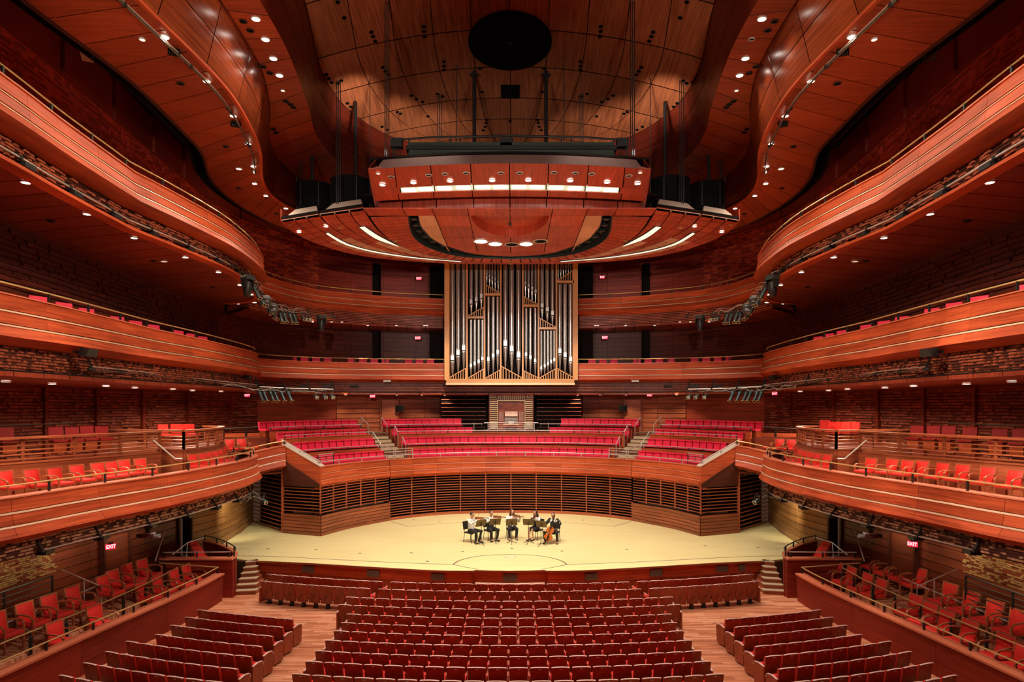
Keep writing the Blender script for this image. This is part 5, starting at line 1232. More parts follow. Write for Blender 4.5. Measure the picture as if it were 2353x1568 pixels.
# ================================================================ BOX ARMCHAIRS (local: faces +y)
def chair_proto():
    t = thing('armchair', 'x', 'chair')
    R = Matrix.Translation((0, -0.24, 0.44)) @ Matrix.Rotation(math.radians(10), 4, 'X')
    k = MB(); k.box((-0.235, 0, 0.22), (0.035, 0.05, 0.48), M=R); k.box((0.235, 0, 0.22), (0.035, 0.05, 0.48), M=R); k.box((0, 0, 0.465), (0.51, 0.055, 0.035), M=R); k.box((0, 0, 0.0), (0.47, 0.04, 0.04), M=R); fr = obj('back_frame', k, M['armwood'], t)
    k = MB(); w, h = 0.215, 0.42
    vs = []; fs = []
    for i in range(6):
        for j in range(4):
            x = -w + 2 * w * i / 5; z = 0.02 + h * j / 3; b = 0.045 * (1 - (abs(x) / w) ** 3) * (1 if 0 < j < 3 else 0.3); vs.append((x, 0.025 + b, z))
    fs = [(i * 4 + j, i * 4 + j + 1, i * 4 + j + 5, i * 4 + j + 4) for i in range(5) for j in range(3)]
    k.addM(R, vs, fs); k.box((0, 0.0, 0.23), (0.43, 0.045, 0.43), M=R); obj('backrest', k, M['red'], t)
    k = MB()
    vs = [(x, y, z) for z, e in ((0.385, 0.0), (0.44, 0.0), (0.47, 0.03)) for x, y in ((-.24 + e, -.24 + e), (.24 - e, -.24 + e), (.255 - e, .26 - e), (-.255 + e, .26 - e))]
    k.add(vs, [(0, 3, 2, 1), (8, 9, 10, 11)] + [(a * 4 + i, a * 4 + (i + 1) % 4, a * 4 + 4 + (i + 1) % 4, a * 4 + 4 + i) for a in (0, 1) for i in range(4)]); obj('seat', k, M['red'], t)
    k = MB(); k.box((0, 0.0, 0.37), (0.48, 0.48, 0.04)); obj('seat_rail', k, M['armwood'], t)
    for s in (-1, 1):
        k = MB(); k.box((s * 0.23, -0.25, 0.2), (0.04, 0.045, 0.4)); obj('leg', k, M['armwood'], t)
        k = MB(); k.box((s * 0.245, 0.235, 0.3), (0.04, 0.045, 0.6)); obj('leg', k, M['armwood'], t)
        P = [(s * 0.24, -0.27, 0.66), (s * 0.275, -0.12, 0.685), (s * 0.285, 0.05, 0.685), (s * 0.275, 0.17, 0.66), (s * 0.255, 0.23, 0.60)]
        k = MB()
        for a, b in zip(P, P[1:]): k.bar(a, b, 0.05, 0.03)
        obj('armrest', k, M['armwood'], t)
    k = MB(); k.box((0.23, 0, 0.14), (0.02, 0.46, 0.025)); k.box((-0.23, 0, 0.14), (0.02, 0.46, 0.025)); obj('stretcher', k, M['armwood'], t)
    return remember(t)
AC = chair_proto()
def pchair(x, y, z, rz, lab, group, sc=1.0):
    if 'ac' not in FIRST:
        FIRST['ac'] = 1; AC.location = (x, y, z); AC.rotation_euler = (0, 0, rz); AC['label'] = lab; AC['group'] = group; AC.scale = (sc, sc, sc); return AC
    o = dup(AC, (x, y, z), rz, lab, (sc, sc, sc)); o['group'] = group; return o
# ---- parterre boxes: parapet, two stepped floors, rails
PP = smooth(cr(nw([(-13.9, 8), (-12.5, 14.0), (-12.15, 16.3), (-11.75, 19.35), (-11.3, 22.4), (-11.05, 24.6), (-11.02, 26.0)]), 0.5), 1)
PM = smooth(cr([(-15.1, 8), (-13.6, 14.5), (-13.1, 18.2), (-12.75, 20.9), (-12.6, 23.5), (-12.55, 25.6)], 0.5), 1)
fz, rz_ = 0.34, 0.72
rear_px = [(345, 1323), (310, 1335), (279, 1350), (256, 1364), (186, 1392), (133, 1413), (78, 1433), (14, 1458)]
frnt_px = [(447, 1333), (419, 1346), (380, 1361), (345, 1377), (238, 1437), (148, 1478)]
rear_rx = [(2002, 1304), (2034, 1319), (2070, 1332), (2097, 1345), (2164, 1384), (2212, 1405), (2266, 1428), (2320, 1452)]
frnt_rx = [(1908, 1326), (1938, 1339), (1974, 1355), (2006, 1369), (2085, 1410), (2118, 1430), (2155, 1450), (2207, 1474), (2288, 1510), (2330, 1535)]
for m, sd in SIDE:
    bx = wthing('parterre_box', 'parterre box with wooden parapet and brass rails along the %s wall' % sd, 'box', (m * -12, 20, 0))
    L = plen(PP)[-1]; n = 5
    for i in range(n):
        seg = cut(PP, L * i / n + .006, L * (i + 1) / n - .006)
        k = MB(m); k.sweep(seg, [(-0.14, 0), (-0.02, 0), (0.03, 1.0), (-0.14, 1.0)]); obj('parapet_panel', k, M['boxfront'], bx)
    k = MB(m); k.sweep(PP, [(-0.30, 1.0), (0.07, 1.0), (0.07, 1.06), (-0.30, 1.06)]); obj('ledge', k, M['ledge'], bx)
    k = MB(m); k.sweep(PP, [(-0.30, 1.0), (-0.14, 1.0), (-0.14, 0.0), (-0.30, 0.0)]); obj('core', k, M['wall2'], bx)
    handrail(bx, off(PP, -0.17), 1.06, 0.22, m, 1.6)
    k = MB(m); A = resamp(off(PP, -0.28), 30); B = resamp(PM, 30); k.strip([(*p, fz - 0.3) for p in A], [(*p, fz - .3) for p in B], 0.3); obj('box_floor', k, M['floor'], bx)
    C = resamp([p for p in LW if 8 <= p[1] <= 27.2], 30)
    k = MB(m); k.strip([(*p, rz_ - 0.5) for p in B], [(*p, rz_ - .5) for p in C], 0.5); obj('box_floor', k, M['floor'], bx)
    k = MB(m); k.sweep([(-11.02, 26.0), (-13.6, 26.15)], [(0, 0), (0.1, 0), (0.1, 1.0), (0, 1.0)]); obj('end_panel', k, M['boxfront'], bx)
    k = MB(m); k.tube([(-11.15, 26.0, 1.28), (-13.4, 26.1, 1.42)], 0.025, 6); obj('end_rail', k, M['brass'], bx)
    # middle rail on black posts
    r = wthing('box_divider_rail', 'brass rail on thick black posts between the two chair rows of the %s parterre box' % sd, 'railing', (m * -12.8, 20, fz))
    k = MB(m); k.tube([(*p, 1.30 + 0.04 * max(0, p[1] - 24)) for p in off(PM, 0.08)], 0.022, 6); obj('handrail', k, M['brass'], r)
    d = plen(PM)
    for i in range(12):
        p = at(off(PM, 0.08), 4.5 + i * 1.25, d); k = MB(m); k.lathe([(0.045, fz), (0.045, 1.15), (0.02, 1.17), (0.02, 1.29)], 8, c=(p[0], p[1], 0)); obj('post', k, M['black'], r)
    # wall side: black barred fence and stair rails
    fpl = [(-14.55, 11), (-14.35, 17), (-14.05, 21.0)]
    g = wthing('barred_fence', 'black fence of horizontal bars beside the wall steps, %s side' % sd, 'fence', (m * -14.2, 17, 0.7))
    for q in range(9): k = MB(m); k.tube([(*p, 0.85 + q * 0.17) for p in fpl], 0.017 if q < 8 else 0.03, 5); obj('bar', k, M['blacksteel'], g)
    for p in ((-14.5, 12.5), (-14.42, 14.8), (-14.35, 17), (-14.18, 19.2), (-14.05, 21)): k = MB(m); k.box((p[0], p[1], 1.45), (0.05, 0.05, 1.45)); obj('post', k, M['black'], g)
    k = MB(m); k.tube([(-14.5, 12, 1.3), (-14.25, 18, 1.3), (-13.85, 24, 1.35)], 0.022, 6); tag(obj('long_rail', k, M['steel']), 'long steel rail behind the rear chairs of the %s parterre box' % sd, 'railing')
    k = MB(m); k.tube([(-13.9, 21.2, 2.35), (-13.5, 22.6, 1.45), (-13.5, 22.6, .75)], 0.02, 6); k.tube([(-13.7, 22, 1.85), (-13.7, 22, .75)], 0.02, 6); tag(obj('stair_rail', k, M['steel']), 'slanting steel stair rail behind the %s parterre chairs' % sd, 'railing')
    k = MB(m); k.tube([(-13.55, 26.9, 2.7), (-13.3, 25.6, 1.6)], 0.025, 6); tag(obj('stair_rail', k, M['steel']), 'steep steel hand rail between parterre box and stage side box, %s' % sd, 'railing')
    rp, fp = (rear_px, frnt_px) if m > 0 else (rear_rx, frnt_rx)
    for i, (px, py) in enumerate(rp):
        x, y = U(px, py, rz_ + 0.46); pchair(x, y, rz_, -m * (math.pi / 2 + (0.16 if i < 4 else 0.22)), 'red leather armchair, rear row of the %s parterre box, %s from the stage' % (sd, nth(i + 1)), 'parterre box armchairs', 1.14)
    for i, (px, py) in enumerate(fp):
        x, y = U(px, py, fz + 0.46); pchair(x, y, fz, -m * (math.pi / 2 + (0.10 if i < 4 else 0.22)), 'red armchair by the front rail, %s parterre box, %s from the stage' % (sd, nth(i + 1)), 'parterre box armchairs', 1.14)
    # stage-side box
    sb = wthing('stage_side_box', 'wooden box with red bench seats beside the stage steps, %s side' % sd, 'box', (m * -12, 26.6, 0))
    k = MB(m); k.box((-12.0, 26.48, 0.74), (2.56, 0.16, 1.48)); obj('front_panel', k, M['boxfront'], sb)
    k = MB(m); k.box((-12.1, 26.45, 1.52), (2.8, 0.34, 0.07)); obj('ledge', k, M['ledge'], sb)
    cv = smooth(cr([(-10.75, 26.6), (-10.95, 27.3), (-11.6, 28.2), (-12.5, 29.2), (-13.4, 29.9)], 0.3), 1)
    k = MB(m); k.sweep(cv, [(-0.05, 0), (0.05, 0), (0.05, 1.5), (-0.05, 1.5)]); obj('curved_side', k, M['boxfront'], sb)
    k = MB(m); k.sweep(cv, [(-0.09, 1.5), (0.09, 1.5), (0.09, 1.55), (-0.09, 1.55)]); obj('ledge', k, M['ledge'], sb)
    handrail(sb, [(-13.4, 26.4), (-10.85, 26.5)], 1.56, 0.2, m, 1.2, 'steel')
    handrail(sb, cv, 1.55, 0.2, m, 1.2, 'blacksteel')
    k = MB(m); k.prism([(-10.9, 26.6)] + cv[1:] + [(-13.5, 26.6)], 0.5, 0.85); obj('box_floor', k, M['floor'], sb)
    for i in range(6):
        x, y, zz = -12.15 - i * 0.24, 26.95 + i * 0.40, 0.85
        o = thing('side_box_chair', 'red seat in the %s stage side box, %s from its front panel' % (sd, nth(i + 1)), 'seat', (m * x, y, zz), -m * math.radians(118), 'seats of the stage side boxes')
        k = MB(); k.box((0, -0.22, 0.6), (0.44, 0.07, 0.5), rx=0.1); obj('backrest', k, M['seatwood'], o); k = MB(); k.box((0, -.17, .62), (.4, .05, .44), rx=.1); obj('back_cushion', k, M['red'], o)
        k = MB(); k.box((0, 0.02, 0.42), (0.42, 0.42, 0.1)); obj('seat_cushion', k, M['red'], o); k = MB(); k.box((0, 0, .18), (.36, .3, .36)); obj('base', k, M['seatwood'], o)
    k = MB(m); k.tube([(-13.2, 26.7, 1.6), (-12.9, 27.3, 1.95), (-12.5, 27.9, 2.05)], 0.02, 6); k.tube([(-12.9, 27.3, 1.95), (-12.9, 27.2, 1.2)], 0.02, 6); obj('grab_rail', k, M['steel'], sb)
    # stairs to the stage
    sg = wthing('stage_steps', 'wooden steps up to the stage beside the %s side box' % sd, 'steps', (m * -10.5, 27.2, 0))
    for i in range(6):
        k = MB(m); y0 = 26.75 + i * 0.235; h = 0.175 * (i + 1)
        w1 = -10.02 - 0.09 * i
        k.hexa([(-10.82, y0, 0), (w1, y0 + 0.16, 0), (w1, 28.4, 0), (-10.82, 28.4, 0)], [(-10.82, y0, h - .035), (w1, y0 + 0.16, h - .035), (w1, 28.4, h - .035), (-10.82, 28.4, h - .035)]); st_ = obj('step', k, M['base'], sg)
        k = MB(m); k.hexa([(-10.82, y0 - 0.03, h - .034), (w1 + .03, y0 + 0.13, h - .034), (w1 + .03, y0 + .45, h - .034), (-10.82, y0 + .3, h - .034)], [(-10.82, y0 - 0.03, h), (w1 + .03, y0 + 0.13, h), (w1 + .03, y0 + .45, h), (-10.82, y0 + .3, h)]); sub('tread', k, M['steppale'], st_)
# ---- loge boxes: slatted balustrade, pod, chairs
def slatwall(par, plan, z0, z1, m, n, nb, base=None, cap=True):
    L = plen(plan)[-1]; d = plen(plan)
    for i in range(n):
        z = z0 + (z1 - z0) * (i + 0.5) / n
        k = MB(m); k.sweep(plan, [(0.0, 0.0), (0.05, -0.012), (0.05, 0.02), (0.0, 0.032)], z); obj('slat', k, M['slatwood'], par)
    for i in range(nb + 1):
        a = at(plan, L * i / nb, d); k = MB(m); k.box((a[0], a[1], (z0 + z1) / 2), (0.07, 0.11, z1 - z0)); obj('post', k, M['slatwood'], par)
    k = MB(m); k.sweep(plan, [(-0.16, z1), (0.12, z1), (0.12, z1 + 0.07), (-0.16, z1 + 0.07)]); obj('top_rail', k, M['slatwood'], par)
    if base is not None: k = MB(m); k.sweep(plan, [(-0.1, base), (0.07, base), (0.07, z0), (-0.1, z0)]); obj('base_panel', k, M['wall2b'], par)
    k = MB(m); k.sweep(plan, [(-0.02, z0 - 0.06), (0.10, z0 - 0.06), (0.10, z0), (-0.02, z0)]); obj('lower_rail', k, M['slatwood'], par)
SWL = [(-18.3, 15.6), (-16.04, 21.4), (-14.9, 24.3), (-13.85, 27.0)]
POD = smooth(cr([(-12.95, 27.1), (-12.85, 28.6), (-13.0, 30.2), (-13.35, 31.6), (-13.9, 32.7), (-14.9, 33.3)], 0.4), 1)
for m, sd in SIDE:
    b = wthing('slatted_balustrade', 'slatted wooden balustrade behind the box armchairs, %s lower balcony' % sd, 'balustrade', (m * -15, 24, 4.6))
    slatwall(b, cr(SWL, .6), 5.63, 6.36, m, 5, 7, 4.6)
    k = MB(m); k.bar((-13.85, 27.0, 5.1), (-16.5, 28.2, 5.1), 0.1, 1.1); obj('end_panel', k, M['wall2b'], b)
    b = wthing('curved_pod', 'curved slatted wooden pod with a row of red seats on it, %s lower balcony' % sd, 'box', (m * -13.5, 30, 4.6))
    slatwall(b, [tuple(p) for p in POD], 5.72, 6.40, m, 5, 7, 4.6)
    slatwall(b, [(-16.6, 28.3), (-12.95, 27.1)], 5.72, 6.40, m, 5, 2, 4.6)
    k = MB(m); k.prism([tuple(p[:2]) for p in POD] + [(-16.6, 33), (-16.6, 28.4)], 5.5, 5.7); obj('pod_floor', k, M['wall2'], b)
    k = MB(m); k.tube([(-13.9, 26.6, 6.1), (-13.2, 26.9, 5.35), (-12.9, 26.9, 5.35)], 0.03, 6); tag(obj('stair_rail', k, M['steel']), 'slanting steel rail between balustrade and curved pod, %s side' % sd, 'railing')
    lg = [(18, 1085), (80, 1081), (133, 1077), (184, 1071), (232, 1066), (263, 1063), (292, 1059), (330, 1056.5)] if m > 0 else [(1994, 1055), (2043, 1057), (2078, 1060), (2112, 1061), (2159, 1066), (2205, 1070), (2263, 1076), (2325, 1083)]
    for i, (px, py) in enumerate(lg):
        x, y = U(px, py, 5.5); pchair(x + 0.1 * m, y, 4.62, -m * (math.pi / 2 + 0.35), 'red leather armchair at the %s lower balcony rail, %s from the picture edge' % (sd, nth((i if m > 0 else 7 - i) + 1)), 'lower balcony armchairs')
    pg = [(451, 1046), (474, 1043), (490, 1040), (505, 1037.5), (516, 1034), (524, 1028)]
    for i, (px, py) in enumerate(pg):
        x, y = U(px, py, 5.5); pchair(m * (x + .1), y, 4.62, -m * (math.pi / 2 + 0.3 - i * 0.07), 'red armchair below the %s curved pod, %s along towards the stage' % (sd, nth(i + 1)), 'armchairs below the pods')
    for i, (x, y) in enumerate(((-14.15, 34.6), (-13.75, 35.1), (-13.35, 35.6), (-12.9, 36.1))):
        pchair(m * x, y, 4.82, -m * (math.pi / 2 + 0.9), 'red armchair, stage end of the %s lower balcony, %s from the pod' % (sd, nth(i + 1)), 'armchairs at the stage end')
    k = MB(m); k.prism([(-15.5, 33.4), (-12.9, 33.0), (-11.5, 34.4), (-11.5, 36.8), (-15.5, 38)], 4.6, 4.82); tag(obj('box_platform', k, M['wall2']), 'small wooden platform of the stage end box, %s side' % sd, 'platform')
    w = wthing('panel_rail', 'dark steel rail over red wooden panels behind the stage end chairs, %s' % sd, 'railing', (m * -14, 37, 4.8))
    for a, b2 in (((-15.2, 36.3), (-14.4, 36.95)), ((-14.3, 37.05), (-13.5, 37.6)), ((-13.4, 37.7), (-12.6, 38.2))): k = MB(m); k.bar((*a, 5.5), (*b2, 5.5), 0.05, 0.9); obj('panel', k, M['choirfront'], w)
    k = MB(m); k.tube([(-15.4, 36.2, 6.2), (-12.4, 38.3, 6.35)], 0.03, 6); obj('handrail', k, M['blacksteel'], w)
    for p in ((-15.25, 36.25), (-14.35, 37.0), (-13.45, 37.65), (-12.5, 38.25)): k = MB(m); k.box((*p, 5.6), (0.06, 0.06, 1.3)); obj('post', k, M['black'], w)
    # dark rear loge seats seen over the balustrade and on the pod
    lr = [(18, 984), (133, 983), (171, 983), (205, 981), (239, 981)] if m > 0 else [(2102, 980), (2140, 980), (2175, 981), (2223, 983), (2292, 987), (2340, 988)]
    def loge_seat(x, y, z, rz, lab, gr, mat='red'):
        o = thing('loge_chair', lab, 'seat', (x, y, z), rz, gr)
        k = MB(); k.box((0, -0.2, 0.62), (0.47, 0.07, 0.5), rx=0.12); k.box((0, -.22, .88), (.48, .05, .03)); obj('backrest', k, M[mat], o); k = MB(); k.box((0, 0.02, 0.42), (0.46, 0.44, 0.1)); obj('seat', k, M[mat], o)
        k = MB(); k.box((0, 0, .2), (.4, .36, .36)); obj('base', k, M['seatwood'], o); return o
    for i, (px, py) in enumerate(lr):
        kx = abs(px - CX) / F; yy_ = 24.4 / (kx + .391) + 1.5
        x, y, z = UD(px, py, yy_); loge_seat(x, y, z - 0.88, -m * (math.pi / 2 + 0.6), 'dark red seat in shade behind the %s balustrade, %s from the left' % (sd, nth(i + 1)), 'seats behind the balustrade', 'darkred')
    k = MB(m); k.tube([(-17.6, 23.5, 6.75), (-17.3, 27, 6.75)], 0.02, 5); tag(obj('shadow_rail', k, M['blacksteel']), 'thin dark rail behind the balustrade seats, %s side' % sd, 'railing')
    for i, (px, py) in enumerate([(381, 977), (411, 976), (427, 976.5), (442, 976)] if m > 0 else [(1888, 967), (1912, 971), (1937, 971), (1958, 971), (1890, 985)]):
        x, y, z = UD(px, py, 29.8 + i * 0.4); loge_seat(x, y, z - 0.88, -m * (math.pi / 2 + 0.5), 'dark red seat on top of the %s curved pod, %s from the left' % (sd, nth(i + 1)), 'seats on the pods')
# ---- middle balcony seats peeping over its front
def bal_seat(x, y, z, rz, lab, gr):
    o = thing('balcony_chair', lab, 'seat', (x, y, z), rz, gr)
    k = MB(); k.box((0, -0.2, 0.66), (0.48, 0.07, 0.52), rx=0.12); obj('backrest', k, M['crimson'], o); k = MB(); k.box((0, 0.04, 0.44), (0.46, 0.44, 0.1)); obj('seat', k, M['crimson'], o)
    k = MB(); k.box((0, 0, .2), (.4, .36, .4)); obj('base', k, M['seatwood'], o)
d2 = plen(T2)
for m, sd in SIDE:
    q = off(T2, -0.95); dq = plen(q); i = 0; s = 6.0
    while s < dq[-1] - 4.5:
        p = at(q, s, dq)
        if p[1] > 31.2: break
        i += 1
        bal_seat(m * p[0], p[1], 9.66, -m * (math.pi / 2 + 0.5), 'red seat over the %s middle balcony rail, %s from the picture edge' % (sd, nth(i)), 'middle balcony seats'); s += 1.25 if i % 3 else 2.0
    q = off(T2b, -0.9); dq = plen(q); s = 1.2; i = 0
    while s < dq[-1] - 0.5:
        p = at(q, s, dq); p2 = at(q, s + .1, dq); i += 1; a = math.atan2(p2[1] - p[1], p2[0] - p[0])
        bal_seat(m * p[0], p[1], 9.62, m * (a + math.pi), 'red seat over the middle balcony, %s from the side wall, %s of organ' % (nth(i), sd), 'middle balcony seats by the organ'); s += 0.72 if i % 4 else 1.5

# ================================================================ QUINTET ON THE STAGE
SZ = 1.052
def chain(k, pts, rs, n=10):
    """limb: tapered tube with round joints"""
    k.tube(pts, rs, n)
    for p, r in zip(pts, rs): k.ball(p, r, n, 6)
def remeshed(name, k, mat, parent, vox=0.013, it=3):
    o = obj(name, k, mat, parent)
    r = o.modifiers.new('skin', 'REMESH'); r.mode = 'VOXEL'; r.voxel_size = vox; r.use_smooth_shade = True
    s = o.modifiers.new('soft', 'SMOOTH'); s.factor = 0.5; s.iterations = it
    return o
def hand(k, w, d, up, curl=0.6, s=1):
    """palm and five fingers at wrist w, pointing along d, palm normal up"""
    d = Vector(d).normalized(); up = Vector(up); up = (up - d * up.dot(d)).normalized(); sd = d.cross(up) * s; w = Vector(w)
    for i in range(4):
        o = (i - 1.5) * 0.021; a = w + d * 0.02 + sd * o * 0.7; b = w + d * 0.085 + sd * o
        k.tube([tuple(a), tuple(b)], [0.013, 0.0115], 6)
        L = (0.062, 0.072, 0.068, 0.05)[i]; c = b + (d * math.cos(curl) - up * math.sin(curl)) * L * 0.55; e = c + (d * math.cos(curl * 2) - up * math.sin(curl * 2)) * L * 0.5
        k.tube([tuple(b), tuple(c), tuple(e)], [0.0105, 0.0095, 0.008], 6); k.ball(tuple(e), 0.008, 6, 4)
    k.ball(tuple(w + d * 0.05), (0.04, 0.04, 0.018) if abs(up.z) > .6 else (0.03, 0.03, 0.03), 8, 5)
    t0 = w + d * 0.025 - sd * 0.03; t1 = t0 + d * 0.035 - sd * 0.022 - up * 0.012; t2 = t1 + d * 0.03 - up * 0.012
    k.tube([tuple(t0), tuple(t1), tuple(t2)], [0.013, 0.011, 0.009], 6); k.ball(tuple(t2), 0.009, 6, 4)
def violin(par, M4, L=0.36, mat='violinwood'):
    """body with waist, neck, scroll, strings (local: body along +y from the chin)"""
    k = MB(); prof = []
    n = 20
    for i in range(n + 1):
        t = i / n; y = t * L
        w = 0.103 * math.sin(min(1, t / .28) * math.pi / 2) if t < 0.3 else (0.103 - 0.048 * math.sin((t - .3) / .4 * math.pi) ** 2 * 1.1 - (t - .3) * .03 if t < .72 else 0.088 * math.cos((t - .72) / .28 * math.pi / 2) ** .6)
        prof.append((max(0.008, w), y))
    out = [(w, y) for w, y in prof] + [(-w, y) for w, y in prof[::-1]]
    m_ = len(out)
    k.addM(M4, [(x, y, -0.018) for x, y in out] + [(x, y, 0.018) for x, y in out], [tuple(range(m_)), tuple(range(m_, 2 * m_))[::-1]] + [(i, m_ + i, m_ + (i + 1) % m_, (i + 1) % m_) for i in range(m_)])
    b = obj('body', k, M[mat], par)
    k = MB(); k.box((0, L + 0.08, 0.024), (0.026, 0.30, 0.02), M=M4); k.ball((0, L + .24, .02), (.018, .03, .022), 8, 6, M4); obj('neck', k, M['black'], par)
    k = MB(); k.box((0, L * .42, .035), (0.05, .008, .035), M=M4); k.box((0, L * .18, .026), (.03, .1, .012), M=M4)
    for s in (-.009, -.003, .003, .009): k.box((s, L * .75, .045), (0.002, L * 1.2, 0.002), M=M4)
    obj('strings', k, M['black'], par, kind='stuff')
    return b
def basis(o, y, up):
    y = Vector(y).normalized(); up = Vector(up); z = (up - y * up.dot(y)).normalized(); x = y.cross(z)
    return Matrix(((x.x, y.x, z.x, o[0]), (x.y, y.y, z.y, o[1]), (x.z, y.z, z.z, o[2]), (0, 0, 0, 1)))
def player(px, py, rz, label, top, legs, hair, long_hair=False, inst='violin', vest=None, bare=False, lean=0.0, spread=0.13, headturn=0.0, group=None):
    x, y = U(px, py + 3, SZ); loc = (x, y, SZ)
    t = thing('person', label, 'person', loc, rz)
    hp = Vector((0, 0.0, 0.53)); ch_ = Vector((0, 0.02 - lean, 0.86)); nk = Vector((0, -0.01 - lean * 1.3, 1.07)); hd = Vector((0.02 if inst == 'violin' else 0, -0.04 - lean * 1.5, 1.20))
    if inst == 'violin':
        rw, lw = Vector((-0.02, -0.40, 1.0)), Vector((0.33, -0.40, 1.02)); re, le = Vector((-0.30, -0.24, 0.86)), Vector((0.30, -0.20, 0.80))
    elif inst == 'viola':
        rw, lw = Vector((-0.05, -0.34, 0.92)), Vector((0.10, -0.36, 1.0)); re, le = Vector((-0.26, -0.16, 0.80)), Vector((0.24, -0.14, 0.80))
    else:
        rw, lw = Vector((-0.24, -0.44, 0.62)), Vector((0.16, -0.28, 1.02)); re, le = Vector((-0.36, -0.16, 0.74)), Vector((0.34, -0.12, 0.84))
    kn = [Vector((s * (spread + .04), -0.43, 0.50)) for s in (-1, 1)]; an = [Vector((s * (spread + 0.03), -0.40 if s < 0 else -0.34, 0.09)) for s in (-1, 1)]
    sh = [Vector((s * 0.175, 0.02 - lean, 0.985)) for s in (-1, 1)]
    k = MB()
    chain(k, [tuple(hp), tuple(ch_), tuple(nk)], [0.125, 0.12, 0.05]); k.ball(tuple(ch_ + Vector((0, 0, .05))), (.17, .10, .12), 12, 8)
    chain(k, [tuple(nk), tuple(hd - Vector((0, 0, 0.06)))], [0.05, 0.05])
    for i, s in enumerate((-1, 1)):
        chain(k, [(s * .09, 0, .52), tuple(kn[i]), tuple(an[i])], [0.082, 0.056, 0.036]); chain(k, [tuple(an[i]), tuple(an[i] + Vector((s * .02, -.16, -.05)))], [.036, .03])
        e, w = (re, rw) if s < 0 else (le, lw)
        chain(k, [tuple(sh[i]), tuple(e), tuple(w)], [0.052, 0.042, 0.028])
        hand(k, w, (w - e), (0, 0, 1), 0.7, s)
    Rh = Matrix.Translation(hd) @ Matrix.Rotation(headturn, 4, 'Z') @ Matrix.Rotation(0.18, 4, 'X')
    k.ball((0, 0, 0), (0.074, 0.092, 0.112), 16, 12, Rh); k.ball((0, -0.02, -0.06), (0.056, 0.066, 0.06), 12, 8, Rh)
    k.tube([tuple(Rh @ Vector((0, -.085, .015))), tuple(Rh @ Vector((0, -.108, -.022)))], [.011, .016], 6)
    for s in (-1, 1): k.ball((s * .076, .005, -.005), (.012, .022, .03), 8, 6, Rh)
    body = remeshed('body', k, M['skin'], t)
    k = MB()
    for s in (-1, 1): k.ball((s * .03, -.085, .012), (.012, .008, .007), 8, 6, Rh)
    obj('eyes', k, M['black'], t, kind='stuff')
    k = MB(); k.box((0, -.088, -.055), (.04, .008, .009), M=Rh); obj('mouth', k, M['lips'], t)
    # hair
    k = MB(); k.ball((0, 0.018, 0.022), (0.083, 0.092, 0.108), 14, 10, Rh)
    k2 = MB()
    for v, f_ in ((k, 1),): pass
    kk = MB(); 
    idx = [i for i, v in enumerate(k.v)]
    kk.ball((0, 0.03, 0.035), (0.085, 0.088, 0.098), 14, 10, Rh)
    if long_hair:
        for s in (-1, -.5, 0, .5, 1): chain(kk, [tuple(Rh @ Vector((s * .07, .035 + .03 * (1 - abs(s)), .03))), tuple(Rh @ Vector((s * .095, .06 + .04 * (1 - abs(s)), -.14))), tuple(Rh @ Vector((s * .085, .05 + .04 * (1 - abs(s)), -.30)))], [.035, .038, .02], 8)
        for s in (-1, 1): chain(kk, [tuple(Rh @ Vector((s * .072, -.02, .05))), tuple(Rh @ Vector((s * .092, .0, -.12))), tuple(Rh @ Vector((s * .10, -.03, -.24)))], [.024, .024, .014], 8)
    remeshed('hair', kk, M[hair], t, 0.014, 2)
    # clothes follow the body
    k = MB(); chain(k, [(0, 0, .50), tuple(ch_), tuple(nk - Vector((0, 0, .06)))], [0.15, 0.143, 0.062]); k.ball(tuple(ch_ + Vector((0, 0, .05))), (.188, .118, .13), 12, 8)
    for i, s in enumerate((-1, 1)):
        e, w = (re, rw) if s < 0 else (le, lw); chain(k, [tuple(sh[i]), tuple(e), tuple(e + (w - e) * .86)], [0.068, 0.056, 0.042])
    remeshed('shirt', k, M[top], t)
    if vest:
        k = MB(); chain(k, [(0, 0.005, .50), tuple(ch_ + Vector((0, .01, 0))), tuple(nk - Vector((0, -.02, .09)))], [0.162, 0.155, 0.07]); k.ball(tuple(ch_ + Vector((0, .012, .04))), (.196, .126, .128), 12, 8)
        if vest == 'jacket':
            for i, s in enumerate((-1, 1)):
                e, w = (re, rw) if s < 0 else (le, lw); chain(k, [tuple(sh[i]), tuple(e), tuple(e + (w - e) * .6)], [0.076, 0.064, 0.052])
        remeshed('jacket' if vest == 'jacket' else 'vest', k, M['blackcloth'], t)
    k = MB(); chain(k, [(0, 0, .47), (0, 0, .56)], [0.15, 0.148])
    for i, s in enumerate((-1, 1)):
        if bare: chain(k, [(s * .09, 0, .52), tuple(kn[i] + Vector((0, .06, 0)))], [0.105, 0.085])
        else: chain(k, [(s * .09, 0, .52), tuple(kn[i]), tuple(an[i] + Vector((0, 0, .02)))], [0.102, 0.076, 0.058])
    remeshed('skirt' if bare else 'trousers', k, M[legs], t)
    for i, s in enumerate((-1, 1)):
        k = MB(); a = an[i]; k.tube([(a.x, a.y + .05, 0.035), (a.x + s * .01, a.y - .07, .035), (a.x + s * .025, a.y - .19, .028)], [.036, .043, .03], 8); k.ball((a.x, a.y + .03, .05), (.042, .05, .05), 8, 6); k.ball((a.x + s * .025, a.y - .19, .028), (.03, .035, .026), 8, 6); obj('shoe', k, M['blackcloth'], t)
    t.scale = (1.06, 1.06, 1.06); Rz = Matrix.Translation(loc) @ Matrix.Rotation(rz, 4, 'Z') @ Matrix.Diagonal((1.06, 1.06, 1.06, 1))
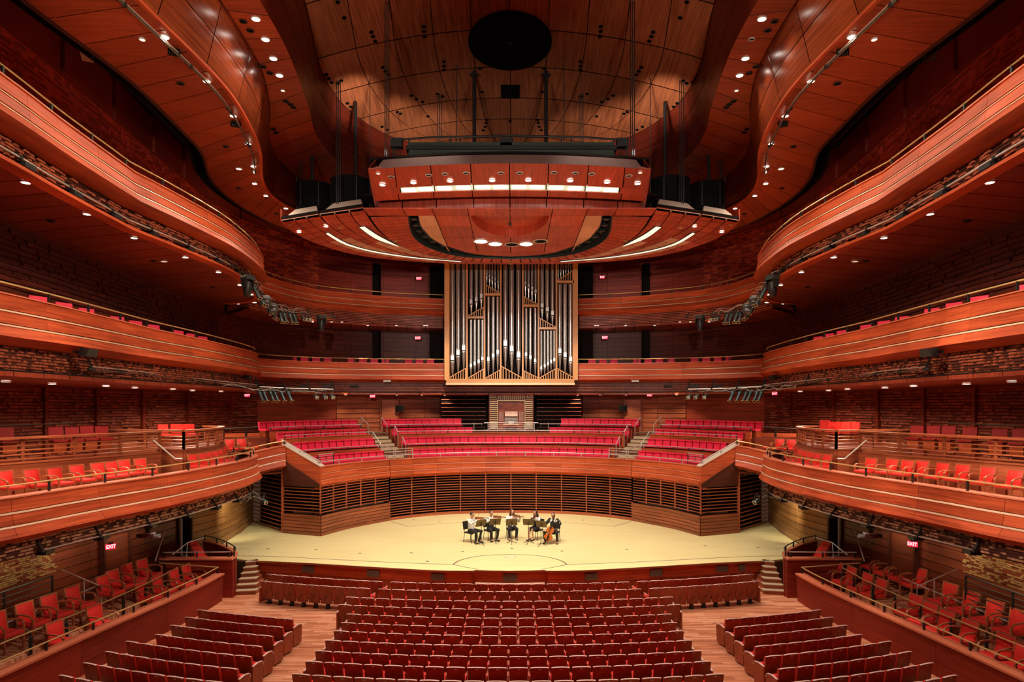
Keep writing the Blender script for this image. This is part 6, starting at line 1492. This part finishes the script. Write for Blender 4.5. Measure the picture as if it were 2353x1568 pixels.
    if inst in ('violin', 'viola'):
        v = thing('violin' if inst == 'violin' else 'viola', 'varnished %s played by the %s' % (inst, label), inst, tuple(Rz @ Vector((0.07, -0.12, 1.06))), rz)
        o = Vector((0.07, -0.12, 1.06)); tip = lw + Vector((0.02, -.05, 0.02)); d = (tip - o)
        violin(v, basis((0, 0, 0), d, (-.2, -.25, 1)), 0.37 if inst == 'violin' else .4)
        b = thing('bow', 'thin bow of the %s' % label, 'bow', tuple(Rz @ rw), rz)
        bp = d * .45 / d.length * .4; q = Vector((0.07, -0.12, 1.10)) + d.normalized() * .17 - rw; k = MB(); k.tube([(0, 0, .02), tuple(q * 2.0 + Vector((0, 0, .03)))], .006, 5); obj('stick', k, M['violinwood'], b); k = MB(); k.tube([(0, 0, .005), tuple(q * 2.0 + Vector((0, 0, .012)))], .003, 4); obj('hair', k, M['white'], b)
    else:
        v = thing('cello', 'orange varnished cello held between the knees of the cellist', 'cello', tuple(Rz @ Vector((0.02, -0.52, 0))), rz)
        M4 = basis((-.14, -0.06, 0.13), (0.24, 0.30, 1), (0.05, -1, .28)); S_ = Matrix.Diagonal((1.85, 1.85, 2.8, 1)); violin(v, M4 @ S_, 0.37, 'cellowood')
        k = MB(); k.tube([(-.14, -0.06, .14), (-.17, -0.10, 0)], .008, 6); obj('endpin', k, M['steel'], v)
        b = thing('bow', 'thin bow held low across the cello strings by the cellist', 'bow', tuple(Rz @ rw), rz); k = MB(); k.tube([(0, 0, 0), (.62, -.06, .08)], .007, 5); obj('stick', k, M['violinwood'], b); k = MB(); k.tube([(0, 0, -.015), (.62, -.06, .06)], .004, 4); obj('hair', k, M['white'], b)
    for q in (v, b): q.scale = (1.06, 1.06, 1.06)
    # chair under the player
    c = thing('stage_chair', 'black orchestra chair under the %s' % label, 'chair', loc, rz, 'orchestra chairs')
    k = MB(); k.box((0, .02, .425), (.46, .44, .05)); obj('seat', k, M['blackcloth'], c)
    k = MB()
    for i in range(7):
        a = (i - 3) * .16; k.box((math.sin(a) * .42, .30 - .0 + .04 * math.cos(a) - .05, .72), (.075, .03, .36), a * -.5, -.12)
    obj('backrest', k, M['blackcloth'], c)
    for sx, sy in ((-1, -1), (1, -1), (-1, 1), (1, 1)): k = MB(); k.tube([(sx * .2, .02 + sy * .18, .42), (sx * .23, .02 + sy * .24, .0)], .013, 6); obj('leg', k, M['black'], c)
    for s in (-1, 1): k = MB(); k.tube([(s * .2, .2, .42), (s * .2, .27, .6)], .013, 6); obj('back_support', k, M['black'], c)
    c.scale = (1.06, 1.06, 1.06)
    return t
def stand(px, py, rz, label):
    x, y = U(px, py + 1, SZ); t = thing('music_stand', label, 'music stand', (x, y, SZ), rz, 'music stands')
    k = MB(); k.tube([(0, 0, .08), (0, 0, .98)], .014, 8); obj('pole', k, M['black'], t)
    for i in range(3): a = i * 2.094 + .5; k = MB(); k.tube([(0, 0, .12), (.16 * math.cos(a), .16 * math.sin(a), .05), (.27 * math.cos(a), .27 * math.sin(a), .012)], .012, 5); obj('leg', k, M['black'], t)
    k = MB(); k.box((0, 0.02, 1.0), (.52, .02, .33), rx=0.45); dk = obj('desk', k, M['bronze'], t); k = MB(); k.box((0, .11, .865), (.52, .07, .015), rx=.45); sub('lip', k, M['bronze'], dk)
    k = MB(); k.box((0, -.01, .95), (.07, .04, .08), rx=.45); sub('bracket', k, M['black'], dk)
P_ = math.radians
player(1083, 1243, P_(52), 'violinist in white shirt on the far left', 'whitecloth', 'blackcloth', 'hairdark', headturn=0.2)
player(1127, 1238, P_(28), 'violinist in dark vest, second from left', 'whitecloth', 'blackcloth', 'hairbrown', vest='vest', headturn=0.2)
player(1176, 1235, P_(8), 'violinist woman with long hair and white blouse in the middle', 'whitecloth', 'blackcloth', 'hairbrown', True, headturn=0.15)
player(1232, 1237, P_(-38), 'woman in black dress with long dark hair', 'whitecloth', 'blackcloth', 'hairdark', True, 'viola', vest='vest', bare=True, lean=0.02, spread=.05)
player(1272, 1243, P_(-20), 'cellist in dark jacket on the far right', 'whitecloth', 'blackcloth', 'hairbrown', False, 'cello', vest='jacket', lean=0.03, spread=.24, headturn=-.1)
stand(1106, 1252, P_(35), 'black music stand with brown desk before the far left violinist')
stand(1138, 1248, P_(12), 'black music stand before the violinist in the dark vest')
stand(1176, 1249, P_(0), 'black music stand before the long-haired violinist in the middle')
stand(1214, 1249, P_(-15), 'black music stand before the woman in the black dress')
stand(1243, 1254, P_(-28), 'black music stand before the cellist')

# ================================================================ LIGHTING PIPES, SPOTLIGHTS, SIGNS, SPEAKERS, CAMERAS
def spot_proto(name, long=True):
    t = thing(name, 'x', 'spotlight')        # hangs from its clamp at the origin, points along -y and down
    k = MB(); k.box((0, 0, -0.03), (0.07, 0.06, 0.10)); obj('clamp', k, M['black'], t)
    k = MB(); k.bar((-.12, 0, -.10), (.12, 0, -.10), .03, .015)
    for s in (-1, 1): k.bar((s * .12, 0, -.10), (s * .12, 0, -.32), .03, .015)
    obj('yoke', k, M['black'], t)
    R = Matrix.Translation((0, 0, -.32)) @ Matrix.Rotation(math.radians(145 if long else 110), 4, 'X')
    k = MB(); L = 1.0 if long else .5
    k.lathe([(0.001, -.32 * L), (.075, -.30 * L), (.105, -.18 * L), (.105, -.02), (.075, .02), (.075, .30 * L), (.095, .31 * L), (.095, .38 * L), (.08, .38 * L), (.07, .30 * L)], 14, R); b = obj('barrel', k, M['spotbody'], t)
    k = MB(); k.lathe([(0.001, .30 * L), (.07, .30 * L)], 14, R); sub('lens', k, M['steel'], b)
    k = MB()
    for a in range(4): k.bar(tuple(R @ Vector((.11 * math.cos(a * 1.571 + .785), .11 * math.sin(a * 1.571 + .785), .40 * L))), tuple(R @ Vector((.11 * math.cos(a * 1.571 + 2.356), .11 * math.sin(a * 1.571 + 2.356), .40 * L))), .02, .02)
    obj('colour_frame', k, M['brass'] if long else M['steel'], t)
    k = MB(); k.tube([(0.05, 0, -.02), (.1, .1, -.12), tuple(R @ Vector((0, .02, -.3 * L)))], .008, 5); obj('power_cable', k, M['steel'], t)
    return remember(t)
def mover_proto():
    t = thing('moving_light', 'x', 'spotlight')
    k = MB(); k.box((0, 0, -.14), (.42, .34, .18)); obj('base_box', k, M['spotbody'], t)
    k = MB(); k.box((0, 0, -.03), (.3, .08, .06)); obj('clamp', k, M['black'], t)
    k = MB()
    for s in (-1, 1): k.hexa([(s * .2 - .03, -.1, -.55), (s * .2 + .03, -.1, -.55), (s * .2 + .03, .1, -.55), (s * .2 - .03, .1, -.55)], [(s * .2 - .03, -.14, -.22), (s * .2 + .03, -.14, -.22), (s * .2 + .03, .14, -.22), (s * .2 - .03, .14, -.22)])
    obj('yoke', k, M['black'], t)
    k = MB(); k.lathe([(.001, .28), (.13, .25), (.17, .05), (.17, -.15), (.12, -.34), (.10, -.36), (.09, -.30)], 16, Matrix.Translation((0, 0, -.56)) @ Matrix.Rotation(.12, 4, 'X')); h = obj('head', k, M['black'], t)
    k = MB(); k.lathe([(.001, -.345), (.095, -.345)], 16, Matrix.Translation((0, 0, -.56)) @ Matrix.Rotation(.12, 4, 'X')); sub('lens', k, M['bronze'], h)
    return remember(t)
SPL, SPS, MOV = spot_proto('stage_spotlight', True), spot_proto('small_spotlight', False), mover_proto()
def hang(p, loc, rz, label, group):
    if p.name not in FIRST:
        FIRST[p.name] = 1; p.location = loc; p.rotation_euler = (0, 0, rz); p['label'] = label; p['group'] = group; return p
    o = dup(p, loc, rz, label); o['group'] = group; return o
def pipe_run(name, label, pts, m, brk=2.3, r=0.03, mat='blacksteel', box=True, drop=0.3, twin=False):
    o = wthing(name, label, 'lighting pipe', mloc(m, pts[0]))
    k = MB(m); k.tube(pts, r, 8); obj('pipe', k, M[mat], o)
    if twin: k = MB(m); k.tube([(p[0] - .02, p[1], p[2] + .09) for p in pts], r * .6, 6); obj('pipe', k, M['steel'], o)
    L = plen(pts)[-1]; d = plen(pts); n = max(1, round(L / brk))
    for i in range(n + 1):
        p = at(pts, L * i / n, d); k = MB(m); k.bar((p[0], p[1], p[2]), (p[0] - .18, p[1] + .05, p[2] + drop), .04, .05); k.box(p, (.09, .09, .09)); obj('bracket', k, M['black'], o)
        if box and i < n: k = MB(m); k.box((p[0] - .12, p[1] + .30, p[2] - .09), (.28, .42, .12), .1); obj('outlet_box', k, M['black'], o)
    return o
rnd = random.Random(4)
def tangle(pts, m, label, n=3, amp=.16, group=None):
    for q in range(n):
        P = []
        for i in range(len(pts) * 3):
            b = at(pts, plen(pts)[-1] * i / (len(pts) * 3 - 1), plen(pts)); P.append((b[0] + rnd.uniform(-amp, amp), b[1] + rnd.uniform(-amp, amp), b[2] + rnd.uniform(-amp, amp * .6)))
        k = MB(m); k.tube(cr(P, .08), .009, 5); tag(obj('loose_cable', k, M['palecable']), label + ', %s strand' % nth(q + 1), 'cable', group)
T3d = plen(T3)
for m, sd in SIDE:
    # upper ceiling pipe
    pl = cut(off(RLOW, -0.24), 1, 15.6); pipe_run('lighting_pipe', 'black lighting pipe along the lower edge of the ribbon wall, upper %s' % sd, [(*p, 16.80) for p in pl], m, 2.7, .028, 'blacksteel', False, .15, True)
    for i, y in enumerate((18.3, 23.0)):
        x = byy(RLOW, y); o = wthing('slot_fixture', 'black louvered fixture on the upper %s ceiling beside the pipe, %s one' % (sd, ('nearer', 'farther')[i]), 'fixture', (m * (x - .45), y, 16.8))
        k = MB(m); k.box((x - .4, y, 16.92), (.30, .24, .10), .5); obj('housing', k, M['shroud'], o)
        for q in range(5): k = MB(m); k.box((x - .4 + (q - 2) * .05, y + (q - 2) * .027, 16.86), (.015, .2, .03), .5); obj('louver', k, M['greendark'], o)
    # upper balcony pipe
    pl = [(*p, 12.93) for p in cut(off(T3, -0.12), 2, T3d[-1] - 7.2)]
    pipe_run('lighting_pipe', 'long steel pipe with black outlet boxes under the upper %s balcony front' % sd, pl, m, 2.15, .028, 'steel', True, .2, False)
    rig = [(-10.86, 26.6, 12.95), (-11.1, 29.2, 12.85), (-11.6, 31.6, 12.8), (-11.9, 33.0, 12.75)]
    pr = cr(rig, .3); pipe_run('lighting_pipe', 'crowded pipe of stage lights at the end of the upper %s balcony' % sd, pr, m, 1.6, .03, 'black', False, .2)
    far = [UD(575 + 60, 700, 32.5), UD(650, 714, 34.5), UD(680, 718, 36), UD(770, 728, 37.5)]; pf = cr(far, .3)
    pipe_run('lighting_pipe', 'thin pipe carrying lights in front of the upper %s balcony end, towards the organ' % sd, pf, m, 1.5, .025, 'blacksteel', False, .25)
    gl = 'spotlights of the upper %s rig' % sd
    fx = [(569, 630, 27.5, 'M'), (588, 652, 28.6, 'L'), (598, 668, 29.4, 'L'), (606, 684, 30.2, 'S'), (614, 690, 31.0, 'L'), (622, 700, 32, 'L'), (629, 705, 32.6, 'L'), (645, 712, 33.4, 'L'), (655, 713, 34, 'L'), (668, 715, 34.6, 'L'), (678, 716, 35.2, 'L'), (697, 718, 36, 'S'), (704, 719, 36.4, 'S'), (710, 720, 36.8, 'S'), (739, 723, 37.2, 'M')]
    for i, (px, py, y, t) in enumerate(fx):
        x, _, z = UD(px, py, y); pr_ = {'M': MOV, 'L': SPL, 'S': SPS}[t]
        if t == 'M': lab = 'black moving head light at the %s end of the upper %s rig' % (('near', 'organ')[i > 5], sd)
        else: lab = '%s on the upper %s rig, %s from its near end' % (('long stage spotlight', 'short round spotlight')[t == 'S'], sd, nth(i + 1))
        hang(pr_, (m * x, y, z), m * (0.75 if px > 640 else 1.15), lab, gl)
    for i, (px, py, y) in enumerate(((610, 690, 30.4), (626, 709, 31.6))):
        x, _, z = UD(px, py, y); o = wthing('strip_fixture', 'grey barred strip light in the upper %s rig, %s of two' % (sd, ('nearer', 'farther')[i]), 'fixture', (m * x, y, z)); k = MB(m); k.box((x, y, z), (.42, .5, .3), .5, .4); obj('housing', k, M['spotbody'], o)
        for q in range(5): k = MB(m); k.bar((x - .2, y - .28, z - .12 + q * .07), (x + .22, y - .2, z - .1 + q * .07), .02, .015); obj('bar', k, M['steel'], o)
    tangle([UD(560, 625, 27), UD(600, 665, 29.4), UD(625, 700, 32), UD(700, 716, 36)], m, 'pale loose cable wound along the upper %s light rig' % sd, 4, .2, 'loose cables')
    # middle balcony pipe
    q2 = [UD(214, 850, 20.5), UD(310, 859, 23.5), UD(408, 870, 26.8), UD(500, 880, 30.0), UD(592, 889, 33.5)]
    pipe_run('lighting_pipe', 'steel pipe with cables under the middle %s balcony front' % sd, cr(q2, .3), m, 1.9, .028, 'blacksteel', False, .35, True)
    q3 = [UD(594, 889, 33.5), UD(680, 893, 34.5), UD(768, 895, 35.5)]; pipe_run('lighting_pipe', 'level pipe with long slanting spotlights below the middle %s balcony end' % sd, cr(q3, .3), m, 1.4, .025, 'steel', False, .5)
    k = MB(m); a = UD(218, 849, 20.5); k.ball((a[0] - .05, a[1] - .1, a[2]), (.09, .16, .07), 10, 6); tag(obj('cable_reel', k, M['black']), 'black bundle at the near end of the middle %s pipe' % sd, 'cable')
    for i, px in enumerate((598, 608, 623, 633, 648, 664)):
        x, _, z = UD(px, 893, 33.6 + i * .15); hang(SPL, (m * x, 33.6 + i * .15, z), m * 0.9, 'long slanting spotlight below the middle %s balcony, %s from the near end' % (sd, nth(i + 1)), 'slanting spotlights below the middle %s balcony' % sd)
    for i, px in enumerate((726, 746, 763)):
        x, _, z = UD(px, 897, 35.2); hang(SPS, (m * x, 35.2, z), m * 0.6, 'short round spotlight on the middle %s pipe, %s of the three near the organ' % (sd, nth(i + 1)), 'short spotlights below the middle balcony')
    for i, px in enumerate((604, 647, 698, 753)):
        x, _, z = UD(px, 888, 35.6); k = MB(m); k.box((x, 35.6, z), (.42, .3, .12)); tag(obj('outlet_box', k, M['black']), 'flat black outlet box above the middle %s pipe, %s from the wall end' % (sd, nth(i + 1)), 'electrical box', 'outlet boxes')
    tangle([UD(510, 884, 30.4), UD(560, 890, 32), UD(640, 893, 34), UD(740, 898, 35.3)], m, 'pale loose cable hanging from the middle %s pipe' % sd, 3, .15, 'loose cables')
    # lower balcony pipe
    q1 = [(*p, 3.62) for p in cut(off(T1, -0.12), 9.5, 23.5)]
    pipe_run('lighting_pipe', 'thin pipe with black outlet boxes under the lower %s balcony front' % sd, q1, m, 2.1, .02, 'steel', True, .3)
    tangle([UD(545, 1150, 29), UD(575, 1135, 30), UD(592, 1140, 30.6)], m, 'white loose cable coiled under the tip of the lower %s balcony' % sd, 3 if m > 0 else 2, .3 if m > 0 else .15, 'white cable coils')
    hang(SPS, (m * UD(606, 1143, 30.8)[0], 30.8, UD(606, 1135, 30.8)[2]), m * .9, 'small spotlight at the tip of the lower %s balcony' % sd, 'small tip spotlights')
    # wall speakers
    for px, py, y, s in ((203, 810, 19.4, .78), (570, 868, 33.3, .8)):
        x, _, z = UD(px, py, y); o = wthing('wall_speaker', 'black wedge speaker under the middle %s balcony, %s one' % (sd, 'nearer' if py < 850 else 'farther'), 'speaker', (m * x, y, z))
        k = MB(m); c = (x, y, z); k.hexa([(x - .2 * s, y - .22 * s, z - .14 * s), (x + .1 * s, y - .30 * s, z - .16 * s), (x + .16 * s, y + .25 * s, z - .16 * s), (x - .2 * s, y + .3 * s, z - .14 * s)], [(x - .2 * s, y - .2 * s, z + .16 * s), (x + .2 * s, y - .26 * s, z + .12 * s), (x + .24 * s, y + .22 * s, z + .12 * s), (x - .2 * s, y + .25 * s, z + .16 * s)]); obj('cabinet', k, M['black'], o)
        k = MB(m); k.bar((x - .15, y, z), (x - .42, y, z + .02), .05, .08); obj('bracket', k, M['black'], o)
    for i, (px, py, y) in enumerate(((890, 876, 44.0), (814, 888, 44.0))):
        x, _, z = UD(px, py, y); k = MB(m); k.box((x, y - .02, z), (.46 if i == 0 else .5, .2, .12)); tag(obj('black_box', k, M['black' if i else 'steel']), '%s box on the wooden band below the middle balcony, %s of the organ' % (('grey', 'black')[i], sd), 'box')
    # hanging camera below the lower balcony
    x, y, z = UD(340, 1232, 22.6)
    o = wthing('robotic_camera', 'remote video camera hanging below the lower %s balcony' % sd, 'camera', (m * x, y, z + .5))
    k = MB(m); k.tube([(x, y, 3.5), (x, y, z + .12)], .03, 8); k.lathe([(.001, z + .22), (.09, z + .22), (.09, z + .1), (.001, z + .1)], 12, c=(x, y, 0)); obj('mount', k, M['black'], o)
    k = MB(m); k.box((x, y, z), (.42, .18, .14)); bd = obj('camera_body', k, M['redbox'], o)
    k = MB(m); k.box((x + .05, y, z + .09), (.34, .16, .05)); sub('top_plate', k, M['white'], bd)
    k = MB(m); R = Matrix.Translation((x + .2, y, z)) @ Matrix.Rotation(math.pi / 2, 4, 'Y'); k.lathe([(.05, 0), (.06, .1), (.065, .2), (.055, .2), (.05, .1)], 12, R); sub('lens', k, M['palegrey'], bd)
    k = MB(m); k.lathe([(.07, 0), (.06, -.14), (.02, -.2)], 10, Matrix.Translation((x - .2, y, z)) @ Matrix.Rotation(math.pi / 2, 4, 'Y')); sub('rear_housing', k, M['black'], bd)
    for q in range(2): k = MB(m); k.tube(cr([(x - .1 + q * .2, y, z - .05), (x - .12 + q * .25, y + .05, z - .25), (x + .05, y, z - .3 - q * .05)], .08), .008, 5); sub('cable', k, M['black'], bd)
# exit signs
def exit_sign(px, py, y, w, label, rz=0.0):
    x, _, z = UD(px, py, y); h = w * .58
    t = thing('exit_sign', label, 'sign', (x, y, z), rz)
    k = MB(); k.box((0, .04, 0), (w, .07, h)); obj('housing', k, M['exit'], t)
    k = MB(); k.box((0, .03, h / 2 + .03), (w * .5, .05, .06)); obj('bracket', k, M['black'], t)
    c = bpy.data.curves.new('lettering', 'FONT'); c.body = 'EXIT'; c.size = h * .95; c.align_x = 'CENTER'; c.align_y = 'CENTER'; c.extrude = .006; c.offset = h * .012
    c.materials.append(M['exitw']); tmp = bpy.data.objects.new('lettering_curve', c); me = bpy.data.meshes.new_from_object(tmp); bpy.data.objects.remove(tmp); o = bpy.data.objects.new('lettering', me); COL.objects.link(o); o.parent = t; o['kind'] = 'stuff'; o.location = (0, -.002, 0); o.rotation_euler = (math.pi / 2, 0, 0); o.scale = (.92, 1, 1)
exit_sign(962.5, 640, 46.2, .34, 'red exit sign on the dark wall above the upper balcony, left of the organ')
exit_sign(960, 777, 46.2, .36, 'red exit sign on the dark wall above the middle balcony, left of the organ')
exit_sign(1390, 776, 46.2, .36, 'red exit sign on the dark wall above the middle balcony, right of the organ')
exit_sign(1384, 637, 46.2, .30, 'dim exit sign above the upper balcony right of the organ')
exit_sign(856, 911, 44.3, .32, 'red exit sign over the choir wall, left')
exit_sign(1493, 908, 44.3, .32, 'red exit sign over the choir wall, right')
exit_sign(568, 909, 36.5, .26, 'red exit sign at the left end of the middle balcony soffit', .4)
exit_sign(1780, 905, 36.5, .26, 'red exit sign at the right end of the middle balcony soffit', -.4)
exit_sign(255, 1257, 23.4, .30, 'red exit sign on the lower left wall by the parterre doors', .9)
exit_sign(2096, 1251, 23.4, .30, 'red exit sign on the lower right wall by the parterre doors', -.9)
# parterre wall doors and signs of use
for m, sd in SIDE:
    dd = wthing('door_%d' % (3 if m > 0 else 4), None, None, (m * -14.2, 25.6, .7), kind='structure'); dd['label'] = 'plain wooden door in the lower wall behind the parterre chairs'
    for a, b in ((24.0, 25.6),):
        pl = off([p for p in LW if a <= p[1] <= b], .05); k = MB(m); k.sweep(pl, [(0, .72), (.05, .72), (.05, 2.75), (0, 2.75)]); obj('leaf', k, M['wall2'], dd)
        for p in (pl[0], pl[-1]): k = MB(m); k.box((p[0] + .05, p[1], 1.75), (.14, .12, 2.1)); obj('frame', k, M['darkwood'], dd)

# ---------------------------------------------------------------- light of the downlights themselves
PW = {'strip': 120, 'low': 170, 's3': 60, 's3b': 60, 's2': 260, 's2b': 110}
for p, kind in LAMPS:
    spot((p[0], p[1], p[2] - 0.06), (p[0], p[1], 0), PW[kind], 160 if kind in ('low', 's2') else 120, 0.7, (1, 0.80, 0.60), 0.07)
